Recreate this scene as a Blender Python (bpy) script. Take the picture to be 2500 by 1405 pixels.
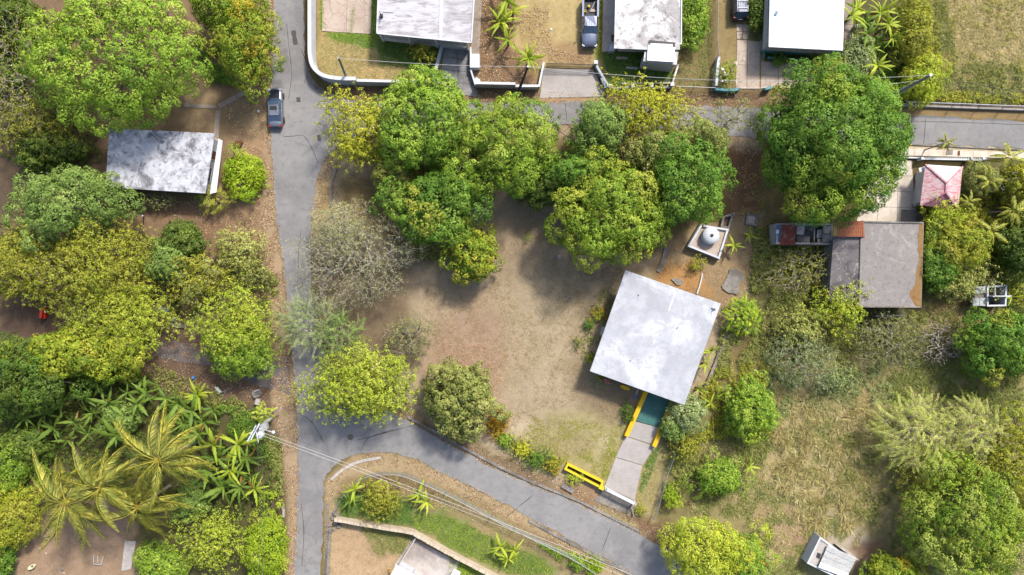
import bpy, bmesh, math, random
import numpy as np
from mathutils import Vector, Matrix
from mathutils.geometry import tessellate_polygon

sc = bpy.context.scene
for o in list(bpy.data.objects):
    bpy.data.objects.remove(o)
COL = sc.collection
R = math.radians

# ------------------------------------------------------------------ camera
S, H = 0.0485, 90.0            # metres per photo pixel on the ground, height of the drone
cam = bpy.data.cameras.new('camera')
cam.sensor_width = 36
cam.angle = 2 * math.atan(1250 * S / H)
cam.clip_start, cam.clip_end = 1.0, 6000
co = bpy.data.objects.new('camera', cam)
co.location = (0, 0, H)
COL.objects.link(co)
sc.camera = co

# ------------------------------------------------------------------ light
ELEV = 49.0
SHX, SHY = -0.62, -1.0          # direction in which shadows fall
az = math.atan2(-SHX, -SHY)     # compass angle of the sun from +Y towards +X
world = bpy.data.worlds.new('World')
sc.world = world
world.use_nodes = True
nt = world.node_tree
nt.nodes.clear()
sky = nt.nodes.new('ShaderNodeTexSky')
sky.sky_type = 'NISHITA'
sky.sun_disc = False
sky.sun_elevation = R(ELEV)
sky.sun_rotation = az
sky.air_density, sky.dust_density = 1.0, 2.5
bg = nt.nodes.new('ShaderNodeBackground')
bg.inputs[1].default_value = 0.15
wo = nt.nodes.new('ShaderNodeOutputWorld')
nt.links.new(sky.outputs[0], bg.inputs[0])
nt.links.new(bg.outputs[0], wo.inputs[0])
sl = bpy.data.lights.new('sun', 'SUN')
sl.energy = 3.3
sl.angle = R(7.0)
sl.color = (1.0, 0.96, 0.89)
so = bpy.data.objects.new('sun', sl)
d = Vector((SHX, SHY, 0)).normalized() * math.cos(R(ELEV)) + Vector((0, 0, -math.sin(R(ELEV))))
so.rotation_euler = d.to_track_quat('-Z', 'Y').to_euler()
so.location = (0, 0, 60)
COL.objects.link(so)
vs = sc.view_settings
vs.view_transform = 'Standard'
vs.look = 'None'
vs.exposure = 1.32
vs.gamma = 1.0
vs.use_curve_mapping = False
cy = sc.cycles
cy.use_denoising = True
try:
    cy.denoiser = 'OPENIMAGEDENOISE'
except Exception:
    pass
cy.max_bounces = 6
cy.diffuse_bounces = 3
cy.glossy_bounces = 2
cy.transmission_bounces = 4
cy.transparent_max_bounces = 8

# ------------------------------------------------------------------ helpers
def P(px, py, z=0.0):
    k = S * (H - z) / H
    return Vector(((px - 1250) * k, (702.5 - py) * k, z))

def lin(c):
    c = c / 255.0
    return c / 12.92 if c <= 0.04045 else ((c + 0.055) / 1.055) ** 2.4

def C(r, g, b, k=2.25):
    """surface colour whose sunlit picture value is about r,g,b"""
    return tuple(min(0.85, lin(v) / k) for v in (r, g, b))

ORD = ['first', 'second', 'third', 'fourth', 'fifth', 'sixth', 'seventh', 'eighth', 'ninth', 'tenth', 'eleventh', 'twelfth', 'thirteenth', 'fourteenth', 'fifteenth', 'sixteenth', 'seventeenth', 'eighteenth', 'nineteenth', 'twentieth']
def tag(o, label=None, cat=None, group=None, kind=None):
    if label: o['label'] = label
    if cat: o['category'] = cat
    if group: o['group'] = group
    if kind: o['kind'] = kind
    return o

def root(name, loc, label=None, cat=None, group=None, rz=0.0):
    o = bpy.data.objects.new(name, None)
    o.empty_display_size = 0.3
    o.location = loc
    o.rotation_euler = (0, 0, rz)
    COL.objects.link(o)
    return tag(o, label, cat, group)

def link(name, me, mat=None, parent=None, kind=None):
    o = bpy.data.objects.new(name, me)
    if mat is not None and not me.materials:
        me.materials.append(mat)
    COL.objects.link(o)
    if parent is not None:
        o.parent = parent
    if kind: o['kind'] = kind
    return o

def np_mesh(name, V, F, col=None, smooth=False):
    V = np.ascontiguousarray(V, np.float32); F = np.ascontiguousarray(F, np.int32)
    me = bpy.data.meshes.new(name)
    n, k = F.shape
    me.vertices.add(len(V)); me.vertices.foreach_set('co', V.ravel())
    me.loops.add(n * k); me.loops.foreach_set('vertex_index', F.ravel())
    me.polygons.add(n); me.polygons.foreach_set('loop_start', np.arange(0, n * k, k, dtype=np.int32))
    if smooth:
        me.polygons.foreach_set('use_smooth', np.ones(n, dtype=bool))
    me.update(calc_edges=True)
    if col is not None:
        a = me.attributes.new('Col', 'FLOAT_COLOR', 'POINT')
        c = np.ones((len(V), 4), np.float32); c[:, :3] = col
        a.data.foreach_set('color', c.ravel())
    return me

class MB:
    """collects simple solids in world space; build() makes one mesh object"""
    def __init__(self):
        self.v, self.f = [], []
    def add(self, vs, fs):
        b = len(self.v)
        self.v += [tuple(x) for x in vs]
        self.f += [tuple(b + i for i in f) for f in fs]
        return self
    def box(self, c, s, rz=0.0, M=None):
        x, y, z = s[0] / 2, s[1] / 2, s[2] / 2
        pts = [Vector((a * x, b * y, e * z)) for e in (-1, 1) for a, b in ((-1, -1), (1, -1), (1, 1), (-1, 1))]
        m = M if M is not None else Matrix.Rotation(rz, 3, 'Z')
        pts = [m @ p + Vector(c) for p in pts]
        return self.add(pts, [(3, 2, 1, 0), (4, 5, 6, 7), (0, 1, 5, 4), (1, 2, 6, 5), (2, 3, 7, 6), (3, 0, 4, 7)])
    def bar(self, a, b, w, h):
        """box beam from a to b, width w, height h, centred"""
        a, b = Vector(a), Vector(b)
        dv = (b - a); L = dv.length
        if L < 1e-6: return self
        x = dv / L
        up = Vector((0, 0, 1)) if abs(x.z) < 0.95 else Vector((0, 1, 0))
        y = up.cross(x).normalized(); z = x.cross(y)
        m = Matrix((x, y, z)).transposed()
        return self.box((a + b) / 2, (L, w, h), M=m)
    def prism(self, poly, z0, z1):
        """vertical prism of a list of (x,y); z0/z1 numbers or lists"""
        n = len(poly)
        ar = sum(poly[i][0] * poly[(i + 1) % n][1] - poly[(i + 1) % n][0] * poly[i][1] for i in range(n))
        if ar < 0: poly = poly[::-1]
        a0 = z0 if isinstance(z0, (list, tuple)) else [z0] * n
        a1 = z1 if isinstance(z1, (list, tuple)) else [z1] * n
        if ar < 0:
            a0, a1 = list(a0)[::-1], list(a1)[::-1]
        vs = [(p[0], p[1], a0[i]) for i, p in enumerate(poly)] + [(p[0], p[1], a1[i]) for i, p in enumerate(poly)]
        fs = [(i, (i + 1) % n, n + (i + 1) % n, n + i) for i in range(n)]
        if n <= 4:
            fs += [tuple(range(n))[::-1], tuple(range(n, 2 * n))]
        else:
            for t in tessellate_polygon([[Vector((p[0], p[1], 0)) for p in poly]]):
                a, b, c = t
                cr = (Vector(poly[b][:2]) - Vector(poly[a][:2])).cross(Vector(poly[c][:2]) - Vector(poly[a][:2]))
                if cr < 0: b, c = c, b
                fs += [(n + a, n + b, n + c), (c, b, a)]
        return self.add(vs, fs)
    def sheet(self, poly, z):
        n = len(poly)
        vs = [(p[0], p[1], z) for p in poly]; fs = []
        for t in tessellate_polygon([[Vector((p[0], p[1], 0)) for p in poly]]):
            a, b, c = t
            cr = (Vector(poly[b][:2]) - Vector(poly[a][:2])).cross(Vector(poly[c][:2]) - Vector(poly[a][:2]))
            fs.append((a, b, c) if cr > 0 else (a, c, b))
        return self.add(vs, fs)
    def tube(self, pts, rad, n=6, caps=True):
        pts = [Vector(p) for p in pts]
        rad = rad if isinstance(rad, (list, tuple)) else [rad] * len(pts)
        vs, fs = [], []
        for i, p in enumerate(pts):
            t = (pts[min(i + 1, len(pts) - 1)] - pts[max(i - 1, 0)]).normalized()
            up = Vector((0, 0, 1)) if abs(t.z) < 0.9 else Vector((1, 0, 0))
            u = t.cross(up).normalized(); w = t.cross(u)
            for k in range(n):
                a = 2 * math.pi * k / n
                vs.append(p + (u * math.cos(a) + w * math.sin(a)) * rad[i])
        for i in range(len(pts) - 1):
            for k in range(n):
                fs.append((i * n + k, i * n + (k + 1) % n, (i + 1) * n + (k + 1) % n, (i + 1) * n + k))
        if caps:
            fs += [tuple(range(n)), tuple(range((len(pts) - 1) * n, len(pts) * n))[::-1]]
        return self.add(vs, fs)
    def lathe(self, c, prof, n=24):
        vs, fs = [], []
        for r, z in prof:
            for k in range(n):
                a = 2 * math.pi * k / n
                vs.append((c[0] + r * math.cos(a), c[1] + r * math.sin(a), c[2] + z))
        for i in range(len(prof) - 1):
            for k in range(n):
                fs.append((i * n + k, i * n + (k + 1) % n, (i + 1) * n + (k + 1) % n, (i + 1) * n + k))
        fs += [tuple(range(n))[::-1], tuple(range((len(prof) - 1) * n, len(prof) * n))]
        return self.add(vs, fs)
    def mesh(self, name, org=(0, 0, 0), smooth=False):
        me = bpy.data.meshes.new(name)
        o = Vector(org)
        me.from_pydata([Vector(v) - o for v in self.v], [], self.f)
        if smooth:
            me.polygons.foreach_set('use_smooth', [True] * len(me.polygons))
        me.update()
        return me
    def build(self, name, mat, parent=None, smooth=False, kind=None, bevel=0.0):
        org = parent_world(parent) if parent is not None else (0, 0, 0)
        o = link(name, self.mesh(name, org, smooth), mat, parent, kind)
        if bevel:
            m = o.modifiers.new('bevel', 'BEVEL'); m.width = bevel; m.segments = 1; m.limit_method = 'ANGLE'
        return o
    def top(self, name, mat, label, cat, group=None, base=None, smooth=False, bevel=0.0, kind=None):
        """top-level single-mesh thing with its origin at base"""
        if base is None:
            a = np.array([tuple(v) for v in self.v]); base = (a[:, 0].mean(), a[:, 1].mean(), a[:, 2].min())
        o = link(name, self.mesh(name, base, smooth), mat)
        o.location = base
        if bevel:
            m = o.modifiers.new('bevel', 'BEVEL'); m.width = bevel; m.segments = 1; m.limit_method = 'ANGLE'
        return tag(o, label, cat, group, kind)

def parent_world(p):
    v = Vector((0, 0, 0))
    while p is not None:
        v += p.location; p = p.parent
    return v

def cat_rom(pts, n=6, closed=False):
    out = []; m = len(pts)
    for i in range(m if closed else m - 1):
        g = (lambda j: pts[j % m]) if closed else (lambda j: pts[min(max(j, 0), m - 1)])
        p0, p1, p2, p3 = g(i - 1), g(i), g(i + 1), g(i + 2)
        for k in range(n):
            t = k / n
            out.append(tuple(0.5 * (2 * p1[q] + (p2[q] - p0[q]) * t + (2 * p0[q] - 5 * p1[q] + 4 * p2[q] - p3[q]) * t * t
                             + (3 * p1[q] - p0[q] - 3 * p2[q] + p3[q]) * t ** 3) for q in range(len(p1))))
    if not closed: out.append(tuple(pts[-1]))
    return out

def PX(pts, z=0.0):
    return [tuple(P(x, y, z)) for x, y in pts]

def xy(pts, z=0.0):
    return [tuple(P(x, y, z))[:2] for x, y in pts]

def inset(poly, f):
    """shrink world polygon by f metres towards its centroid (convex)"""
    cx = sum(p[0] for p in poly) / len(poly); cy_ = sum(p[1] for p in poly) / len(poly)
    out = []
    for p in poly:
        v = Vector((p[0] - cx, p[1] - cy_)); L = v.length
        v *= max(0.05, (L - f) / L)
        out.append((cx + v.x, cy_ + v.y))
    return out

# ------------------------------------------------------------------ materials
MATS = {}
def mat(name, base, rough=0.9, layers=(), bump=None, metal=0.0, spec=0.3, emit=None, coat=0.0):
    """procedural material: base colour and a stack of noise layers
    layer = (kind, scale (number or 3-vector), colour, lo, hi[, opacity])"""
    if name in MATS: return MATS[name]
    m = bpy.data.materials.new(name); MATS[name] = m
    m.use_nodes = True
    n = m.node_tree; L = n.links
    bs = n.nodes['Principled BSDF']
    bs.inputs['Roughness'].default_value = rough
    bs.inputs['Metallic'].default_value = metal
    bs.inputs['Specular IOR Level'].default_value = spec
    if coat: bs.inputs['Coat Weight'].default_value = coat
    tc = n.nodes.new('ShaderNodeTexCoord')
    if base == 'attr':
        at = n.nodes.new('ShaderNodeAttribute'); at.attribute_name = 'Col'
        cur = at.outputs['Color']
    else:
        rgb = n.nodes.new('ShaderNodeRGB'); rgb.outputs[0].default_value = (*base, 1)
        cur = rgb.outputs[0]
    for ly in layers:
        kind, scale, colr, lo, hi = ly[:5]
        op = ly[5] if len(ly) > 5 else 1.0
        mp = n.nodes.new('ShaderNodeMapping')
        L.new(tc.outputs['Object'], mp.inputs[0])
        mp.inputs['Scale'].default_value = (scale,) * 3 if not isinstance(scale, tuple) else scale
        mp.inputs['Location'].default_value = (abs(hash_(name + str(ly))) % 97, abs(hash_(str(ly))) % 53, 0)
        if kind == 'v':
            tx = n.nodes.new('ShaderNodeTexVoronoi'); tx.inputs['Scale'].default_value = 1.0
            out = tx.outputs['Distance']
        elif kind == 'c':
            tx = n.nodes.new('ShaderNodeTexVoronoi'); tx.feature = 'DISTANCE_TO_EDGE'; tx.inputs['Scale'].default_value = 1.0
            nz = n.nodes.new('ShaderNodeTexNoise'); nz.inputs['Scale'].default_value = 2.5; nz.inputs['Detail'].default_value = 4
            L.new(mp.outputs[0], nz.inputs['Vector'])
            ad = n.nodes.new('ShaderNodeMixRGB'); ad.blend_type = 'ADD'; ad.inputs[0].default_value = 0.35
            L.new(mp.outputs[0], ad.inputs[1]); L.new(nz.outputs['Color'], ad.inputs[2])
            L.new(ad.outputs[0], tx.inputs['Vector'])
            out = tx.outputs['Distance']
        else:
            tx = n.nodes.new('ShaderNodeTexNoise'); tx.inputs['Scale'].default_value = 1.0
            tx.inputs['Detail'].default_value = 7 if kind == 'n' else 2
            tx.inputs['Roughness'].default_value = 0.62
            if kind == 'd':
                tx.inputs['Distortion'].default_value = 1.6; tx.inputs['Detail'].default_value = 8
            out = tx.outputs[0]
        if kind != 'c': L.new(mp.outputs[0], tx.inputs['Vector'])
        mr = n.nodes.new('ShaderNodeMapRange')
        mr.inputs[1].default_value, mr.inputs[2].default_value = lo, hi
        mr.inputs[3].default_value, mr.inputs[4].default_value = 0.0, op
        L.new(out, mr.inputs[0])
        mx = n.nodes.new('ShaderNodeMixRGB')
        if colr in ('mul', 'add'):
            pass
        if isinstance(colr, tuple) and len(colr) == 4:
            mx.blend_type = 'MULTIPLY'
        mx.inputs[2].default_value = (*colr[:3], 1)
        L.new(mr.outputs[0], mx.inputs[0]); L.new(cur, mx.inputs[1])
        cur = mx.outputs[0]
    L.new(cur, bs.inputs['Base Color'])
    if bump:
        nz = n.nodes.new('ShaderNodeTexNoise'); nz.inputs['Scale'].default_value = bump[0]; nz.inputs['Detail'].default_value = 6
        L.new(tc.outputs['Object'], nz.inputs['Vector'])
        bp = n.nodes.new('ShaderNodeBump'); bp.inputs['Strength'].default_value = bump[1]; bp.inputs['Distance'].default_value = bump[2] if len(bump) > 2 else 0.05
        L.new(nz.outputs[0], bp.inputs['Height']); L.new(bp.outputs[0], bs.inputs['Normal'])
    return m

def hash_(s):
    h = 7
    for ch in s: h = (h * 31 + ord(ch)) % 1000003
    return h

def leaf_mat(name, trans=0.35, gloss=0.06, rough=0.45):
    if name in MATS: return MATS[name]
    m = bpy.data.materials.new(name); MATS[name] = m
    m.use_nodes = True
    n = m.node_tree; n.nodes.clear(); L = n.links
    at = n.nodes.new('ShaderNodeAttribute'); at.attribute_name = 'Col'
    df = n.nodes.new('ShaderNodeBsdfDiffuse'); tr = n.nodes.new('ShaderNodeBsdfTranslucent')
    hs = n.nodes.new('ShaderNodeHueSaturation')
    hs.inputs['Hue'].default_value = 0.485; hs.inputs['Saturation'].default_value = 1.1; hs.inputs['Value'].default_value = 1.25
    gl = n.nodes.new('ShaderNodeBsdfGlossy'); gl.inputs['Roughness'].default_value = rough
    gl.inputs['Color'].default_value = (0.9, 0.95, 0.9, 1)
    L.new(at.outputs['Color'], df.inputs[0]); L.new(at.outputs['Color'], hs.inputs['Color']); L.new(hs.outputs[0], tr.inputs[0])
    m1 = n.nodes.new('ShaderNodeMixShader'); m1.inputs[0].default_value = trans
    L.new(df.outputs[0], m1.inputs[1]); L.new(tr.outputs[0], m1.inputs[2])
    m2 = n.nodes.new('ShaderNodeMixShader'); m2.inputs[0].default_value = gloss
    L.new(m1.outputs[0], m2.inputs[1]); L.new(gl.outputs[0], m2.inputs[2])
    ou = n.nodes.new('ShaderNodeOutputMaterial'); L.new(m2.outputs[0], ou.inputs[0])
    return m

M_LEAF = leaf_mat('leaf', 0.17, 0.008, 0.55)
M_DRY = leaf_mat('dry_blade', 0.25, 0.02, 0.7)
M_BIG = leaf_mat('broad_leaf', 0.34, 0.012, 0.6)
M_BARK = mat('bark', C(120, 105, 90), 0.95, [('n', 6, C(75, 62, 52), 0.4, 0.65), ('n', 25, C(150, 138, 122), 0.5, 0.7, 0.6)], (18, 0.6))
M_TWIG = mat('pale_twig', C(196, 184, 166), 0.9, [('n', 3, C(120, 108, 95), 0.4, 0.65)])
M_ASPH = mat('asphalt', C(154, 151, 149), 0.92, [
    ('n', 0.10, C(128, 125, 125), 0.42, 0.62, 0.7), ('n', 0.5, C(168, 164, 160), 0.45, 0.7, 0.6), ('n', 1.8, C(126, 122, 120), 0.52, 0.68, 0.6),
    ('n', 22, C(120, 116, 113), 0.52, 0.7, 0.5), ('d', 0.28, C(166, 162, 158), 0.50, 0.66, 0.4), ('n', 0.9, C(132, 128, 126), 0.60, 0.72, 0.6), ('c', 0.11, C(120, 114, 110), 0.008, 0.0, 0.4)], (30, 0.25))
M_CONC = mat('concrete', C(205, 196, 186), 0.92, [
    ('n', 0.35, C(168, 160, 150), 0.42, 0.66, 0.8), ('n', 2.2, C(140, 132, 122), 0.5, 0.75, 0.7), ('n', 14, C(225, 218, 208), 0.5, 0.7, 0.5), ('n', 30, C(150, 142, 134), 0.55, 0.7, 0.5)], (26, 0.25))
M_CONC_D = mat('weathered_concrete', C(160, 152, 142), 0.95, [
    ('n', 0.5, C(105, 98, 90), 0.42, 0.62, 0.85), ('n', 3, C(85, 78, 72), 0.52, 0.72, 0.8), ('n', 20, C(185, 178, 168), 0.52, 0.7, 0.5)], (20, 0.35))
M_WHITE = mat('white_paint', C(226, 228, 232), 0.75, [('n', 0.8, C(196, 196, 198), 0.45, 0.7, 0.6), ('n', 9, C(178, 174, 168), 0.58, 0.75, 0.6)], (30, 0.1))
M_STEEL = mat('galvanised', C(190, 192, 192), 0.5, [('n', 5, C(150, 150, 150), 0.45, 0.65, 0.6)], metal=0.5)
M_DARK = mat('dark_metal', C(60, 58, 58), 0.6, [('n', 6, C(95, 82, 72), 0.55, 0.7, 0.6)])
M_GLASS = mat('dark_glass', (0.02, 0.035, 0.06), 0.08, [('n', 1.5, (0.04, 0.06, 0.09), 0.4, 0.7)], spec=0.8)
# ------------------------------------------------------------------ ground
RNG = np.random.default_rng(11)
random.seed(5)
_grid = RNG.random((256, 256))
def vnoise(x, y, s):
    """value noise, x,y in pixels, cell size s"""
    x = np.asarray(x, float) / s + 500.0; y = np.asarray(y, float) / s + 500.0
    xi = np.floor(x).astype(int); yi = np.floor(y).astype(int)
    fx = x - xi; fy = y - yi
    fx = fx * fx * (3 - 2 * fx); fy = fy * fy * (3 - 2 * fy)
    g = lambda a, b: _grid[a % 256, b % 256]
    return (g(xi, yi) * (1 - fx) + g(xi + 1, yi) * fx) * (1 - fy) + (g(xi, yi + 1) * (1 - fx) + g(xi + 1, yi + 1) * fx) * fy

def sdist(poly, x, y):
    """signed distance (positive inside) of pixel points to a polygon"""
    p = np.asarray(poly, float); q = np.roll(p, -1, 0)
    dmin = np.full(x.shape, 1e9); ins = np.zeros(x.shape, bool)
    for (ax, ay), (bx, by) in zip(p, q):
        ex, ey = bx - ax, by - ay
        t = np.clip(((x - ax) * ex + (y - ay) * ey) / (ex * ex + ey * ey + 1e-9), 0, 1)
        dmin = np.minimum(dmin, np.hypot(x - ax - t * ex, y - ay - t * ey))
        c = ((ay > y) != (by > y))
        with np.errstate(divide='ignore', invalid='ignore'):
            xi = (bx - ax) * (y - ay) / (by - ay + 1e-12) + ax
        ins ^= c & (x < xi)
    return np.where(ins, dmin, -dmin)

def inpoly(poly, n, rng, warp=0):
    p = np.asarray(poly, float)
    lo, hi = p.min(0), p.max(0); out = np.zeros((0, 2))
    while len(out) < n:
        q = lo + rng.random((n * 2 + 20, 2)) * (hi - lo)
        q = q[sdist(poly, q[:, 0], q[:, 1]) > 0]
        out = np.vstack([out, q])
    return out[:n]

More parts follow.
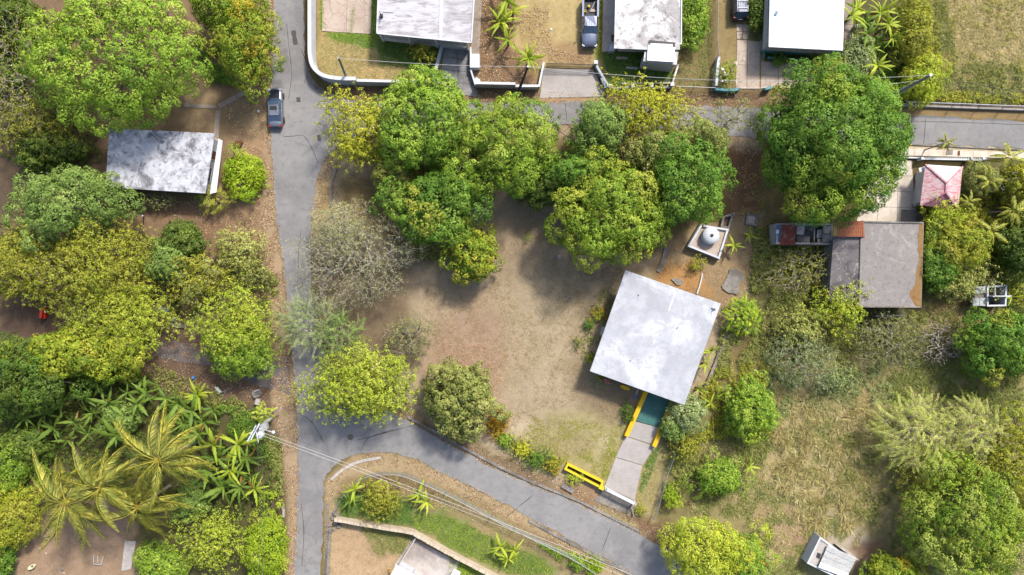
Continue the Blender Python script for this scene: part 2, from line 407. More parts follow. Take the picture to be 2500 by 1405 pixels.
ZONES = [  # polygon (photo pixels), picture colour, feather, strength
    ([(-300, -300), (690, -300), (690, 1700), (-300, 1700)], (142, 112, 86), 20, 1),
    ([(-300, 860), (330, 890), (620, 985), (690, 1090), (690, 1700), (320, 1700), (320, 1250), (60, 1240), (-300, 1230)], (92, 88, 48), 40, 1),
    ([(20, 1330), (90, 1270), (150, 1225), (260, 1210), (330, 1270), (330, 1700), (20, 1700)], (178, 142, 118), 18, 1),
    ([(450, 215), (560, 230), (660, 230), (660, 420), (560, 360), (540, 320), (300, 320), (400, 300)], (162, 132, 102), 18, 1),
    ([(560, 330), (665, 330), (680, 560), (640, 640), (540, 560), (500, 490), (560, 440)], (176, 138, 108), 22, 1),
    ([(360, 480), (520, 500), (640, 560), (690, 700), (560, 640), (420, 560), (340, 540)], (152, 116, 90), 25, 1),
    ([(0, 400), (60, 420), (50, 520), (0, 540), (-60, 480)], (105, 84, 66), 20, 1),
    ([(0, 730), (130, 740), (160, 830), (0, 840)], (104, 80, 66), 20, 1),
    ([(300, 760), (420, 740), (500, 830), (500, 900), (690, 950), (690, 1000), (600, 985), (380, 960), (330, 880)], (120, 92, 76), 25, 1),
    # west verge of the long road
    ([(630, -200), (668, -200), (664, 120), (660, 330), (668, 460), (680, 570), (700, 700), (716, 880), (726, 1000), (728, 1210), (720, 1700), (692, 1700), (704, 1300), (690, 1100), (660, 980), (668, 800), (640, 640), (640, 500), (648, 330), (650, 100)], (186, 154, 126), 8, 1),
    # central plot
    ([(790, 400), (960, 400), (1010, 480), (1310, 460), (1420, 560), (1560, 640), (1700, 560), (1860, 520), (1840, 700), (1760, 900), (1660, 1080), (1600, 1260), (1480, 1230), (1360, 1190), (1240, 1120), (1010, 1000), (900, 900), (800, 860), (760, 560)], (186, 160, 134), 14, 1),
    ([(820, 420), (960, 420), (1010, 520), (1050, 640), (930, 600), (830, 520)], (146, 120, 78), 22, 1),
    ([(1180, 490), (1340, 500), (1420, 600), (1560, 660), (1490, 820), (1420, 760), (1300, 690), (1150, 700), (1040, 740), (1000, 690), (1170, 640)], (168, 142, 118), 40, 0.7),  # soft tree shade painted into the yard soil colour
    ([(1040, 800), (1180, 720), (1260, 820), (1220, 960), (1100, 940), (1020, 900)], (178, 140, 120), 40, 0.7),
    ([(1290, 700), (1400, 760), (1420, 960), (1330, 1050), (1240, 980), (1260, 800)], (190, 165, 140), 45, 0.9),
    ([(1400, 880), (1540, 920), (1560, 1010), (1490, 1060), (1400, 980)], (150, 124, 98), 35, 0.8),
    ([(1330, 1010), (1440, 1000), (1530, 1040), (1540, 1120), (1480, 1180), (1380, 1150), (1260, 1080)], (178, 160, 112), 28, 0.95),
    ([(1470, 1060), (1495, 1055), (1500, 1100), (1475, 1110)], (205, 178, 150), 10, 0.8),
    ([(1240, 1030), (1300, 1020), (1310, 1060), (1260, 1080)], (205, 180, 155), 14, 0.8),
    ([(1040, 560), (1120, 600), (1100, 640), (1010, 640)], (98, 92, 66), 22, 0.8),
    # east of the main road junction, kerb verge
    ([(800, 360), (850, 360), (835, 430), (812, 510), (790, 560), (756, 590), (764, 480), (778, 420)], (186, 158, 130), 8, 1),
    ([(782, 450), (806, 430), (806, 500), (786, 540)], (196, 162, 106), 8, 0.9),
    ([(750, 640), (1000, 640), (1010, 900), (780, 870), (700, 760)], (120, 96, 74), 30, 0.8),
    ([(690, 780), (712, 780), (724, 1000), (700, 1000)], (150, 118, 96), 10, 0.9),
    # around the tank
    ([(1600, 600), (1700, 560), (1860, 520), (1850, 640), (1800, 780), (1720, 740), (1600, 690)], (172, 140, 106), 16, 1),
    ([(1620, 650), (1700, 640), (1730, 720), (1690, 715), (1610, 690)], (196, 140, 84), 14, 0.9),
    ([(1780, 340), (1860, 340), (1850, 520), (1780, 520)], (140, 100, 70), 14, 1),  # brown strip: shade of the huge tree painted into the soil
    # right field
    ([(1700, 1010), (1860, 840), (2160, 860), (2500, 900), (2800, 900), (2800, 1700), (1640, 1700), (1640, 1260), (1600, 1100)], (164, 146, 98), 30, 1),
    ([(1880, 1020), (1990, 980), (2120, 1010), (2140, 1150), (2060, 1290), (1900, 1330), (1830, 1250), (1840, 1120)], (192, 168, 124), 35, 0.9),
    ([(1850, 1230), (1990, 1220), (1980, 1330), (1880, 1400), (1840, 1330)], (182, 148, 116), 20, 0.9),
    ([(2010, 1240), (2060, 1260), (2120, 1310), (2130, 1400), (2090, 1390), (2020, 1330)], (196, 176, 160), 14, 0.9),
    ([(2080, 1330), (2160, 1310), (2160, 1405), (2090, 1405)], (140, 104, 82), 14, 0.9),
    ([(1620, 1040), (1740, 1010), (1850, 1000), (1850, 1150), (1720, 1250), (1620, 1260)], (132, 124, 72), 25, 0.9),
    ([(1560, 1080), (1620, 1050), (1610, 1180), (1600, 1270), (1540, 1230)], (176, 156, 106), 10, 0.95),
    ([(1560, 1110), (1580, 1080), (1590, 1090), (1570, 1170), (1555, 1180)], (110, 132, 58), 6, 0.0),
    # jungle on the right
    ([(1850, 560), (2050, 580), (2260, 500), (2420, 380), (2900, 380), (2900, 900), (2150, 880), (1840, 840)], (112, 108, 62), 30, 1),
    ([(2290, 740), (2400, 740), (2400, 830), (2280, 830)], (150, 118, 70), 20, 0.9),
    ([(2340, 690), (2375, 690), (2372, 740), (2345, 750)], (186, 130, 94), 8, 0.9),
    # upper right dry field
    ([(2060, -300), (2900, -300), (2900, 255), (2180, 240), (2060, 230)], (184, 166, 100), 20, 1),
    ([(2250, 20), (2420, -40), (2600, -40), (2600, 230), (2420, 200), (2300, 160)], (218, 188, 144), 35, 0.95),
    ([(2060, -100), (2220, -100), (2200, 230), (2060, 230)], (104, 96, 58), 20, 1),
    # house B plot
    ([(772, -300), (1100, -300), (1090, 215), (800, 205), (772, 150)], (188, 160, 104), 6, 1),
    ([(912, 80), (1085, 100), (1080, 165), (1040, 190), (930, 160)], (92, 112, 48), 12, 0.95),
    ([(905, -60), (926, -60), (924, 90), (912, 120), (820, 100), (800, 84), (900, 84)], (118, 142, 62), 7, 0.95),
    ([(880, 150), (950, 160), (930, 195), (870, 190)], (205, 165, 115), 14, 0.8),
    # plot between houses B and C
    ([(1150, -300), (1475, -300), (1475, 170), (1330, 160), (1320, 220), (1160, 215)], (200, 170, 120), 8, 1),
    ([(1160, -60), (1260, -60), (1250, 120), (1320, 160), (1310, 220), (1160, 212)], (146, 110, 84), 16, 1),
    ([(1270, 30), (1330, 20), (1350, 110), (1280, 130)], (188, 156, 104), 14, 0.9),
    ([(1340, 100), (1440, 120), (1450, 160), (1330, 155)], (176, 138, 100), 16, 0.9),
    ([(1458, -60), (1474, -60), (1474, 140), (1456, 150)], (136, 150, 66), 6, 0.95),
    # house C plot
    ([(1462, 124), (1660, 122), (1645, 214), (1490, 214)], (100, 118, 52), 6, 1),
    ([(1655, -300), (1750, -300), (1745, 222), (1640, 218)], (150, 124, 84), 8, 1),
    ([(1690, 60), (1740, 60), (1740, 200), (1710, 200)], (128, 118, 70), 16, 0.7),
    ([(1745, -300), (1880, -300), (1880, 222), (1745, 222)], (170, 142, 98), 8, 1),
    ([(1828, 20), (1872, 20), (1862, 100), (1835, 98)], (98, 106, 54), 10, 1),
    ([(1868, 118), (2080, 124), (2080, 235), (1868, 225)], (120, 112, 72), 10, 1),
    ([(1865, 125), (1985, 130), (1985, 145), (1865, 145)], (80, 98, 44), 4, 1),
    # verges of the cross street
    ([(800, 205), (1160, 214), (1320, 225), (1500, 228), (1860, 226), (2180, 236), (2900, 262), (2900, 300), (2330, 290), (1860, 266), (1310, 254), (860, 246)], (146, 114, 90), 5, 1),
    ([(1310, 236), (1480, 240), (1480, 252), (1310, 252)], (200, 158, 122), 4, 0.9),
    ([(2170, 268), (2900, 286), (2900, 304), (2170, 288)], (186, 150, 100), 5, 0.9),
    ([(900, 330), (1310, 300), (1680, 316), (1860, 336), (1860, 370), (1680, 350), (1310, 340), (960, 400)], (186, 156, 132), 8, 1),
    ([(2190, 345), (2900, 360), (2900, 385), (2190, 380)], (222, 196, 170), 4, 1),
    # triangle at the bottom
    ([(796, 1170), (860, 1110), (940, 1100), (1030, 1125), (1240, 1232), (1560, 1405), (1900, 1700), (796, 1700)], (190, 160, 126), 6, 1),
    ([(830, 1180), (880, 1160), (1000, 1155), (1180, 1230), (1390, 1340), (1440, 1405), (1300, 1405), (1190, 1370), (1010, 1290), (830, 1262)], (160, 130, 96), 8, 1),
    ([(826, 1225), (850, 1205), (990, 1210), (1010, 1255), (1010, 1286), (830, 1260)], (96, 122, 52), 12, 0.95),
    ([(1010, 1250), (1080, 1240), (1200, 1300), (1320, 1350), (1380, 1405), (1230, 1405), (1120, 1345), (1010, 1290)], (122, 140, 68), 16, 0.95),
    ([(1080, 1225), (1200, 1260), (1330, 1330), (1260, 1340), (1120, 1270)], (176, 148, 108), 18, 0.8),
    ([(815, 1285), (1010, 1300), (1000, 1340), (960, 1405), (812, 1405)], (202, 164, 130), 10, 1),
    ([(880, 1275), (1010, 1300), (995, 1350), (930, 1360), (900, 1320)], (128, 128, 70), 16, 0.85),
    ([(1090, 1345), (1210, 1405), (1090, 1405)], (126, 152, 66), 8, 0.95),
    # north verge of the slanting road
    ([(940, 985), (1010, 1010), (1130, 1075), (1260, 1140), (1400, 1200), (1480, 1230), (1640, 1310), (1640, 1345), (1540, 1300), (1380, 1225), (1240, 1172), (1080, 1088), (950, 1012)], (150, 122, 96), 6, 1),
    ([(1470, 1240), (1560, 1280), (1540, 1296), (1440, 1250)], (190, 168, 120), 6, 0.8),
    ([(1380, 1170), (1470, 1205), (1450, 1250), (1360, 1205)], (170, 130, 98), 10, 0.8),
    ([(1540, 1260), (1640, 1280), (1640, 1340), (1560, 1300)], (140, 104, 80), 10, 0.9),
]
def ground_colour(px, py):
    wx = px + (vnoise(px, py, 34) - 0.5) * 26 + (vnoise(px + 900, py, 11) - 0.5) * 12
    wy = py + (vnoise(px, py + 700, 34) - 0.5) * 26 + (vnoise(px + 300, py + 200, 11) - 0.5) * 12
    col = np.empty((len(px), 3)); col[:] = C(128, 112, 68)
    for poly, c, f, s in ZONES:
        k = 0.35 if f < 9 else 1.0
        dd = sdist(poly, px + (wx - px) * k, py + (wy - py) * k)
        w = np.clip((dd + f) / (2 * f), 0, 1); w = w * w * (3 - 2 * w) * s
        w *= 1.0
        cc = np.array(c, float)
        if c[0] > c[1] + 8:                      # soils are a little greyer than first sampled
            cc = (cc + (cc.mean() - cc) * 0.07) * np.array([0.985, 1.012, 0.97])
        col += (np.array(C(*cc)) - col) * w[:, None]
    return col

gx = np.concatenate([[-2500, -600, -200, -110], np.arange(-80, 80.01, 0.45), [110, 200, 600, 2500]])
gy = np.concatenate([[-2500, -600, -150, -80], np.arange(-52, 52.01, 0.45), [80, 150, 600, 2500]])
GX, GY = np.meshgrid(gx, gy)
px_, py_ = GX.ravel() / S + 1250, 702.5 - GY.ravel() / S
gz = (vnoise(px_, py_, 60) - 0.5) * 0.05 + (vnoise(px_, py_, 16) - 0.5) * 0.05 - 0.055
V = np.stack([GX.ravel(), GY.ravel(), gz], 1)
nx, ny = len(gx), len(gy)
ii = (np.arange(ny - 1)[:, None] * nx + np.arange(nx - 1)[None, :]).ravel()
F = np.stack([ii, ii + 1, ii + nx + 1, ii + nx], 1)
M_GROUND = mat('ground', 'attr', 0.97, [
    ('n', 0.22, (0.78, 0.78, 0.74, 1), 0.42, 0.66, 0.7), ('n', 1.3, (0.74, 0.72, 0.69, 1), 0.46, 0.68, 0.75),
    ('n', 5.0, (0.74, 0.71, 0.68, 1), 0.5, 0.70, 0.7), ('n', 12, (1.45, 1.42, 1.36, 1), 0.50, 0.70, 0.9),
    ('n', 20, (0.6, 0.57, 0.53, 1), 0.54, 0.72, 0.9), ('v', 3.2, C(235, 205, 170), 0.09, 0.05, 0.5)], (12, 0.55, 0.08))
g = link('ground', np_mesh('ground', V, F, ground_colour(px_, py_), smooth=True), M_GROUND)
tag(g, kind='structure')

# ------------------------------------------------------------------ roads: one sheet of asphalt
west = [(668, -420), (668, 0), (664, 100), (660, 220), (661, 320), (667, 440), (678, 560), (692, 650), (703, 760), (714, 880), (723, 980), (727, 1100), (725, 1200), (722, 1300), (718, 1405), (712, 1800)]
east_low = [(782, 1800), (784, 1405), (788, 1300), (789, 1220), (795, 1168), (815, 1138), (860, 1113), (930, 1104), (1000, 1116), (1100, 1164), (1240, 1234), (1400, 1322), (1550, 1405), (2000, 1650)]
se_up = [(2100, 1560), (1800, 1425), (1640, 1348), (1540, 1293), (1450, 1250), (1380, 1216), (1240, 1160), (1080, 1077), (1000, 1030), (940, 1000), (860, 940), (800, 880), (772, 800), (760, 700), (757, 600), (764, 520), (772, 450), (786, 405), (810, 370), (850, 345), (920, 325), (1100, 303), (1310, 303), (1500, 310), (1680, 322), (1860, 338), (2200, 350), (2350, 356), (2500, 362), (3000, 380)]
ew_up = [(3000, 312), (2500, 296), (2330, 287), (2190, 280), (1860, 264), (1680, 258), (1450, 249), (1310, 249), (1150, 250), (950, 250), (860, 244), (800, 228), (765, 195), (748, 150), (743, 100), (742, 0), (742, -420)]
outline = cat_rom(west, 8) + cat_rom(east_low, 8) + cat_rom(se_up, 8) + cat_rom(ew_up, 8)
rr = random.Random(3)
outline = [(x + rr.uniform(-3.2, 3.2), y + rr.uniform(-3.2, 3.2)) for x, y in outline]
road = MB().prism(xy(outline), -0.06, 0.004).build('road', M_ASPH, kind='structure')

M_OLDASPH = mat('broken_asphalt', C(112, 106, 104), 0.95, [('n', 0.8, C(138, 112, 94), 0.46, 0.6, 0.9), ('n', 4, C(84, 78, 76), 0.5, 0.7, 0.7), ('n', 20, C(150, 140, 130), 0.54, 0.7, 0.5)], (22, 0.4))
dr = cat_rom([(712, 965), (660, 950), (600, 930), (540, 905), (480, 888), (420, 880), (375, 862), (385, 838), (430, 835), (500, 848), (560, 858), (640, 866), (706, 872)], 5)
dr = [(x + rr.uniform(-4, 4), y + rr.uniform(-4, 4)) for x, y in dr]
MB().prism(xy(dr), -0.06, 0.0).build('side_lane', M_OLDASPH, kind='structure')

# tar-sealed cracks and patches of the road; fence shadow painted as lines
M_TAR_SHADOW = mat('tar', C(88, 84, 82), 0.8, [('n', 8, C(70, 66, 64), 0.45, 0.65)])  # tar tone, also used for the painted fence shadow lines
M_PATCH = mat('patch', C(136, 133, 131), 0.92, [('n', 2, C(118, 115, 113), 0.45, 0.65, 0.7), ('n', 20, C(100, 97, 95), 0.52, 0.7, 0.5)], (28, 0.25))
def strip(pts, w, z, wob=0.4):
    p = [Vector(q[:2]) for q in xy(cat_rom(pts, 7))]
    l, r_ = [], []
    for i, q in enumerate(p):
        t = (p[min(i + 1, len(p) - 1)] - p[max(i - 1, 0)]).normalized()
        nn = Vector((-t.y, t.x)); ww = w * rr.uniform(1 - wob, 1 + wob) / 2
        l.append(q + nn * ww); r_.append(q - nn * ww)
    m = MB()
    n = len(p)
    m.add([(a.x, a.y, z) for a in l] + [(a.x, a.y, z) for a in r_], [(i, n + i, n + i + 1, i + 1) for i in range(n - 1)])
    return m
for pts in [[(692, 334), (715, 333), (738, 331), (752, 345), (766, 372), (776, 398)], [(700, 60), (706, 120), (712, 180), (705, 240)], [(735, 120), (752, 170), (742, 205)], [(2205, 283), (2204, 318)],  # last one: fence post shadow painted on the asphalt
            [(2260, 290), (2255, 352)], [(1005, 1040), (930, 1060), (872, 1075)], [(1490, 1290), (1470, 1345)], [(1300, 1210), (1240, 1260)], [(728, 1010), (760, 1030), (790, 1080)],  # first one: another painted shadow of a fence post
            [(1560, 262), (1556, 305)], [(1380, 252), (1384, 300)], [(735, 1230), (742, 1300), (737, 1380)], [(880, 1105), (900, 1070), (960, 1050)], [(735, 560), (728, 640), (740, 700)]]:
    strip(pts, 0.07, 0.010).build('crack', M_TAR_SHADOW, road)
for c, w in [([(716, 75), (722, 110)], 0.5), ([(728, 238), (729, 250)], 0.45), ([(778, 330), (780, 345)], 0.45)]:
    strip(c, w, 0.008, 0.2).build('patch', M_TAR_SHADOW, road)
strip([(690, 120), (696, 180)], 1.2, 0.008, 0.15).build('patch', M_PATCH, road)
strip([(2210, 296), (2360, 300), (2520, 306)], 0.06, 0.011, 0.2).build('crack', M_TAR_SHADOW, road)  # shadow of the fence wire painted along the street
mh = MB().lathe(P(856, 1068), [(0.36, 0.0), (0.36, 0.012), (0.30, 0.018), (0.0, 0.018)], 20)
mh.top('manhole_cover', mat('iron_cover', C(112, 104, 98), 0.7, [('n', 9, C(80, 72, 66), 0.45, 0.65)]), 'round iron manhole cover in the road junction below the yellow-green tree', 'manhole cover', base=P(856, 1068))

# ------------------------------------------------------------------ kerbs, gutters
def kerb(pts, w, h, name='kerb', m=M_CONC_D, seg=2):
    p = xy(cat_rom(pts, seg))
    rt = root(name, (p[0][0], p[0][1], 0)); rt['kind'] = 'structure'
    for a, b in zip(p[:-1], p[1:]):
        va, vb = Vector((*a, h / 2 - 0.04)), Vector((*b, h / 2 - 0.04))
        t = (vb - va).normalized() * 0.012
        MB().bar(va + t, vb - t, w * rr.uniform(0.92, 1.06), h + 0.08 + rr.uniform(-0.015, 0.015)).build('kerb_stone', m, rt)
    return rt
kerb([(995, 1018), (1060, 1053), (1140, 1098), (1240, 1150), (1330, 1190), (1410, 1222), (1470, 1252), (1560, 1297)], 0.28, 0.12, seg=4)
kerb([(752, 186), (772, 213), (803, 230), (850, 240)], 0.3, 0.12, seg=3)
kerb([(823, 412), (812, 440), (808, 480), (806, 505)], 0.22, 0.12, seg=3)
kerb([(808, 1172), (840, 1145), (880, 1127), (930, 1118)], 0.35, 0.06, 'kerb', M_CONC, 3)
kerb([(2195, 352), (2300, 357), (2420, 363), (2520, 367)], 0.16, 0.1, 'kerb', M_CONC_D, 4)
kerb([(1290, 1270), (1360, 1308), (1430, 1345), (1500, 1382), (1560, 1415)], 0.35, 0.1, 'gutter', M_CONC_D, 3)
kerb([(801, 1230), (799, 1290), (797, 1350), (795, 1420)], 0.25, 0.06, 'gutter', M_CONC_D, 3)

# ------------------------------------------------------------------ concrete pads, drives and paths: panels with joints
M_PATH = mat('path_concrete', C(172, 158, 144), 0.95, [('n', 0.8, C(140, 122, 106), 0.42, 0.64, 0.8), ('n', 12, C(120, 104, 90), 0.52, 0.7, 0.6), ('n', 30, C(200, 186, 170), 0.55, 0.7, 0.5)], (24, 0.3))
M_DRIVE = mat('drive_concrete', C(190, 182, 176), 0.93, [('n', 0.3, C(160, 150, 142), 0.42, 0.64, 0.7), ('n', (1.2, 9, 3), C(150, 142, 136), 0.52, 0.7, 0.6), ('n', 14, C(215, 208, 200), 0.52, 0.7, 0.5)], (22, 0.35))
M_DRIVE_B = mat('stained_drive', C(158, 156, 156), 0.93, [('n', 0.5, C(108, 106, 106), 0.42, 0.62, 0.85), ('n', 3, C(92, 90, 90), 0.52, 0.72, 0.8), ('n', 14, C(190, 188, 186), 0.52, 0.7, 0.5)], (22, 0.3))
M_PINK = mat('pinkish_slab', C(206, 186, 168), 0.93, [('n', 0.35, C(180, 158, 140), 0.42, 0.64, 0.8), ('n', 2.2, C(150, 132, 118), 0.54, 0.74, 0.7), ('n', 16, C(226, 208, 190), 0.5, 0.7, 0.5), ('c', 0.5, C(120, 104, 90), 0.02, 0.0, 0.6)], (22, 0.3))
def pad(name, corners, nu, nv, m, z=0.02, gap=0.02, jit=0.004):
    """four photo corners -> grid of panels"""
    a, b, c, d_ = [Vector(q) for q in xy(corners)]
    ctr = (a + b + c + d_) / 4
    rt = root(name, (ctr.x, ctr.y, 0)); rt['kind'] = 'structure'
    def at(u, v): return (a * (1 - u) + b * u) * (1 - v) + (d_ * (1 - u) + c * u) * v
    for i in range(nu):
        for j in range(nv):
            q = [at(i / nu, j / nv), at((i + 1) / nu, j / nv), at((i + 1) / nu, (j + 1) / nv), at(i / nu, (j + 1) / nv)]
            q = inset([(p.x, p.y) for p in q], gap)
            MB().prism(q, -0.1, z + rr.uniform(-jit, jit)).build('slab', m, rt)
    return rt
pad('concrete_pad', [(790, -120), (912, -120), (905, 84), (786, 77)], 2, 2, M_PINK, 0.03, 0.03)
pad('driveway', [(1083, 112), (1149, 120), (1168, 238), (1072, 224)], 2, 4, M_DRIVE_B, 0.02, 0.03)
pad('driveway', [(1327, 168), (1448, 170), (1482, 236), (1318, 240)], 2, 1, M_DRIVE, 0.015, 0.012)
pad('patio', [(1474, -120), (1504, -120), (1500, 124), (1470, 128)], 1, 3, M_CONC, 0.06, 0.01)
pad('driveway', [(1800, 98), (1824, 99), (1823, 218), (1796, 218)], 1, 2, M_PINK, 0.02, 0.012)
pad('driveway', [(1825, 99), (1855, 102), (1854, 218), (1824, 218)], 1, 1, M_PINK, 0.022, 0.012)
pad('driveway', [(1858, 150), (1990, 158), (1985, 216), (1857, 216)], 3, 2, M_PINK, 0.02, 0.03)
pad('driveway', [(1797, 58), (1830, 60), (1826, 97), (1799, 96)], 2, 2, M_PINK, 0.012, 0.05, 0.01)
pad('side_walk', [(1165, -120), (1183, -120), (1170, 134), (1149, 132)], 1, 3, M_PATH, 0.03, 0.01)
pad('side_walk', [(2063, -120), (2085, -120), (2082, 120), (2060, 122)], 1, 4, M_PATH, 0.03, 0.015)
pad('driveway', [(1552, 1030), (1622, 1048), (1606, 1090), (1527, 1064)], 1, 1, M_DRIVE, 0.022, 0.01)
pad('driveway', [(1527, 1066), (1600, 1091), (1569, 1136), (1503, 1116)], 1, 1, M_DRIVE, 0.018, 0.01)
pad('driveway', [(1503, 1117.5), (1568, 1137.5), (1549, 1222), (1476, 1188)], 1, 1, M_DRIVE, 0.016, 0.01)
pad('driveway', [(1474, 1190), (1546, 1226), (1532, 1256), (1450, 1222)], 1, 1, M_CONC_D, 0.012, 0.01)
pad('carport_floor', [(1580, 955), (1645, 980), (1620, 1046), (1553, 1028)], 1, 1, mat('teal_floor', C(62, 118, 112), 0.6, [('n', 0.8, C(90, 140, 130), 0.45, 0.68, 0.7), ('n', 6, C(45, 92, 92), 0.5, 0.7, 0.6)]), 0.05, 0.005)
pad('patio', [(1008, 1316), (1122, 1374), (1090, 1440), (962, 1380)], 1, 1, mat('stained_patio', C(214, 204, 196), 0.93, [('n', 0.25, C(140, 128, 122), 0.42, 0.62, 0.8), ('n', 1.5, C(196, 170, 140), 0.5, 0.7, 0.6), ('n', 14, C(235, 228, 220), 0.5, 0.7, 0.5)], (22, 0.2)), 0.03, 0.01)
pad('patio', [(2130, 390), (2225, 392), (2240, 545), (2090, 545)], 3, 4, mat('pale_patio', C(228, 216, 200), 0.93, [('n', 0.4, C(190, 176, 158), 0.42, 0.64, 0.8), ('n', 3, C(170, 150, 128), 0.54, 0.72, 0.7), ('n', 14, C(240, 230, 216), 0.5, 0.7, 0.5)], (22, 0.3)), 0.02, 0.03)
pad('side_walk', [(2196, 362), (2520, 374), (2520, 388), (2196, 380)], 9, 1, mat('pale_walk', C(236, 222, 204), 0.93, [('n', 0.6, C(210, 188, 164), 0.42, 0.64, 0.7), ('n', 10, C(190, 168, 146), 0.54, 0.72, 0.6)], (22, 0.3)), 0.03, 0.015)
pad('slab_patio', [(2200, 512), (2300, 516), (2300, 545), (2198, 545)], 3, 1, M_CONC_D, 0.035, 0.02)
pad('path', [(448, 252), (528, 258), (530, 266), (448, 262)], 5, 1, M_PATH, 0.02, 0.01)
pad('path', [(530, 256), (596, 220), (602, 229), (537, 267)], 5, 1, M_PATH, 0.02, 0.01)
pad('path', [(527, 268), (539, 268), (533, 345), (520, 345)], 5, 1, M_PATH, 0.02, 0.01)
pad('path', [(305, 1320), (332, 1322), (320, 1390), (296, 1395)], 1, 3, M_CONC, 0.03, 0.01)
# ------------------------------------------------------------------ buildings
def wallset(rt, poly, z0, z1, m, name='wall', t=0.15):
    """one wall panel per side of a world polygon, standing inside it"""
    n = len(poly)
    ar = sum(poly[i][0] * poly[(i + 1) % n][1] - poly[(i + 1) % n][0] * poly[i][1] for i in range(n))
    if ar < 0: poly = poly[::-1]
    for i in range(n):
        a, b = Vector(poly[i]), Vector(poly[(i + 1) % n])
        dv = (b - a).normalized(); nn = Vector((-dv.y, dv.x))
        q = [a + dv * 0.002, b - dv * (t + 0.002), b - dv * (t + 0.002) + nn * t, a + nn * t + dv * 0.002]
        MB().prism([tuple(v) for v in q], z0, z1).build(name, m, rt)
    return poly

def on_wall(rt, a, b, u0, u1, z0, z1, name, m, frame=None, proud=0.03, bars=0):
    """panel on the wall running from a to b (counter-clockwise polygon side)"""
    a, b = Vector(a), Vector(b); dv = (b - a); L_ = dv.length; dv /= L_; out = Vector((dv.y, -dv.x))
    p, q = a + dv * u0 * L_, a + dv * u1 * L_
    def slab(p, q, z0, z1, d0, d1):
        return MB().prism([tuple(p + out * d0), tuple(q + out * d0), tuple(q + out * d1), tuple(p + out * d1)], z0, z1)
    w = slab(p, q, z0, z1, 0.004, proud).build(name, m, rt)
    if frame is not None:
        f = 0.07
        mb = slab(p - dv * f, q + dv * f, z1, z1 + f, 0.003, proud + 0.03)
        for args in ((p - dv * f, q + dv * f, z0 - f, z0), (p - dv * f, p, z0, z1), (q, q + dv * f, z0, z1)):
            s_ = slab(*args, 0.003, proud + 0.03); mb.add(s_.v, s_.f)
        mb.build('frame', frame, w)
    if bars:
        mb = MB()
        for i in range(bars):
            c = p + (q - p) * ((i + 0.5) / bars)
            s_ = slab(c - dv * 0.025, c + dv * 0.025, z0, z1, proud, proud + 0.04); mb.add(s_.v, s_.f)
        mb.build('slat', M_WHITE, w, kind='stuff')
    return w

def roof_slab(rt, poly, z0, z1, m, name='roof'):
    return MB().prism(poly, z0, z1).build(name, m, rt, bevel=0.03)

M_ROOF_A = mat('mildewed_roof', C(206, 206, 212), 0.9, [
    ('d', 0.22, C(110, 106, 110), 0.46, 0.60, 0.9), ('d', 0.5, C(222, 222, 226), 0.48, 0.6, 0.8), ('d', 0.30, C(84, 80, 84), 0.54, 0.66, 0.85), ('n', 2.0, C(110, 106, 108), 0.52, 0.68, 0.8), ('n', 14, C(235, 235, 238), 0.52, 0.68, 0.6)], (14, 0.15))
M_ROOF_B = mat('pale_roof', C(212, 208, 212), 0.9, [('d', (0.2, 0.5, 1), C(168, 160, 162), 0.46, 0.60, 0.8), ('n', (0.8, 3, 1), C(140, 131, 129), 0.52, 0.66, 0.75), ('n', 10, C(232, 230, 232), 0.5, 0.68, 0.5), ('n', 25, C(160, 150, 148), 0.56, 0.7, 0.5)], (14, 0.12))
M_ROOF_C = mat('peeling_roof', C(240, 236, 236), 0.9, [('d', 0.25, C(150, 142, 138), 0.46, 0.58, 0.8), ('d', 0.9, C(186, 180, 176), 0.48, 0.6, 0.75), ('n', 1.6, C(110, 102, 96), 0.54, 0.66, 0.85), ('n', 14, C(245, 244, 244), 0.5, 0.68, 0.5)], (14, 0.15))
M_ROOF_D = mat('fresh_white_roof', C(255, 255, 255, 1.65), 0.8, [('n', 0.3, C(232, 234, 238, 1.7), 0.5, 0.72, 0.6), ('n', 4, C(226, 228, 230, 1.8), 0.58, 0.75, 0.5)], (10, 0.06))
M_ROOF_E = mat('white_sealed_roof', C(216, 217, 220), 0.85, [('d', 0.13, C(166, 167, 174), 0.44, 0.58, 0.8), ('n', 0.7, C(206, 207, 213), 0.45, 0.66, 0.7), ('d', 0.9, C(182, 182, 186), 0.49, 0.60, 0.7), ('n', 5.5, C(150, 148, 150), 0.60, 0.70, 0.6), ('n', 7, C(170, 168, 172), 0.60, 0.74, 0.7), ('n', 22, C(240, 240, 240), 0.52, 0.68, 0.5)], (12, 0.12))
M_ROOF_F = mat('grey_weathered_roof', C(154, 146, 140), 0.95, [('n', 0.16, C(146, 139, 136), 0.44, 0.64, 0.85), ('d', 0.5, C(192, 184, 176), 0.54, 0.70, 0.7), ('n', 2.6, C(110, 104, 102), 0.52, 0.72, 0.7), ('n', 16, C(188, 182, 176), 0.52, 0.68, 0.6), ('n', 40, C(100, 94, 90), 0.55, 0.7, 0.5)], (20, 0.25))
M_ROOF_F2 = mat('blackened_roof', C(118, 112, 112), 0.95, [('d', 0.35, C(74, 70, 74), 0.46, 0.62, 0.9), ('d', 0.8, C(196, 186, 178), 0.55, 0.68, 0.8), ('n', 4, C(90, 78, 70), 0.52, 0.7, 0.7), ('n', 18, C(160, 152, 146), 0.54, 0.7, 0.5)], (20, 0.25))
M_WALL_A = mat('wall_paint_grey', C(200, 204, 210), 0.85, [('n', 0.8, C(170, 172, 178), 0.45, 0.7, 0.7), ('n', 8, C(150, 148, 146), 0.56, 0.74, 0.6)], (25, 0.1))
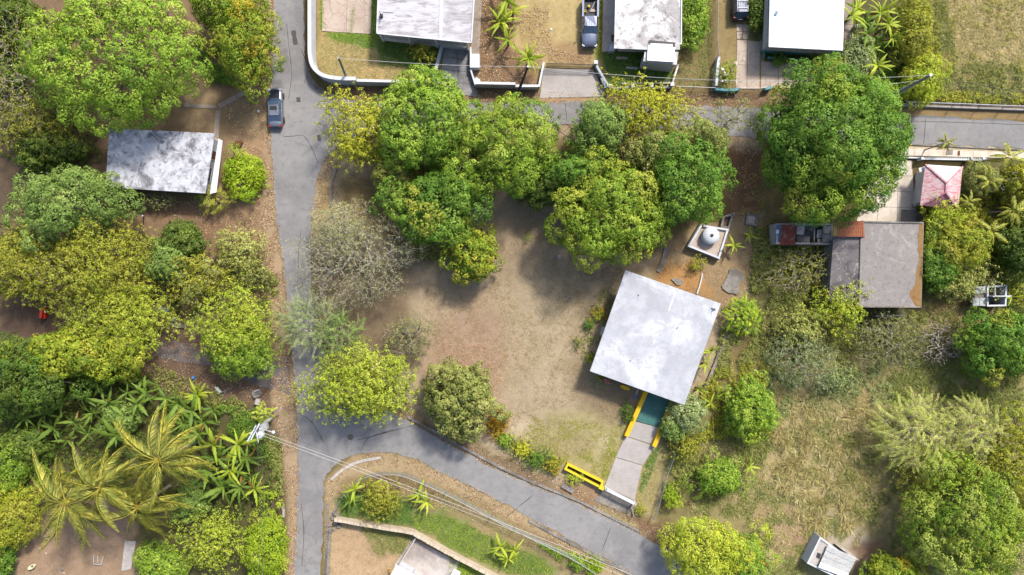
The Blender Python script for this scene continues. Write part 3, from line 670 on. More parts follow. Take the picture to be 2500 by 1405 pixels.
M_YELLOW = mat('yellow_paint', C(246, 196, 0), 0.7, [('n', 1.2, C(226, 172, 10), 0.45, 0.7, 0.6), ('n', 9, C(200, 150, 30), 0.58, 0.74, 0.6)], (24, 0.12))
M_YELLOW2 = mat('lemon_paint', C(240, 214, 40), 0.7, [('n', 1.2, C(222, 190, 40), 0.45, 0.7, 0.6), ('n', 9, C(190, 160, 50), 0.58, 0.74, 0.6)], (24, 0.12))
M_TEAL = mat('teal_paint', C(110, 168, 172), 0.8, [('n', 1.0, C(84, 140, 150), 0.45, 0.7, 0.7), ('n', 9, C(150, 170, 168), 0.58, 0.74, 0.6)])
M_STRIPE = mat('corrugated_awning', C(190, 182, 174), 0.7, [('n', 2, C(160, 150, 142), 0.45, 0.7, 0.6)])
M_RUST = mat('rusted_sheet', C(150, 74, 56), 0.85, [('d', 0.9, C(190, 176, 166), 0.55, 0.68, 0.8), ('n', 3, C(110, 50, 40), 0.45, 0.66, 0.8), ('n', (2, 12, 2), C(176, 104, 76), 0.52, 0.68, 0.6)])
M_BLUEGREY = mat('blue_sheet', C(128, 152, 178), 0.7, [('n', 2, C(100, 122, 146), 0.45, 0.68, 0.7), ('n', 12, C(170, 180, 190), 0.55, 0.7, 0.5)])
M_TILE = mat('terracotta', C(196, 122, 84), 0.85, [('n', 1.6, C(168, 92, 62), 0.42, 0.66, 0.8), ('n', 8, C(222, 160, 118), 0.52, 0.7, 0.6), ('n', 22, C(130, 76, 56), 0.56, 0.72, 0.5)])
M_SHEET = mat('zinc_sheet', C(240, 240, 238), 0.6, [('n', (0.8, 5, 1), C(188, 190, 190), 0.45, 0.68, 0.7), ('n', 1.2, C(226, 200, 166), 0.60, 0.72, 0.6), ('n', 14, C(190, 188, 184), 0.56, 0.72, 0.5)])
M_FADED = mat('faded_red_roof', C(226, 190, 190), 0.85, [('d', (0.9, 2.6, 1), C(196, 92, 100), 0.47, 0.60, 0.85), ('n', (1.5, 7, 2), C(240, 228, 226), 0.50, 0.66, 0.85), ('n', 9, C(170, 90, 100), 0.56, 0.72, 0.6)], (20, 0.2))
M_BROWN = mat('brown_wood', C(120, 72, 48), 0.85, [('n', (2, 12, 12), C(92, 54, 38), 0.45, 0.66, 0.8)])

# ---- stained flat roofed house on the left
zr = 3.3
pA = xy([(266, 313), (524, 326), (501, 473), (257, 458)], zr)
cA = P(385, 392)
hA = root('flat_roof_house', (cA.x, cA.y, 0), 'house with black stained white flat roof left of the long road', 'house')
roof_slab(hA, pA, zr - 0.22, zr, M_ROOF_A)
wA = wallset(hA, inset(pA, 0.75), 0, zr - 0.22, M_WALL_A)
on_wall(hA, wA[0], wA[1], 0.12, 0.24, 1.0, 2.2, 'window', M_GLASS, M_WHITE)
on_wall(hA, wA[0], wA[1], 0.40, 0.52, 1.0, 2.2, 'window', M_GLASS, M_WHITE)
on_wall(hA, wA[0], wA[1], 0.68, 0.78, 0.05, 2.15, 'door', M_BROWN, M_WHITE)
on_wall(hA, wA[1], wA[2], 0.2, 0.45, 1.0, 2.2, 'window', M_GLASS, M_WHITE)
on_wall(hA, wA[1], wA[2], 0.62, 0.78, 0.05, 2.15, 'door', M_BROWN, M_WHITE)
MB().bar(P(341, 392, zr + 0.05), P(330, 440, zr + 0.05), 0.08, 0.09).build('roof_pipe', M_WHITE, hA)
MB().tube([P(344, 372, zr), P(344, 372, zr + 0.45)], 0.05, 6).build('vent_pipe', M_STEEL, hA)
# porch on its right side: beams and awning strip
mb = MB(); mb.prism(xy([(533, 338), (543, 344), (528, 470), (512, 474)], 2.7), 2.6, 2.66); mb.build('awning', M_SHEET, hA)
for x, y in ((536, 346), (530, 400), (518, 466)):
    MB().tube([P(x, y, 0), P(x, y, 2.6)], 0.06, 6).build('post', M_WHITE, hA)
MB().prism(xy([(516, 330), (540, 346), (524, 478), (500, 476)]), 0.0, 0.14).build('porch_floor', M_PINK, hA)
MB().bar(P(262, 462, 2.2), P(305, 474, 2.2), 0.9, 0.08).build('lean_to_roof', M_CONC_D, hA)
MB().bar(P(296, 480, 0.5), P(306, 498, 0.5), 0.12, 0.9).build('low_wall', M_CONC_D, hA)

# ---- house at the top with white grille
zr = 3.4
pB = xy([(927, -130), (1166, -150), (1151, 106), (919, 83)], zr)
cB = P(1040, 0)
hB = root('grille_house', (cB.x, cB.y, 0), 'long white house with ornamental front grille at the top of the picture', 'house')
roof_slab(hB, pB, zr - 0.25, zr, M_ROOF_B)
MB().bar(P(1079, -130, zr + 0.03), P(1076, 96, zr + 0.03), 0.36, 0.07).build('roof_seam', M_WHITE, hB)
for a, b in (((921, 82), (1151, 104.5)), ((1151, 104), (1165, -130)), ((928, -130), (920, 82))):
    MB().bar(P(*a, zr + 0.05), P(*b, zr + 0.05), 0.14, 0.1).build('parapet', M_WHITE, hB)
iB = xy([(937, 100), (1142, 124), (1150, -120), (945, -120)], 0.0)
wB = wallset(hB, iB, 0, 1.0, M_WHITE)
wallset(hB, inset(iB, 0.9), 1.0, zr - 0.25, M_WALL_A, 'inner_wall')
fa, fb = Vector(iB[0]), Vector(iB[1])
MB().bar((fa.x, fa.y, 2.95), (fb.x, fb.y, 2.95), 0.16, 0.3).build('beam', M_WHITE, hB)
for u in (0.0, 0.33, 0.64, 1.0):
    q = fa.lerp(fb, u); MB().box((q.x, q.y, 1.55), (0.26, 0.26, 3.1), 0.1).build('pillar', M_WHITE, hB)
for k, (u0, u1) in enumerate(((0.02, 0.32), (0.345, 0.63), (0.655, 0.985))):
    mb = MB(); n = 22
    for i in range(n):
        q = fa.lerp(fb, u0 + (u1 - u0) * (i + 0.5) / n); mb.box((q.x, q.y, (1.9 if k < 2 else 1.45)), (0.06, 0.05, (1.8 if k < 2 else 2.7)), 0.1)
    for zz in ((1.05, 1.9, 2.75) if k < 2 else (0.3, 1.0, 1.7, 2.4)):
        p_, q_ = fa.lerp(fb, u0), fa.lerp(fb, u1); mb.bar((p_.x, p_.y, zz), (q_.x, q_.y, zz), 0.05, 0.06)
    mb.build('grille', M_WHITE, hB, kind='stuff')
for a, b in (((929, 30), (931, 40)),):
    mb = MB(); mb.tube([P(931, 38, zr), P(931, 38, zr + 0.9)], 0.06, 6); mb.tube([P(931, 38, zr + 0.5), P(926, 28, zr + 0.9)], 0.04, 5)
    mb.box(P(931, 39, zr + 0.15), (0.35, 0.35, 0.3)); mb.build('roof_mast', M_DARK, hB)
MB().bar(P(934, 30, zr + 0.04), P(960, 31, zr + 0.04), 0.05, 0.06).build('roof_pipe', M_STEEL, hB)

# ---- house with patchy roof and barrel porch
zr = 3.4
hC = root('porch_house', tuple(P(1580, 20))[:2] + (0,), 'white house with peeling patchy roof and a small white porch box', 'house')
pC = xy([(1505, -140), (1662, -140), (1660, 122), (1576, 122), (1499, 119)], zr)
roof_slab(hC, pC, zr - 0.2, zr, M_ROOF_C)
wallset(hC, xy([(1512, -130), (1652, -130), (1650, 130), (1508, 127)]), 0, zr - 0.2, M_WHITE)
zp = 3.15
pP = xy([(1574, 126), (1657, 126), (1652, 159), (1570, 150)], zp)
wallset(hC, inset(pP, 0.12), 0, zp - 0.14, M_WHITE, 'porch_wall')
roof_slab(hC, pP, zp - 0.14, zp, M_ROOF_C, 'porch_roof')
# vaulted white cover
vs_, fs_ = [], []
N = 14
for j, (ya, yb) in enumerate(((106, 109), (148, 152))):
    for i in range(N + 1):
        u = i / N; x = 1582 + u * (1648 - 1582) - j * 2; y = ya + (yb - ya) * u
        z = 3.5 + 0.38 * math.sin(math.pi * u)
        vs_.append(P(x, y, z))
n1 = N + 1
for i in range(N): fs_.append((i, i + 1, n1 + i + 1, n1 + i))
base_ = len(vs_)
for j, (ya, yb) in enumerate(((106, 109), (148, 152))):
    for i in range(N + 1):
        u = i / N; vs_.append(P(1582 + u * 66 - j * 2, ya + (yb - ya) * u, 3.16))
for j in (0, 1):
    for i in range(N):
        a = j * n1 + i; b = base_ + j * n1 + i
        fs_.append((a, a + 1, b + 1, b) if j else (a + 1, a, b, b + 1))
MB().add(vs_, fs_).build('vault_cover', M_ROOF_D, hC, smooth=False)
MB().bar(P(1584, 104, 3.55), P(1648, 110, 3.55), 0.5, 0.12).build('vault_flashing', M_DARK, hC)
w = MB().prism(xy([(1488, 112), (1500, 110), (1500, 127), (1485, 128)], 0.6), 0.06, 1.0).build('side_step', M_WALL_A, hC)
on_wall(hC, xy([(1508, 127)])[0], xy([(1568, 129)])[0], 0.3, 0.7, 1.0, 2.2, 'window', M_GLASS, M_WHITE)
MB().box(P(1496, 93, 0.07), (0.35, 0.8, 0.05)).build('door_mat', M_BROWN, hC)
MB().bar(P(1648, 160, 0.5), P(1637, 160, 0.5), 0.1, 0.1).build('pipe', M_WHITE, hC)

# ---- bright white roofed house with striped awnings
zr = 3.5
hD = root('white_roof_house', tuple(P(1965, 20))[:2] + (0,), 'house with gleaming white flat roof and striped awnings', 'house')
pD = xy([(1883, -140), (2066, -140), (2058, 124), (1877, 115)], zr)
roof_slab(hD, pD, zr - 0.25, zr, M_ROOF_D)
wallset(hD, inset(pD, 0.5), 0, zr - 0.25, M_TEAL)
def awning(rt, a0, a1, b0, b1, n, m, name='awning'):
    """corrugated sheet between upper edge a0-a1 and lower edge b0-b1 (world)"""
    a0, a1, b0, b1 = map(Vector, (a0, a1, b0, b1)); vs, fs = [], []
    nn = (a1 - a0).cross(b0 - a0).normalized()
    for i in range(2 * n + 1):
        u = i / (2 * n); o = nn * (0.045 if i % 2 else -0.045)
        vs += [a0.lerp(a1, u) + o, b0.lerp(b1, u) + o]
    for i in range(2 * n): fs.append((2 * i, 2 * i + 2, 2 * i + 3, 2 * i + 1))
    return MB().add(vs, fs).build(name, m, rt)
awning(hD, P(1874, 112, 3.2), P(2058, 121, 3.2), P(1862, 122, 2.5), P(2056, 134, 2.5), 46, M_STRIPE)
awning(hD, P(1879, -140, 3.2), P(1874, 112, 3.2), P(1872, -140, 2.6), P(1862, 122, 2.6), 56, M_STRIPE)
mb = MB(); mb.box(P(1895, 33, zr + 0.06), (0.35, 0.5, 0.12), -0.5); mb.build('roof_box', M_BLUEGREY, hD)
MB().bar(P(2003, 18, zr + 0.03), P(2028, -4, zr + 0.03), 0.05, 0.05).build('roof_pipe', M_STEEL, hD)
mb = MB(); mb.prism(xy([(1862, 124), (1864, 124), (1864, 145), (1862, 145)]), 0, 0.5); mb.prism(xy([(1872, 141), (1985, 150), (1985, 153), (1872, 145)]), 0, 0.45)
mb.build('bed_edge', M_TEAL, hD)
MB().prism(xy([(1856, 100), (1877, 103), (1874, 122), (1856, 124)]), 0.0, 0.12).build('porch_floor', M_PINK, hD)

# ---- the white house in the middle
zr = 3.5
hE = root('white_house', tuple(P(1600, 825))[:2] + (0,), 'central house with large slanted white flat roof and yellow walls', 'house')
pE = xy([(1527, 660), (1760, 742), (1671, 990), (1440, 907)], zr)
roof_slab(hE, pE, zr - 0.2, zr, M_ROOF_E)
wE = wallset(hE, inset(pE, 1.3), 0, zr - 0.2, M_YELLOW)
for i in range(4):
    a, b = wE[i], wE[(i + 1) % 4]
    on_wall(hE, a, b, 0.16, 0.3, 1.0, 2.2, 'window', M_GLASS, M_WHITE); on_wall(hE, a, b, 0.66, 0.8, 1.0, 2.2, 'window', M_GLASS, M_WHITE)
mb = MB(); mb.tube([P(1745, 754, zr), P(1745, 754, zr + 0.5)], 0.07, 8); mb.bar(P(1738, 752, zr + 0.1), P(1748, 756, zr + 0.1), 0.12, 0.18); mb.build('vent_pipe', M_STEEL, hE)
MB().bar(P(1740, 762, zr + 0.02), P(1735, 785, zr + 0.02), 0.1, 0.05).build('roof_pipe', M_SHEET, hE)
MB().bar(P(1650, 710, zr + 0.012), P(1632, 760, zr + 0.012), 0.18, 0.03).build('roof_seam', M_WHITE, hE)
for a_, b_ in (((1484, 786), (1716, 868)), ((1462, 846), (1694, 928))):
    MB().bar(P(*a_, zr + 0.006), P(*b_, zr + 0.006), 0.06, 0.014).build('roof_seam', M_ROOF_E, hE)
for x_, y_ in ((1560, 720), (1655, 800), (1540, 880)):
    MB().tube([P(x_, y_, zr), P(x_, y_, zr + 0.22)], 0.06, 7).build('drain_vent', M_STEEL, hE)
# white window guard on the left side
mb = MB()
for i in range(6):
    mb.bar(P(1470 + i * 1.6, 798 + i * 0.6, 1.1), P(1465 + i * 1.6, 818 + i * 0.6, 1.1), 0.05, 0.05)
mb.bar(P(1470, 798, 1.1), P(1479, 801, 1.1), 0.05, 0.05); mb.bar(P(1465, 818, 1.1), P(1474, 821, 1.1), 0.05, 0.05)
for x, y in ((1470, 798), (1479, 801), (1465, 818), (1474, 821)): mb.bar(P(x, y, 0), P(x, y, 1.1), 0.05, 0.05)
mb.top('window_guard', M_WHITE, 'white slatted bench frame against the left side of the white house', 'bench', base=tuple(P(1472, 810)))
def low_wall(name, pts, w, h, m, label, cat='wall', group=None, cap=None, sm=5, z0=-0.05):
    p = xy(pts) if sm == 0 else xy(cat_rom(pts, sm))
    l, r_ = [], []
    for i, q in enumerate(p):
        q = Vector(q); t = (Vector(p[min(i + 1, len(p) - 1)]) - Vector(p[max(i - 1, 0)])).normalized(); nn = Vector((-t.y, t.x))
        l.append(tuple(q + nn * w / 2)); r_.append(tuple(q - nn * w / 2))
    return MB().prism(l + r_[::-1], z0, h).top(name, m, label, cat, group, base=(*p[0], 0))
low_wall('driveway_wall', [(1578, 948), (1527, 1063)], 0.5, 0.75, M_YELLOW, 'yellow low wall on the left side of the teal carport floor', sm=0)
low_wall('driveway_wall', [(1644, 972), (1594, 1088)], 0.5, 0.75, M_YELLOW, 'yellow low wall on the right side of the teal carport floor', sm=0)
# yellow oval table, blue shovel-like sign
mb = MB(); c = P(1526, 947, 0.7)
mb.prism([(c.x + 0.62 * math.cos(a) * math.cos(-0.35) - 0.24 * math.sin(a) * math.sin(-0.35), c.y + 0.62 * math.cos(a) * math.sin(-0.35) + 0.24 * math.sin(a) * math.cos(-0.35)) for a in [2 * math.pi * i / 20 for i in range(20)]], 0.6, 0.75)
mb.prism([(c.x + 0.2 * math.cos(a), c.y + 0.12 * math.sin(a)) for a in [2 * math.pi * i / 10 for i in range(10)]], 0.0, 0.6)
mb.top('oval_planter', M_YELLOW, 'yellow oval planter in front of the white house', 'planter', base=(c.x, c.y, 0))
rt = root('shovel', tuple(P(1552, 962)), 'blue headed long handled shovel leaning beside the carport', 'shovel')
MB().tube([P(1559, 950, 1.3), P(1552, 964, 0.45)], 0.035, 6).build('handle', M_WHITE, rt)
MB().add([P(1549, 965, 0.42), P(1554, 967, 0.42), P(1550, 976, 0.1), P(1546, 974, 0.1), P(1549, 965, 0.38), P(1554, 967, 0.38), P(1550, 976, 0.06), P(1546, 974, 0.06)],
         [(0, 3, 2, 1), (4, 5, 6, 7), (0, 1, 5, 4), (1, 2, 6, 5), (2, 3, 7, 6), (3, 0, 4, 7)]).build('blade', mat('blue_paint', C(90, 122, 190), 0.6), rt)

# yellow planter box and white gate at the foot of the drive
def frame_box(pts_out, th, h, m, name, label, cat, z0=-0.05):
    rt = root(name, tuple(P(*np.mean(pts_out, 0))), label, cat)
    wallset(rt, xy(pts_out), z0, h, m, 'wall', th)
    return rt
fb_ = frame_box([(1376, 1143), (1384, 1128), (1472, 1172), (1466, 1190)], 0.22, 0.75, M_YELLOW2, 'planter_box', 'long yellow planter box wall beside the driveway gate', 'planter')
MB().prism(inset(xy([(1376, 1143), (1384, 1128), (1472, 1172), (1466, 1190)]), 0.3), 0, 0.12).build('soil', mat('soil', C(92, 78, 40), 0.95, [('n', 6, C(70, 56, 30), 0.45, 0.65)]), fb_)
mb = MB(); mb.bar(P(1462, 1187, 0.45), P(1474, 1193, 0.45), 0.4, 0.9); mb.build('end_post', M_YELLOW2, fb_)
gt = root('sliding_gate', tuple(P(1510, 1207)), 'white sliding gate across the foot of the concrete driveway', 'gate')
a, b = P(1476, 1188), P(1547, 1224)
MB().bar(a + Vector((0, 0, 1.25)), b + Vector((0, 0, 1.25)), 0.3, 0.1).build('top_rail', M_WHITE, gt)
MB().bar(a + Vector((0, 0, 0.12)), b + Vector((0, 0, 0.12)), 0.08, 0.08).build('bottom_rail', M_WHITE, gt)
mb = MB()
for i in range(24):
    q = a.lerp(b, (i + 0.5) / 24); mb.box((q.x, q.y, 0.7), (0.06, 0.06, 1.05))
mb.build('bars', M_WHITE, gt, kind='stuff')
for q in (a, b): MB().box((q.x, q.y, 0.65), (0.22, 0.22, 1.3), -0.45).build('post', M_WHITE, gt)
st = root('gate_stay', tuple(P(1541, 1248)), 'small white steel gate frame standing open beside the driveway foot', 'gate')
a, b = P(1539, 1232), P(1545, 1258)
for zz in (1.1, 0.1): MB().bar(a + Vector((0, 0, zz)), b + Vector((0, 0, zz)), 0.07, 0.07).build('rail', M_STEEL, st)
for q in (a, b): MB().bar(q, q + Vector((0, 0, 1.1)), 0.07, 0.07).build('post', M_STEEL, st)
MB().bar(P(1543, 1246, 1.1), P(1552, 1236, 0.1), 0.06, 0.06).build('brace', M_STEEL, st)

# ---- ruined house on the right
zr = 3.6
hF = root('grey_house', tuple(P(2140, 650))[:2] + (0,), 'abandoned house with weathered grey flat roof and terracotta canopy', 'house')
pF1 = xy([(2102, 541), (2256, 543), (2250, 751), (2097, 750)], zr)
pF2 = xy([(2036, 578), (2101.5, 578), (2096.5, 750), (2024, 735)], zr)
roof_slab(hF, pF1, zr - 0.2, zr, M_ROOF_F)
roof_slab(hF, pF2, zr - 0.34, zr - 0.14, M_ROOF_F2, 'lower_roof')
wallset(hF, inset(pF1, 0.5), 0, zr - 0.2, M_CONC_D); wallset(hF, inset(pF2, 0.4), 0, zr - 0.34, M_CONC_D)
MB().bar(P(2100, 580, zr - 0.08), P(2097, 750, zr - 0.08), 0.1, 0.08).build('roof_joint', M_DARK, hF)
for a, b in (((2104, 542), (2254, 544.5)), ((2098, 749), (2248, 750))):
    MB().bar(P(*a, zr + 0.06), P(*b, zr + 0.06), 0.16, 0.12).build('parapet', M_CONC_D, hF)
M_MOSS = mat('ochre_moss', C(150, 118, 70), 0.95, [('n', 2, C(140, 92, 50), 0.45, 0.65, 0.8), ('n', 9, C(182, 146, 96), 0.52, 0.7, 0.7), ('n', 24, C(225, 205, 180), 0.6, 0.72, 0.6)], (14, 0.4))
q = cat_rom([(2247, 546), (2240, 580), (2243, 630), (2238, 665), (2232, 700), (2222, 712), (2224, 730), (2238, 748)], 5)
q = [(x + rr.uniform(-3, 2), y) for x, y in q]
MB().prism(xy(q + [(2249, 748), (2254, 546)], zr + 0.02), zr - 0.01, zr + 0.02).build('moss_strip', M_MOSS, hF)
# terracotta tiles, each its own piece
def half_tile():
    vs, fs = [], []
    for j in (0, 1):
        for i in range(6):
            a = math.pi * i / 5
            vs.append((0.13 * math.cos(a) * (1 - 0.08 * j), -0.47 * j, 0.08 * math.sin(a) + 0.02 * (1 - j)))
    for i in range(5): fs.append((i, i + 6, i + 7, i + 1))
    b = len(vs)
    vs += [(x, y, z - 0.025) for x, y, z in vs[:12]]
    for i in range(5): fs.append((b + i, b + i + 1, b + i + 7, b + i + 6))
    for i in range(5): fs.append((6 + i, b + 6 + i, b + 7 + i, 7 + i))
    me = bpy.data.meshes.new('roof_tile'); me.from_pydata(vs, [], fs); me.materials.append(M_TILE); return me
tm = half_tile()
a0, a1, b0, b1 = P(2045, 540, 4.35), P(2108, 540, 4.35), P(2044, 578, 3.85), P(2111, 578, 3.85)
MB().add([a0, a1, b1, b0, a0 - Vector((0, 0, .12)), a1 - Vector((0, 0, .12)), b1 - Vector((0, 0, .12)), b0 - Vector((0, 0, .12))],
         [(0, 3, 2, 1), (4, 5, 6, 7), (0, 1, 5, 4), (1, 2, 6, 5), (2, 3, 7, 6), (3, 0, 4, 7)]).build('canopy_deck', M_RUST, hF)
for q in (a0, a1, b0, b1): MB().bar((q.x, q.y, zr - 0.3), (q.x, q.y, q.z - 0.1), 0.12, 0.12).build('canopy_post', M_CONC_D, hF)
slope = math.atan2(0.5, (b0 - a0).length)
for i in range(13):
    for j in range(4):
        u = (i + 0.5) / 13; v = j / 4
        q = a0.lerp(a1, u).lerp(b0.lerp(b1, u), v)
        o = link('roof_tile', tm, None, hF); o.location = q - parent_world(hF) + Vector((0, 0, 0.02)); o.rotation_euler = (slope * 1.0, rr.uniform(-.04, .04), rr.uniform(-.04, .04))
# annex without roof
an = root('roofless_annex', tuple(P(1965, 572)), 'roofless concrete annex with rusty sheets left of the terracotta canopy', 'building')
pa = xy([(1895, 546), (2034, 546), (2034, 598), (1895, 596)], 2.4)
wallset(an, pa, 0, 2.4, M_CONC, 'wall', 0.2)
MB().prism(inset(pa, 0.5), 0.0, 0.5).build('floor', M_ROOF_F, an)
for pts, z_, m_ in (([(1946, 552), (1966, 551), (1962, 574), (1944, 572)], 2.1, M_CONC), ([(1946, 576), (1978, 578), (1976, 594), (1945, 592)], 1.9, M_CONC_D), ([(1968, 552), (1986, 552), (1985, 566), (1970, 562)], 1.6, M_CONC_D), ([(1996, 584), (2030, 582), (2030, 594), (1996, 594)], 2.0, M_CONC), ([(2012, 552), (2031, 551), (2031, 562), (2012, 566)], 2.3, M_CONC)):
    MB().prism(xy(pts, z_), z_ - 0.08, z_).build('broken_panel', m_, an)
for x in (1988, 2010):
    MB().bar(P(x, 549, 2.35), P(x - 1, 595, 2.35), 0.14, 0.2).build('beam', M_CONC_D, an)
MB().bar(P(1994, 572, 2.3), P(2030, 571, 2.3), 0.1, 0.15).build('beam', M_CONC_D, an)
awning(an, P(1908, 549, 2.62), P(1943, 549, 2.62), P(1904, 598, 2.5), P(1941, 598, 2.5), 9, M_RUST, 'rusty_sheet')
awning(an, P(1895, 549, 2.5), P(1908, 549, 2.5), P(1889, 592, 2.3), P(1904, 592, 2.3), 5, M_BLUEGREY, 'blue_sheet')
MB().box(P(1898, 566, 2.52), (0.35, 0.45, 0.05)).build('blue_patch', M_WHITE, an)
MB().prism(xy([(2011, 556), (2033, 554), (2031, 590), (2008, 592)], 2.2), 2.14, 2.2).build('broken_panel', M_CONC, an)
MB().prism(xy([(1996, 562), (2010, 560), (2009, 580), (1994, 582)], 1.8), 1.74, 1.8).build('broken_panel', M_WHITE, an)
# porch grille at the lower side of that house
rt = root('iron_porch', tuple(P(2180, 765)), 'grey iron porch grille half buried in scrub below the grey roof', 'porch')
mb = MB()
for i in range(14):
    mb.bar(P(2140 + i * 5, 758, 0.2), P(2140 + i * 5, 772, 2.0), 0.05, 0.05)
mb.build('bars', M_STEEL, rt, kind='stuff')
MB().bar(P(2138, 772, 2.0), P(2212, 770, 2.0), 0.1, 0.1).build('rail', M_STEEL, rt)

# ---- gazebo with faded red hipped roof
hG = root('red_roof_house', tuple(P(2297, 455))[:2] + (0,), 'small house with faded red and white hipped roof', 'house')
e = 2.9; rp = 4.1
A, B_, C_, D_ = P(2259, 402, e), P(2350, 408, e), P(2340, 512, e), P(2246, 502, e)
R1, R2 = P(2311, 447, rp), P(2309, 470, rp)
def panel(pts, m, name):
    nn = (pts[1] - pts[0]).cross(pts[2] - pts[0]).normalized()
    if nn.z < 0: nn = -nn
    n = len(pts); v = [p for p in pts] + [p - nn * 0.08 for p in pts]
    MB().add(v, [tuple(range(n)), tuple(range(n, 2 * n))[::-1]] + [(i, (i + 1) % n, n + (i + 1) % n, n + i) for i in range(n)]).build(name, m, hG)
panel([A, R1, B_], mat('bleached_roof', C(246, 236, 234), 0.8, [('n', 1.2, C(226, 196, 196), 0.5, 0.7, 0.7), ('n', 9, C(210, 170, 172), 0.58, 0.74, 0.6)]), 'roof_panel')
panel([A, D_, R2, R1], M_FADED, 'roof_panel'); panel([D_, C_, R2], mat('dull_red_roof', C(186, 120, 128), 0.85, [('n', (2.6, 0.9, 1), C(160, 60, 72), 0.48, 0.62, 0.8), ('n', 8, C(214, 200, 206), 0.54, 0.68, 0.8)]), 'roof_panel'); panel([C_, B_, R1, R2], M_FADED, 'roof_panel')
M_RIDGE = mat('ridge_cap', C(200, 130, 136), 0.8, [('n', 4, C(240, 226, 226), 0.48, 0.62, 0.8)])
for a, b in ((A, R1), (B_, R1), (C_, R2), (D_, R2), (R1, R2)):
    MB().bar(a + Vector((0, 0, 0.04)), b + Vector((0, 0, 0.04)), 0.2, 0.08).build('ridge_cap', M_RIDGE, hG)
pg = inset([tuple(p)[:2] for p in (A, D_, C_, B_)], 0.7)
wG = wallset(hG, pg, 0, e - 0.05, M_WHITE)
MB().prism(xy([(2232, 440), (2250, 440), (2246, 500), (2226, 498)]), 0.0, 0.25).build('step', mat('clay_floor', C(186, 128, 94), 0.9, [('n', 3, C(150, 96, 70), 0.45, 0.66, 0.8)]), hG)
MB().bar(P(2244, 416, 2.5), P(2258, 412, 2.5), 0.5, 0.06).build('side_awning', M_SHEET, hG)
MB().bar(P(2232, 500, 0.6), P(2250, 494, 0.6), 0.3, 0.5).build('bench_wall', M_SHEET, hG)
low_wall('balustrade', [(2196, 386), (2300, 388), (2368, 389)], 0.16, 0.35, M_WHITE, 'white balustrade wall along the street above the faded red roof', sm=0)
bl = root('balustrade_rail', tuple(P(2310, 388)), 'white balustrade rail with small balusters along the street above the faded red roof', 'railing')
mb = MB()
for i in range(28): q = P(2250 + i * 5.4, 388 + i * 0.1); mb.box((q.x, q.y, 0.65), (0.11, 0.11, 0.6))
mb.build('balusters', M_WHITE, bl, kind='stuff')
MB().bar(P(2246, 388, 1.0), P(2402, 391, 1.0), 0.2, 0.1).build('handrail', M_WHITE, bl)
for x in (2246, 2366, 2395): MB().box(P(x, 389, 0.6), (0.3, 0.3, 1.2)).build('post', M_WHITE, bl)
MB().prism(xy([(2310, 366), (2326, 366), (2325, 379), (2308, 379)]), 0.035, 0.06).top('doorstep_plate', M_CONC_D, 'grey metal grate on the pale pavement beside the small street palm', 'grate')
MB().prism(xy([(2338, 369), (2343, 369), (2343, 380), (2337, 380)]), 0.035, 0.075).top('door_mat', M_BROWN, 'dark red mat on the pale pavement above the faded red roof', 'mat')

# ---- roofless hut on the right
hH = root('roofless_hut', tuple(P(2415, 722)), 'small roofless white block hut with two open cells', 'hut')
ph = xy([(2410, 699), (2459, 696), (2457, 748), (2410, 749)], 2.1)
wallset(hH, ph, 0, 2.1, M_WHITE, 'wall', 0.18)
MB().bar(P(2411, 724, 2.0), P(2457, 723, 2.0), 0.12, 2.0 * 0.95).build('cross_wall', M_WHITE, hH)
MB().bar(P(2428, 701, 1.9), P(2428, 722, 1.9), 0.1, 0.3).build('beam', M_WHITE, hH)
MB().prism(inset(ph, 0.3), 0, 0.06).build('floor', M_CONC_D, hH)
for pts in ([(2378, 701), (2407, 699), (2407, 716), (2376, 718)], [(2375, 729), (2391, 728), (2391, 747), (2375, 747)], [(2392, 728), (2407, 728), (2407, 748), (2392, 747)]):
    MB().prism(xy(pts, 1.9), 1.82, 1.9).build('roof_sheet', mat('grey_sheet', C(196, 202, 202), 0.6, [('n', 3, C(170, 176, 176), 0.45, 0.68, 0.7)]), hH)
MB().prism(xy([(2377, 700), (2409, 699), (2409, 747), (2377, 747)], 1.5), 0.0, 1.75).build('lean_to', M_CONC_D, hH)
bx = root('white_box', tuple(P(2426, 686)), 'white cabinet with dark round opening behind the roofless hut', 'cabinet')
MB().prism(xy([(2419, 680), (2433, 679), (2435, 691), (2420, 693)], 0.9), 0.0, 0.9).build('body', M_WHITE, bx)
MB().lathe(P(2426, 685, 0.905), [(0.16, 0), (0.16, 0.02), (0.0, 0.02)], 12).build('opening', M_DARK, bx)
bt = root('water_barrel', tuple(P(2369, 705)), 'blue and white barrel lying beside the roofless hut', 'barrel')
MB().tube([P(2360, 706, 0.4), P(2369, 705, 0.4)], [0.30, 0.34], 14).build('blue_end', M_BLUEGREY, bt, smooth=True)
MB().tube([P(2369.2, 705, 0.4), P(2378, 704, 0.4), P(2381, 704, 0.4)], [0.33, 0.33, 0.2], 14).build('white_end', M_WHITE, bt, smooth=True)

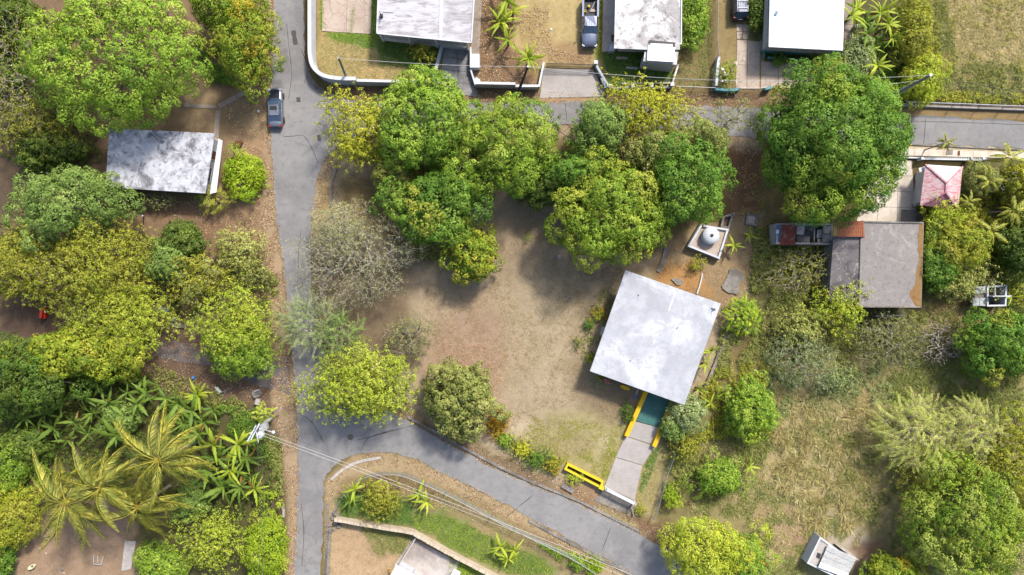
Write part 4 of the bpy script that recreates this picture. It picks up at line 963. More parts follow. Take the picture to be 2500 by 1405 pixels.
# ---- shed at the bottom right
hS = root('sheet_roof_shed', tuple(P(2030, 1365)), 'block shed with pale corrugated sheet roof at the bottom edge', 'shed')
ps = xy([(2002, 1311), (2086, 1372), (2060, 1420), (1970, 1376)], 1.9)
wallset(hS, ps, 0, 1.9, M_WHITE, 'wall', 0.2)
MB().prism(xy([(2002, 1314), (2022, 1328), (1996, 1382), (1974, 1374)], 1.8), 1.7, 1.78).build('slab_roof', M_CONC, hS)
MB().prism(xy([(1996, 1349), (2005, 1353), (2000, 1366), (1992, 1361)], 1.8), 1.785, 1.80).build('hatch', M_DARK, hS)
a0, a1, b0, b1 = P(2021, 1331, 2.15), P(1997, 1386, 2.15), P(2091, 1364, 2.0), P(2066, 1412, 2.0)
for i in range(4):
    u0, u1 = i / 4 + 0.006, (i + 1) / 4 - 0.006; dz = Vector((0, 0, 0.03 * (i % 2)))
    awning(hS, a0.lerp(a1, u0) + dz, a0.lerp(a1, u1) + dz, b0.lerp(b1, u0) + dz, b0.lerp(b1, u1) + dz, 6, M_SHEET if i != 3 else M_ROOF_D, 'roof_sheet')
MB().prism(xy([(2040, 1330), (2062, 1338), (2092, 1364), (2078, 1360)], 0.5), 0.0, 1.2).build('low_wall', M_CONC, hS)

# ---- water tank on its platform
tp = root('tank_platform', tuple(P(1735, 590)), 'concrete platform with raised rim under the white water tank', 'platform')
pt = xy([(1683, 602), (1712, 556), (1773, 558), (1748, 628)], 0.75)
pt = xy([(1672, 604), (1705, 548), (1776, 560), (1752, 636)], 0.0)
MB().prism(pt, -0.05, 0.7).build('plinth', M_CONC_D, tp)
wallset(tp, inset(pt, 0.12), 0.7, 1.0, M_WHITE, 'rim', 0.22)
MB().prism(inset(pt, 0.36), 0.7, 0.72).build('deck', M_PINK, tp)
wallset(tp, xy([(1762, 528), (1790, 521), (1778, 560), (1756, 556)]), 0.0, 0.55, M_CONC_D, 'lower_rim', 0.25)
tk = root('water_tank', tuple(P(1731, 576, 0.72)), 'round white plastic water tank with small black lid', 'tank')
c = P(1731, 577, 0.72)
MB().lathe(c, [(0.98, 0), (1.0, 0.1), (1.0, 0.9), (0.97, 1.0), (0.6, 1.2), (0.22, 1.3), (0.2, 1.3)], 32).build('body', M_WHITE, tk, smooth=True)
MB().lathe((c.x, c.y, c.z + 1.3), [(0.19, 0), (0.19, 0.07), (0.14, 0.1), (0.0, 0.1)], 16).build('lid', M_DARK, tk)
bx = root('block_planter', tuple(P(1833, 537)), 'square concrete block planter near the huge dark tree', 'planter')
wallset(bx, xy([(1822, 522), (1849, 526), (1845, 553), (1818, 548)]), -0.05, 0.4, M_CONC_D, 'wall', 0.2)
MB().prism(inset(xy([(1822, 522), (1849, 526), (1845, 553), (1818, 548)]), 0.3), 0, 0.25).build('cover', M_PINK, bx)
rg = [(x + rr.uniform(-2, 2), y + rr.uniform(-2, 2)) for x, y in cat_rom([(1784, 656), (1815, 672), (1804, 700), (1798, 719), (1764, 705), (1774, 680)], 4, True)]
MB().prism(xy(rg), -0.05, 0.14).top('broken_slab', M_CONC_D, 'broken concrete slab on the dirt right of the white roof', 'slab')
MB().prism(xy([(x + rr.uniform(-2, 2), y) for x, y in cat_rom([(1640, 682), (1655, 680), (1668, 688), (1662, 697), (1648, 694)], 3, True)]), -0.03, 0.12).top('flat_rock', M_CONC_D, 'pale flat rock at the upper edge of the white roof', 'rock')
low_wall('pipe_line', [(1714, 668), (1710, 690), (1701, 718)], 0.14, 0.16, M_WHITE, 'white drain pipe on the ground above the white roof', 'pipe', sm=3)
low_wall('stone_strip', [(1628, 602), (1618, 640), (1606, 664)], 0.5, 0.12, M_CONC_D, 'grey stone gutter strip beneath the domed mango tree', 'gutter', sm=3)
low_wall('garden_edge', [(1775, 810), (1752, 870), (1728, 930), (1712, 960)], 0.35, 0.3, M_CONC_D, 'weathered concrete garden edge along the right of the white house', 'wall', sm=3)

# ---- bottom house corner
hK = root('corner_house', tuple(P(990, 1410)), 'white roof corner of a house cut by the bottom edge', 'house')
pk = xy([(966, 1380), (1010, 1404), (1040, 1480), (930, 1450)], 3.0)
roof_slab(hK, pk, 2.8, 3.0, M_ROOF_D); wallset(hK, inset(pk, 0.5), 0, 2.8, M_WHITE)
MB().bar(P(968, 1378, 3.05), P(950, 1420, 3.05), 0.12, 0.1).build('gutter', M_SHEET, hK)
hK2 = root('corner_canopy', tuple(P(1110, 1400)), 'small white canopy cut by the bottom edge right of the stained patio', 'canopy')
MB().prism(xy([(1109, 1390), (1124, 1398), (1110, 1430), (1092, 1420)], 2.2), 2.1, 2.2).build('roof', M_ROOF_D, hK2)
for x, y in ((1110, 1392), (1094, 1420)): MB().tube([P(x, y, 0), P(x, y, 2.1)], 0.05, 6).build('post', M_WHITE, hK2)
ck = root('patio_stool', tuple(P(952, 1395)), 'small orange wooden rack on the dirt beside the bottom white roof', 'rack')
for x in (950, 954): MB().bar(P(x, 1388, 0.3), P(x, 1404, 0.3), 0.08, 0.08).build('rail', mat('orange_wood', C(226, 176, 96), 0.8), ck)
for y in (1389, 1396, 1403): MB().bar(P(949, y, 0.38), P(955, y, 0.38), 0.07, 0.06).build('rung', MATS['orange_wood'], ck)

# ------------------------------------------------------------------ boundary walls and fences
low_wall('boundary_wall', [(768, -200), (767, 0), (767, 100), (768, 150), (777, 178), (800, 196), (835, 203), (877, 204)], 0.42, 2.1, M_WHITE, 'curved white boundary wall round the street corner', sm=6)
low_wall('boundary_wall', [(878, 206), (960, 208), (1060, 210), (1075, 212)], 0.3, 1.7, M_WHITE, 'straight white wall that continues behind the domed tree', sm=0)
low_wall('boundary_wall', [(1162, 212), (1258, 214)], 0.28, 1.7, M_WHITE, 'white wall right of the stained driveway', sm=0)
low_wall('boundary_wall', [(1259, 217), (1314, 217)], 0.28, 1.3, M_WHITE, 'low white wall section at the leaning street pole', sm=0)
low_wall('boundary_wall', [(1315, 217), (1327, 158)], 0.22, 0.9, M_WHITE, 'white side wall on the left of the wide concrete driveway', sm=0)
low_wall('driveway_curb', [(1080, 116), (1064, 180), (1060, 208)], 0.35, 0.8, M_WALL_A, 'grey low wall on the left of the stained driveway', sm=3)
low_wall('driveway_curb', [(1150, 120), (1150, 175), (1162, 214)], 0.18, 0.8, M_WHITE, 'thin white wall on the right of the stained driveway', sm=0)
mb = MB(); mb.prism(xy([(1147, 133), (1171, 133), (1171, 167), (1147, 167)], 0.9), 0, 1.1); mb.top('meter_box', M_WHITE, 'large white block beside the stained driveway', 'block', bevel=0.03)
# blue-grey wall with posts in front of the porch house
low_wall('boundary_wall', [(1454, 165), (1485, 219)], 0.26, 0.9, M_WALL_A, 'slanted grey-blue wall on the right of the wide driveway', sm=0)
bl = MB().prism(xy([(1466, 192), (1470, 190), (1482, 214), (1477, 216)], 0.92), 0.91, 0.93).top('blue_panel', mat('blue_mural', C(86, 110, 176), 0.7, [('n', 3, C(170, 186, 214), 0.5, 0.62, 0.9)]), 'blue painted panel on the slanted driveway wall', 'panel')
low_wall('boundary_wall', [(1488, 219), (1562, 217), (1637, 215)], 0.26, 0.55, M_WALL_A, 'low grey wall with posts in front of the peeling roofed house', sm=0)
for i, (x, y, lb) in enumerate(((1452, 160, 'white gate post at the right end of the bar gate'), (1488, 217, 'white post where the slanted wall meets the front wall'), (1541, 216, 'middle white post of the front wall'),
                              (1586, 215, 'white post right of the middle on the front wall'), (1636, 213, 'white post at the right end of the front wall'))):
    mb = MB(); q = P(x, y); mb.box((q.x, q.y, 0.62), (0.36, 0.36, 1.25)); mb.box((q.x, q.y, 1.29), (0.42, 0.42, 0.08))
    mb.top('wall_post', M_WHITE, lb, 'post', 'white posts of the front wall', base=q)
fr = root('front_railing', tuple(P(1562, 217)), 'thin iron railing on top of the low grey front wall', 'railing')
mb = MB()
for i in range(46): q = P(1492 + i * 3.15, 217.5 - i * 0.05); mb.box((q.x, q.y, 0.85), (0.03, 0.03, 0.6))
mb.build('bars', M_DARK, fr, kind='stuff')
MB().bar(P(1490, 217.5, 1.15), P(1636, 215, 1.15), 0.06, 0.05).build('rail', M_DARK, fr)
low_wall('boundary_wall', [(1653, 162), (1638, 208)], 0.2, 0.8, M_ROOF_C, 'narrow cream side wall right of the small lawn', sm=0)
low_wall('boundary_wall', [(1517, 207), (1636, 205)], 0.2, 0.45, M_CONC, 'low cream kerb wall inside the small lawn', sm=0)
# bar gate over the wide driveway
bg_ = root('bar_gate', tuple(P(1388, 162)), 'long iron bar gate across the wide concrete driveway', 'gate')
a, b = P(1333, 163), P(1448, 166)
mb = MB()
for i in range(44): q = a.lerp(b, (i + 0.5) / 44); mb.box((q.x, q.y, 0.7), (0.035, 0.035, 1.3))
mb.build('bars', M_DARK, bg_, kind='stuff')
for z in (0.1, 1.3): MB().bar((a.x, a.y, z), (b.x, b.y, z), 0.06, 0.06).build('rail', M_DARK, bg_)
low_wall('teal_wall', [(1742, 222), (1772, 225), (1800, 223)], 0.3, 0.9, M_TEAL, 'short teal wall under the white flowering bush', sm=0)
low_wall('teal_wall', [(1743, 216), (1745, 180), (1749, 146)], 0.3, 1.2, M_WHITE, 'white topped teal wall left of the flowering bush', sm=0)
low_wall('teal_wall', [(1862, 222), (1878, 218)], 0.3, 0.9, M_TEAL, 'stub of teal wall at the edge of the huge dark tree', sm=0)
low_wall('teal_wall', [(2080, 222), (2180, 226)], 0.25, 0.9, M_TEAL, 'teal wall between the huge dark tree and the grey pole', sm=0)
def mesh_mat():
    m = bpy.data.materials.new('chain_link'); MATS['chain_link'] = m; m.use_nodes = True
    n = m.node_tree; n.nodes.clear(); L = n.links
    tr = n.nodes.new('ShaderNodeBsdfTransparent'); df = n.nodes.new('ShaderNodeBsdfDiffuse'); df.inputs[0].default_value = (*C(190, 200, 196), 1)
    mx = n.nodes.new('ShaderNodeMixShader'); mx.inputs[0].default_value = 0.30
    L.new(tr.outputs[0], mx.inputs[1]); L.new(df.outputs[0], mx.inputs[2])
    o = n.nodes.new('ShaderNodeOutputMaterial'); L.new(mx.outputs[0], o.inputs[0]); return m
M_MESH = mesh_mat()
def fence(name, pts, h, label, step=2.4, rail=True, m=M_STEEL, mesh=True, r=0.035, cat='fence', sm=6):
    p = [Vector(q) for q in PX(cat_rom(pts, sm) if sm else pts)]
    rt = root(name, tuple(p[0]), label, cat)
    acc = 0; last = None
    for i, q in enumerate(p):
        if i: acc += (q - p[i - 1]).length
        if last is None or acc - last >= step or i == len(p) - 1:
            MB().tube([q, q + Vector((0, 0, h + 0.05))], r, 6).build('post', m, rt); last = acc
    if rail: MB().tube([q + Vector((0, 0, h)) for q in p], r * 0.8, 5).build('top_rail', m, rt)
    if mesh:
        n = len(p); MB().add(p + [q + Vector((0, 0, h)) for q in p], [(i, i + 1, n + i + 1, n + i) for i in range(n - 1)]).build('mesh_panel', M_MESH, rt)
    return rt
fence('chain_link_fence', [(822, 1245), (840, 1210), (862, 1180), (895, 1160), (940, 1152), (985, 1155), (1040, 1176), (1120, 1214), (1240, 1278), (1330, 1322), (1400, 1358), (1450, 1390)], 1.6, 'low chain-link fence round the triangular plot below the road fork')
fence('chain_link_fence', [(812, 1290), (808, 1340), (806, 1390), (804, 1440)], 1.5, 'leaning chain-link fence along the dirt yard at the bottom')
fence('chain_link_fence', [(1645, 219), (1690, 221), (1738, 223)], 1.5, 'wire mesh fence between the two house plots on the street', 2.0, sm=0)
fence('chain_link_fence', [(1800, 222), (1830, 223), (1862, 222)], 1.3, 'wire mesh gate at the cracked concrete driveway', 1.5, sm=0)
fence('chain_link_fence', [(1748, 146), (1744, 110), (1745, 0), (1745, -100)], 1.6, 'wire mesh fence between the dirt strip and the parked SUV', 3.0, sm=0)
fence('chain_link_fence', [(1655, 1080), (1630, 1140), (1612, 1200), (1600, 1245), (1592, 1262)], 1.3, 'rusty wire fence right of the driveway lawn', 2.2)
fence('field_fence', [(2200, 258), (2320, 262), (2420, 266), (2560, 271)], 1.7, 'pale rail fence along the upper dry field', 2.4, r=0.05, m=M_WHITE)
low_wall('field_wall', [(2202, 259), (2320, 263), (2560, 272)], 0.2, 0.35, M_CONC, 'low concrete footing of the pale rail fence along the upper field', sm=0)

# ---- retaining wall of the bottom plot with coping blocks
rw = root('retaining_wall', tuple(P(1010, 1293)), 'bent cream block wall across the bottom plot', 'wall')
pw = cat_rom([(822, 1262), (900, 1276), (1004, 1293), (1020, 1300), (1110, 1350), (1200, 1397), (1290, 1445)], 6)
pw3 = xy(pw)
tot = 0
for a, b in zip(pw3[:-1], pw3[1:]):
    a, b = Vector((*a, 0)), Vector((*b, 0)); L_ = (b - a).length
    MB().bar(a + Vector((0, 0, 0.55)), b + Vector((0, 0, 0.55)), 0.22, 1.2).build('wall_panel', mat('cream_block', C(222, 204, 178), 0.92, [('n', 0.8, C(190, 168, 142), 0.45, 0.68, 0.8), ('n', 5, C(120, 104, 92), 0.56, 0.72, 0.8), ('n', 18, C(236, 222, 200), 0.5, 0.7, 0.5)], (22, 0.3)), rw)
    n = max(1, int(L_ / 0.42))
    for i in range(n):
        p0, p1 = a.lerp(b, (i + 0.03) / n), a.lerp(b, (i + 0.97) / n); hh = rr.uniform(0.10, 0.2)
        MB().bar(p0 + Vector((0, 0, 1.15 + hh / 2)), p1 + Vector((0, 0, 1.15 + hh / 2)), 0.34 * rr.uniform(0.85, 1.1), hh).build('coping_block', MATS['cream_block'], rw)
low_wall('yard_divider', [(1020, 1304), (995, 1345), (968, 1385)], 0.16, 0.8, M_CONC, 'thin concrete divider between the dirt yard and the stained patio', sm=3)
for i, (x, y) in enumerate(((818, 1252), (824, 1258), (812, 1264), (820, 1275), (806, 1282), (816, 1290), (828, 1284), (808, 1296))):
    q = P(x, y); M3 = Matrix.Rotation(rr.uniform(0, 3), 3, 'Z') @ Matrix.Rotation(rr.uniform(-.3, .3), 3, 'X')
    MB().box((q.x, q.y, 0.12), (rr.uniform(.3, .6), rr.uniform(.2, .4), 0.3), M=M3).top('rubble_block', M_CONC_D, 'broken concrete block, %s from the top in the rubble heap at the wall end' % ORD[(0, 1, 2, 3, 4, 6, 5, 7)[i]], 'rubble', 'rubble at the wall end', base=q)
mb = low_wall('verge_stone', [(1372, 1184), (1400, 1200)], 0.5, 0.25, M_CONC_D, 'grey concrete beam lying on the verge below the yellow planter', 'beam', sm=0)
low_wall('road_marker', [(690, 1236), (694, 1246), (694, 1262)], 0.2, 0.4, M_CONC, 'bent pale concrete curb stub on the left verge of the long road', 'kerb stub', sm=0)
# ------------------------------------------------------------------ vegetation
def LC(r, g, b, k=1.0):
    """leaf colour from its sunlit picture value"""
    return np.array([lin(r), lin(g), lin(b) * 0.85]) * 0.60 * k

PAL = {   # sunlit tones of each kind of foliage
    'mango': [LC(124, 152, 48), LC(154, 172, 60), LC(90, 124, 40), LC(176, 182, 80)],
    'bright': [LC(132, 164, 56), LC(160, 184, 68), LC(98, 136, 46), LC(182, 196, 88)],
    'deep': [LC(96, 136, 50), LC(124, 156, 60), LC(74, 110, 40), LC(146, 168, 76)],
    'blue': [LC(124, 150, 74), LC(144, 166, 88), LC(98, 124, 58), LC(162, 178, 104)],
    'gold': [LC(186, 188, 54), LC(202, 200, 66), LC(156, 164, 46), LC(206, 196, 78)],
    'lime': [LC(172, 188, 56), LC(190, 202, 74), LC(144, 164, 46), LC(200, 202, 92)],
    'olive': [LC(136, 142, 76), LC(158, 160, 92), LC(112, 122, 58), LC(176, 172, 108)],
    'yolive': [LC(158, 160, 54), LC(178, 176, 66), LC(132, 140, 46), LC(192, 184, 84)],
    'pale': [LC(176, 180, 92), LC(194, 196, 112), LC(150, 160, 76), LC(206, 204, 130)],
    'sage': [LC(146, 160, 104), LC(164, 176, 122), LC(122, 140, 82), LC(180, 188, 140)],
    'grey': [LC(176, 178, 126), LC(192, 192, 144), LC(150, 156, 100), LC(204, 200, 160)],
    'dark': [LC(86, 106, 44), LC(106, 124, 52), LC(66, 88, 36), LC(124, 136, 60)],
    'mangoy': [LC(128, 150, 46), LC(160, 168, 54), LC(98, 128, 40), LC(188, 170, 70)],
    'vivid': [LC(146, 174, 40), LC(170, 190, 46), LC(114, 148, 36), LC(184, 194, 60)],
    'straw': [LC(196, 178, 126), LC(212, 198, 150), LC(170, 156, 102), LC(174, 170, 100)],
    'litter': [LC(186, 152, 118), LC(208, 180, 150), LC(150, 114, 88), LC(122, 92, 70), LC(226, 208, 186)],
    'orange': [LC(214, 150, 40), LC(230, 176, 60), LC(180, 120, 36), LC(150, 96, 50)],
    'ochre': [LC(206, 150, 40), LC(190, 168, 50), LC(160, 140, 44), LC(214, 176, 60)],
    'banana': [LC(118, 150, 58), LC(140, 170, 66), LC(96, 132, 52)],
    'bananay': [LC(168, 184, 58), LC(188, 198, 72), LC(146, 166, 50)],
    'flower': [LC(236, 214, 230), LC(244, 236, 240)],
}

def unit(v):
    return v / (np.linalg.norm(v, axis=-1, keepdims=True) + 1e-9)

class Leaves:
    def __init__(self):
        self.q, self.c = [], []
    def add(self, p, ax, nr, L, W, col, droop=0.15):
        """diamond leaves: p base (n,3), ax growth direction, nr face normal"""
        ax = unit(ax); sd = unit(np.cross(nr, ax)); nn = np.cross(ax, sd)
        L = np.broadcast_to(np.asarray(L, float), (len(p),))[:, None]; W = np.broadcast_to(np.asarray(W, float), (len(p),))[:, None]
        a = p + ax * L * 0.22
        q = np.stack([a + sd * W * 0.5, p + ax * L - nn * L * droop, a - sd * W * 0.5], 1)
        self.q.append(q); self.c.append(np.repeat(np.asarray(col, float)[:, None, :], 3, 1))
    def mesh(self, name, org=(0, 0, 0)):
        q = np.concatenate(self.q).reshape(-1, 3) - np.asarray(org, float)
        c = np.concatenate(self.c).reshape(-1, 3)
        return np_mesh(name, q, np.arange(len(q)).reshape(-1, 3), c)
    def count(self):
        return sum(len(a) for a in self.q)

def tones(pal, n, rng, w=(0.36, 0.26, 0.26, 0.12)):
    p = PAL[pal] if isinstance(pal, str) else pal
    ww = np.asarray((list(w) + [0.1] * 9)[:len(p)]); ww = ww / ww.sum()
    return np.asarray(p)[rng.choice(len(p), n, p=ww)]

def rdir(n, rng):
    return unit(rng.normal(size=(n, 3)))

def clumps(lv, cen, out, rad, nleaf, L, W, pal, rng, tone=None, var=0.22, shell=0.55, up=0.18, jit=0.3):
    """leafy tufts at cen (m,3) bulging along out (m,3)"""
    m = len(cen); n = m * nleaf
    c = np.repeat(cen, nleaf, 0); o = np.repeat(out, nleaf, 0)
    r = np.repeat(np.broadcast_to(np.asarray(rad, float), (m,)), nleaf)[:, None]
    dd = unit(rdir(n, rng) + o * 0.7)
    pos = c + dd * r * (shell + (1 - shell) * rng.random((n, 1)))
    nr = unit(dd * 0.9 + o * 0.2 + np.array([0, 0, up]) + rng.normal(size=(n, 3)) * jit)
    ax = unit(np.cross(nr, rdir(n, rng)) + dd * 0.25 - np.array([0, 0, 0.1]))
    base = tones(pal, m, rng) if tone is None else tone
    col = np.repeat(base, nleaf, 0) * 0.7 + tones(pal, n, rng) * 0.3
    col = col * (1 + (rng.random((n, 1)) - 0.5) * 2 * var)
    sz = 0.75 + 0.5 * rng.random(n)
    lv.add(pos - ax * L * 0.4, ax, nr, L * sz, W * sz, col)

def fib(n, zmin, rng, jit=0.5):
    i = np.arange(n) + 0.5
    z = 1 - (1 - zmin) * i / n
    a = i * 2.399963 + rng.random() * 6.28
    r = np.sqrt(np.maximum(0, 1 - z * z))
    v = np.stack([r * np.cos(a), r * np.sin(a), z], 1)
    return unit(v + rng.normal(size=v.shape) * jit / math.sqrt(n))

def skeleton(base, targets, rng, tip=0.02, power=0.42, trunk_to=0.35, sides=4, wob=0.12, maxr=0.6):
    """branching from base towards every target; returns MB-free arrays V,F"""
    base = np.asarray(base, float)
    cen = targets.mean(0); top = base + (cen - base) * trunk_to
    nodes = [base, base * 0.5 + top * 0.5 + np.array([rng.normal() * .1, rng.normal() * .1, 0]), top]; par = [-1, 0, 1]
    dist = np.linalg.norm(targets - top, axis=1)
    arr = np.empty((len(targets) * 3 + 10, 3)); arr[:3] = nodes; k = 3
    dn = np.zeros(len(arr)); dn[:3] = [9e9, 9e9, 0]
    parent = np.full(len(arr), -1); parent[1], parent[2] = 0, 1
    for i in np.argsort(dist):
        t = targets[i]
        dd = np.linalg.norm(arr[2:k] - t, axis=1) + dn[2:k] * 0.25
        j = int(np.argmin(dd)) + 2
        g = np.linalg.norm(t - arr[j])
        if g > 0.25:
            mid = arr[j] * 0.5 + t * 0.5 + rng.normal(size=3) * g * wob
            mid[2] += g * 0.06
            arr[k] = mid; parent[k] = j; dn[k] = dn[j] + g * 0.5; j = k; k += 1
        arr[k] = t; parent[k] = j; dn[k] = dn[j] + g * 0.5; k += 1
    cnt = np.zeros(k)
    haschild = np.zeros(k, bool)
    haschild[parent[1:k]] = True
    cnt[~haschild] = 1
    for i in range(k - 1, 0, -1):
        cnt[parent[i]] += cnt[i]
    rad = np.minimum(tip * cnt ** power, maxr)
    rad[0] *= 1.25
    a = arr[parent[1:k]]; b = arr[1:k]; ra = np.minimum(rad[parent[1:k]], rad[1:k] * 1.6); rb = rad[1:k]
    t = unit(b - a); ref = np.where(np.abs(t[:, 2:3]) < 0.9, np.array([[0, 0, 1.0]]), np.array([[1.0, 0, 0]]))
    u = unit(np.cross(t, ref)); w = np.cross(t, u)
    n = len(a); ang = np.arange(sides) * 2 * math.pi / sides
    ring = u[:, None, :] * np.cos(ang)[None, :, None] + w[:, None, :] * np.sin(ang)[None, :, None]
    A = a[:, None, :] + ring * ra[:, None, None]; B = b[:, None, :] + ring * rb[:, None, None]
    V = np.concatenate([A, B], 1).reshape(-1, 3)
    o = np.arange(n)[:, None] * 2 * sides; s = np.arange(sides)
    F = np.stack([o + s, o + (s + 1) % sides, o + sides + (s + 1) % sides, o + sides + s], -1).reshape(-1, 4)
    return V, F

TREES = []
def finish(name, base, lv, V, F, label, cat, group, bark=None, crown='crown', trunk='trunk', lmat=None):
    rt = root(name, base, label, cat, group)
    link(trunk, np_mesh(trunk, V - np.asarray(base), F), bark or M_BARK, rt)
    if lv.q: link(crown, lv.mesh(crown, base), lmat or M_LEAF, rt)
    TREES.append(lv.count() * 2 + len(F) * 2)
    return rt

SEED = [100]
def geo(px, py, rx, ry, ztop, zbot):
    zc = zbot + (ztop - zbot) * 0.38
    c = np.array(P(px, py, zc)); k = S * (H - zc) / H
    return c, rx * k, ry * k, zc

def dense_tree(px, py, rx, ry, label, ztop=10, zbot=1.5, pal='mango', lobe=1.7, tuft=0.55, L=0.34, W=0.13, dens=1.0, nleaf=12, pal2=None, mix2=0.25,
               name='mango_tree', cat='tree', group=None, rough=0.22, flowers=None, nf=0, fill=1.0):
    """rounded crown of overlapping boughs, each covered with leafy tufts"""
    SEED[0] += 1; rng = np.random.default_rng(SEED[0])
    c, ax_, ay_, zc = geo(px, py, rx, ry, ztop, zbot)
    up, dn = ztop - zc, zc - zbot
    R_ = np.array([ax_, ay_, up])
    area = 2.4 * math.pi * (((ax_ * ay_) ** 1.6 + (ax_ * up) ** 1.6 + (ay_ * up) ** 1.6) / 3) ** 0.625
    nl = max(7, int(area * 0.47 / (lobe * lobe)))
    dv = fib(nl, -0.35, rng, 0.9)
    rad = lobe * (0.6 + 0.55 * rng.random(nl))
    rad = np.minimum(rad, 0.6 * min(ax_, ay_))
    sc_ = np.where(dv[:, 2:3] > 0, np.array([[ax_, ay_, up]]), np.array([[ax_, ay_, dn]]))
    wob = 1 + rng.normal(size=(nl, 1)) * rough * 0.7 - np.abs(rng.normal(size=(nl, 1))) * rough * 0.25
    ang = np.arctan2(dv[:, 1], dv[:, 0]); ph = rng.random(4) * 6.28
    edge = 1 + rough * (0.5 * np.sin(2 * ang + ph[0]) + 0.45 * np.sin(3 * ang + ph[1]) + 0.4 * np.sin(5 * ang + ph[2]))
    wob *= np.where(np.abs(dv[:, 2:3]) < 0.75, edge[:, None], 1.0)
    lc = c + dv * np.maximum(sc_ * wob - rad[:, None] * 0.6, 0.15)
    lt = tones(pal, nl, rng) * (0.78 + 0.44 * rng.random((nl, 1)))
    if pal2 is not None:
        sel = rng.random(nl) < mix2
        lt[sel] = tones(pal2, int(sel.sum()), rng)
    CEN, OUT, TON = [], [], []
    for i in range(nl):
        m = max(5, int(dens * 2.3 * math.pi * rad[i] ** 2 / (tuft * tuft * 2.5)))
        d2 = fib(m, -0.5, rng, 0.9)
        d2 = unit(d2 + dv[i] * 0.25)
        q = lc[i] + d2 * rad[i] * (0.82 + 0.3 * rng.random((m, 1))) * np.array([1, 1, 0.85])
        dd = np.linalg.norm(q[:, None, :] - lc[None, :, :], axis=2) / rad[None, :]
        dd[:, i] = 9
        keep = (dd.min(1) > 0.78) & (q[:, 2] > 0.3)
        q = q[keep]
        CEN.append(q); OUT.append(unit(d2[keep] * 0.8 + dv[i] * 0.4)); TON.append(np.repeat(lt[i:i + 1], len(q), 0))
    CEN, OUT, TON = np.concatenate(CEN), np.concatenate(OUT), np.concatenate(TON)
    TON = TON * 0.6 + tones(pal, len(CEN), rng) * 0.4
    lv = Leaves()
    clumps(lv, CEN, OUT, tuft * (0.75 + 0.5 * rng.random(len(CEN))), int(nleaf * 3.6), L * 0.70, W * 1.2, pal, rng, TON, shell=0.80, jit=0.22)
    # inner foliage that closes the crown
    m = int(nl * 8 * fill)
    din = fib(m, -0.4, rng, 1.0)
    inn = c + din * np.where(din[:, 2:3] > 0, R_, np.array([ax_, ay_, dn])) * (0.58 + 0.24 * rng.random((m, 1)))
    clumps(lv, inn, din, 0.8, 9, L * 1.5, W * 1.7, pal, rng, None, 0.2)
    if flowers:
        s = rng.choice(len(CEN), min(nf, len(CEN)), replace=False)
        clumps(lv, CEN[s] + OUT[s] * tuft * 0.8, OUT[s], 0.22, 7, 0.22, 0.14, flowers, rng)
    base = np.array([c[0], c[1], 0.0])
    V, F = skeleton(base, lc[lc[:, 2] > zbot * 0.6], rng, tip=0.05, sides=5, power=0.45)
    return finish(name, base, lv, V, F, label, cat, group)

def airy_tree(px, py, rx, ry, label, ztop=7, zbot=1.2, pal='gold', n=260, tuft=0.45, L=0.24, W=0.11, nleaf=9, name='tree', cat='tree', group=None,
              inner=0.35, bark=None, tip=0.022, flat=1.0, pal2=None, mix2=0.2, spread=None, flowers=None, nf=0, zmin=-0.45):
    """loose crown: tufts at the ends of visible branches, sky-gaps between"""
    SEED[0] += 1; rng = np.random.default_rng(SEED[0])
    c, ax_, ay_, zc = geo(px, py, rx, ry, ztop, zbot)
    up, dn = (ztop - zc), zc - zbot
    nb = max(8, n // 14)
    bd = fib(nb, zmin, rng, 0.8)
    ang = np.arctan2(bd[:, 1], bd[:, 0]); ph = rng.random(3) * 6.28
    edge = 1 + 0.17 * np.sin(2 * ang + ph[0]) + 0.13 * np.sin(3 * ang + ph[1]) + 0.1 * np.sin(7 * ang + ph[2])
    sc_ = np.where(bd[:, 2:3] > 0, np.array([[ax_, ay_, up]]), np.array([[ax_, ay_, dn]]))
    bc = c + bd * sc_ * (edge[:, None] * (0.62 + 0.3 * rng.random((nb, 1))))
    own = rng.integers(0, nb, n)
    sp = spread if spread else 0.30 * math.sqrt(ax_ * ay_)
    t = bc[own] + rng.normal(size=(n, 3)) * np.array([sp, sp, sp * 0.55]) * flat
    k = int(n * inner)
    di = fib(k, -0.2, rng, 1.0)
    t2 = c + di * np.array([ax_, ay_, up * 0.8]) * (0.3 + 0.45 * rng.random((k, 1)))
    t = np.concatenate([t, t2]); t[:, 2] = np.clip(t[:, 2], 0.4, ztop + 0.4)
    bt = tones(pal, nb, rng)
    if pal2:
        s = rng.random(nb) < mix2; bt[s] = tones(pal2, int(s.sum()), rng)
    ton = np.concatenate([bt[own], tones(pal, k, rng)]) * 0.65 + tones(pal, n + k, rng) * 0.35
    lv = Leaves()
    out = unit((t - c) * np.array([1, 1, 1.2]) + np.array([0, 0, 0.6]))
    clumps(lv, t, out, tuft * (0.6 + 0.7 * rng.random(len(t))), int(nleaf * 1.5), L * 0.9, W, pal, rng, ton, shell=0.25)
    if flowers:
        s = rng.choice(len(t), nf); clumps(lv, t[s] + out[s] * tuft, out[s], 0.2, 7, 0.2, 0.14, flowers, rng)
    base = np.array([c[0], c[1], 0.0])
    V, F = skeleton(base, t, rng, tip=tip, sides=3, power=0.40)
    return finish(name, base, lv, V, F, label, cat, group, bark)

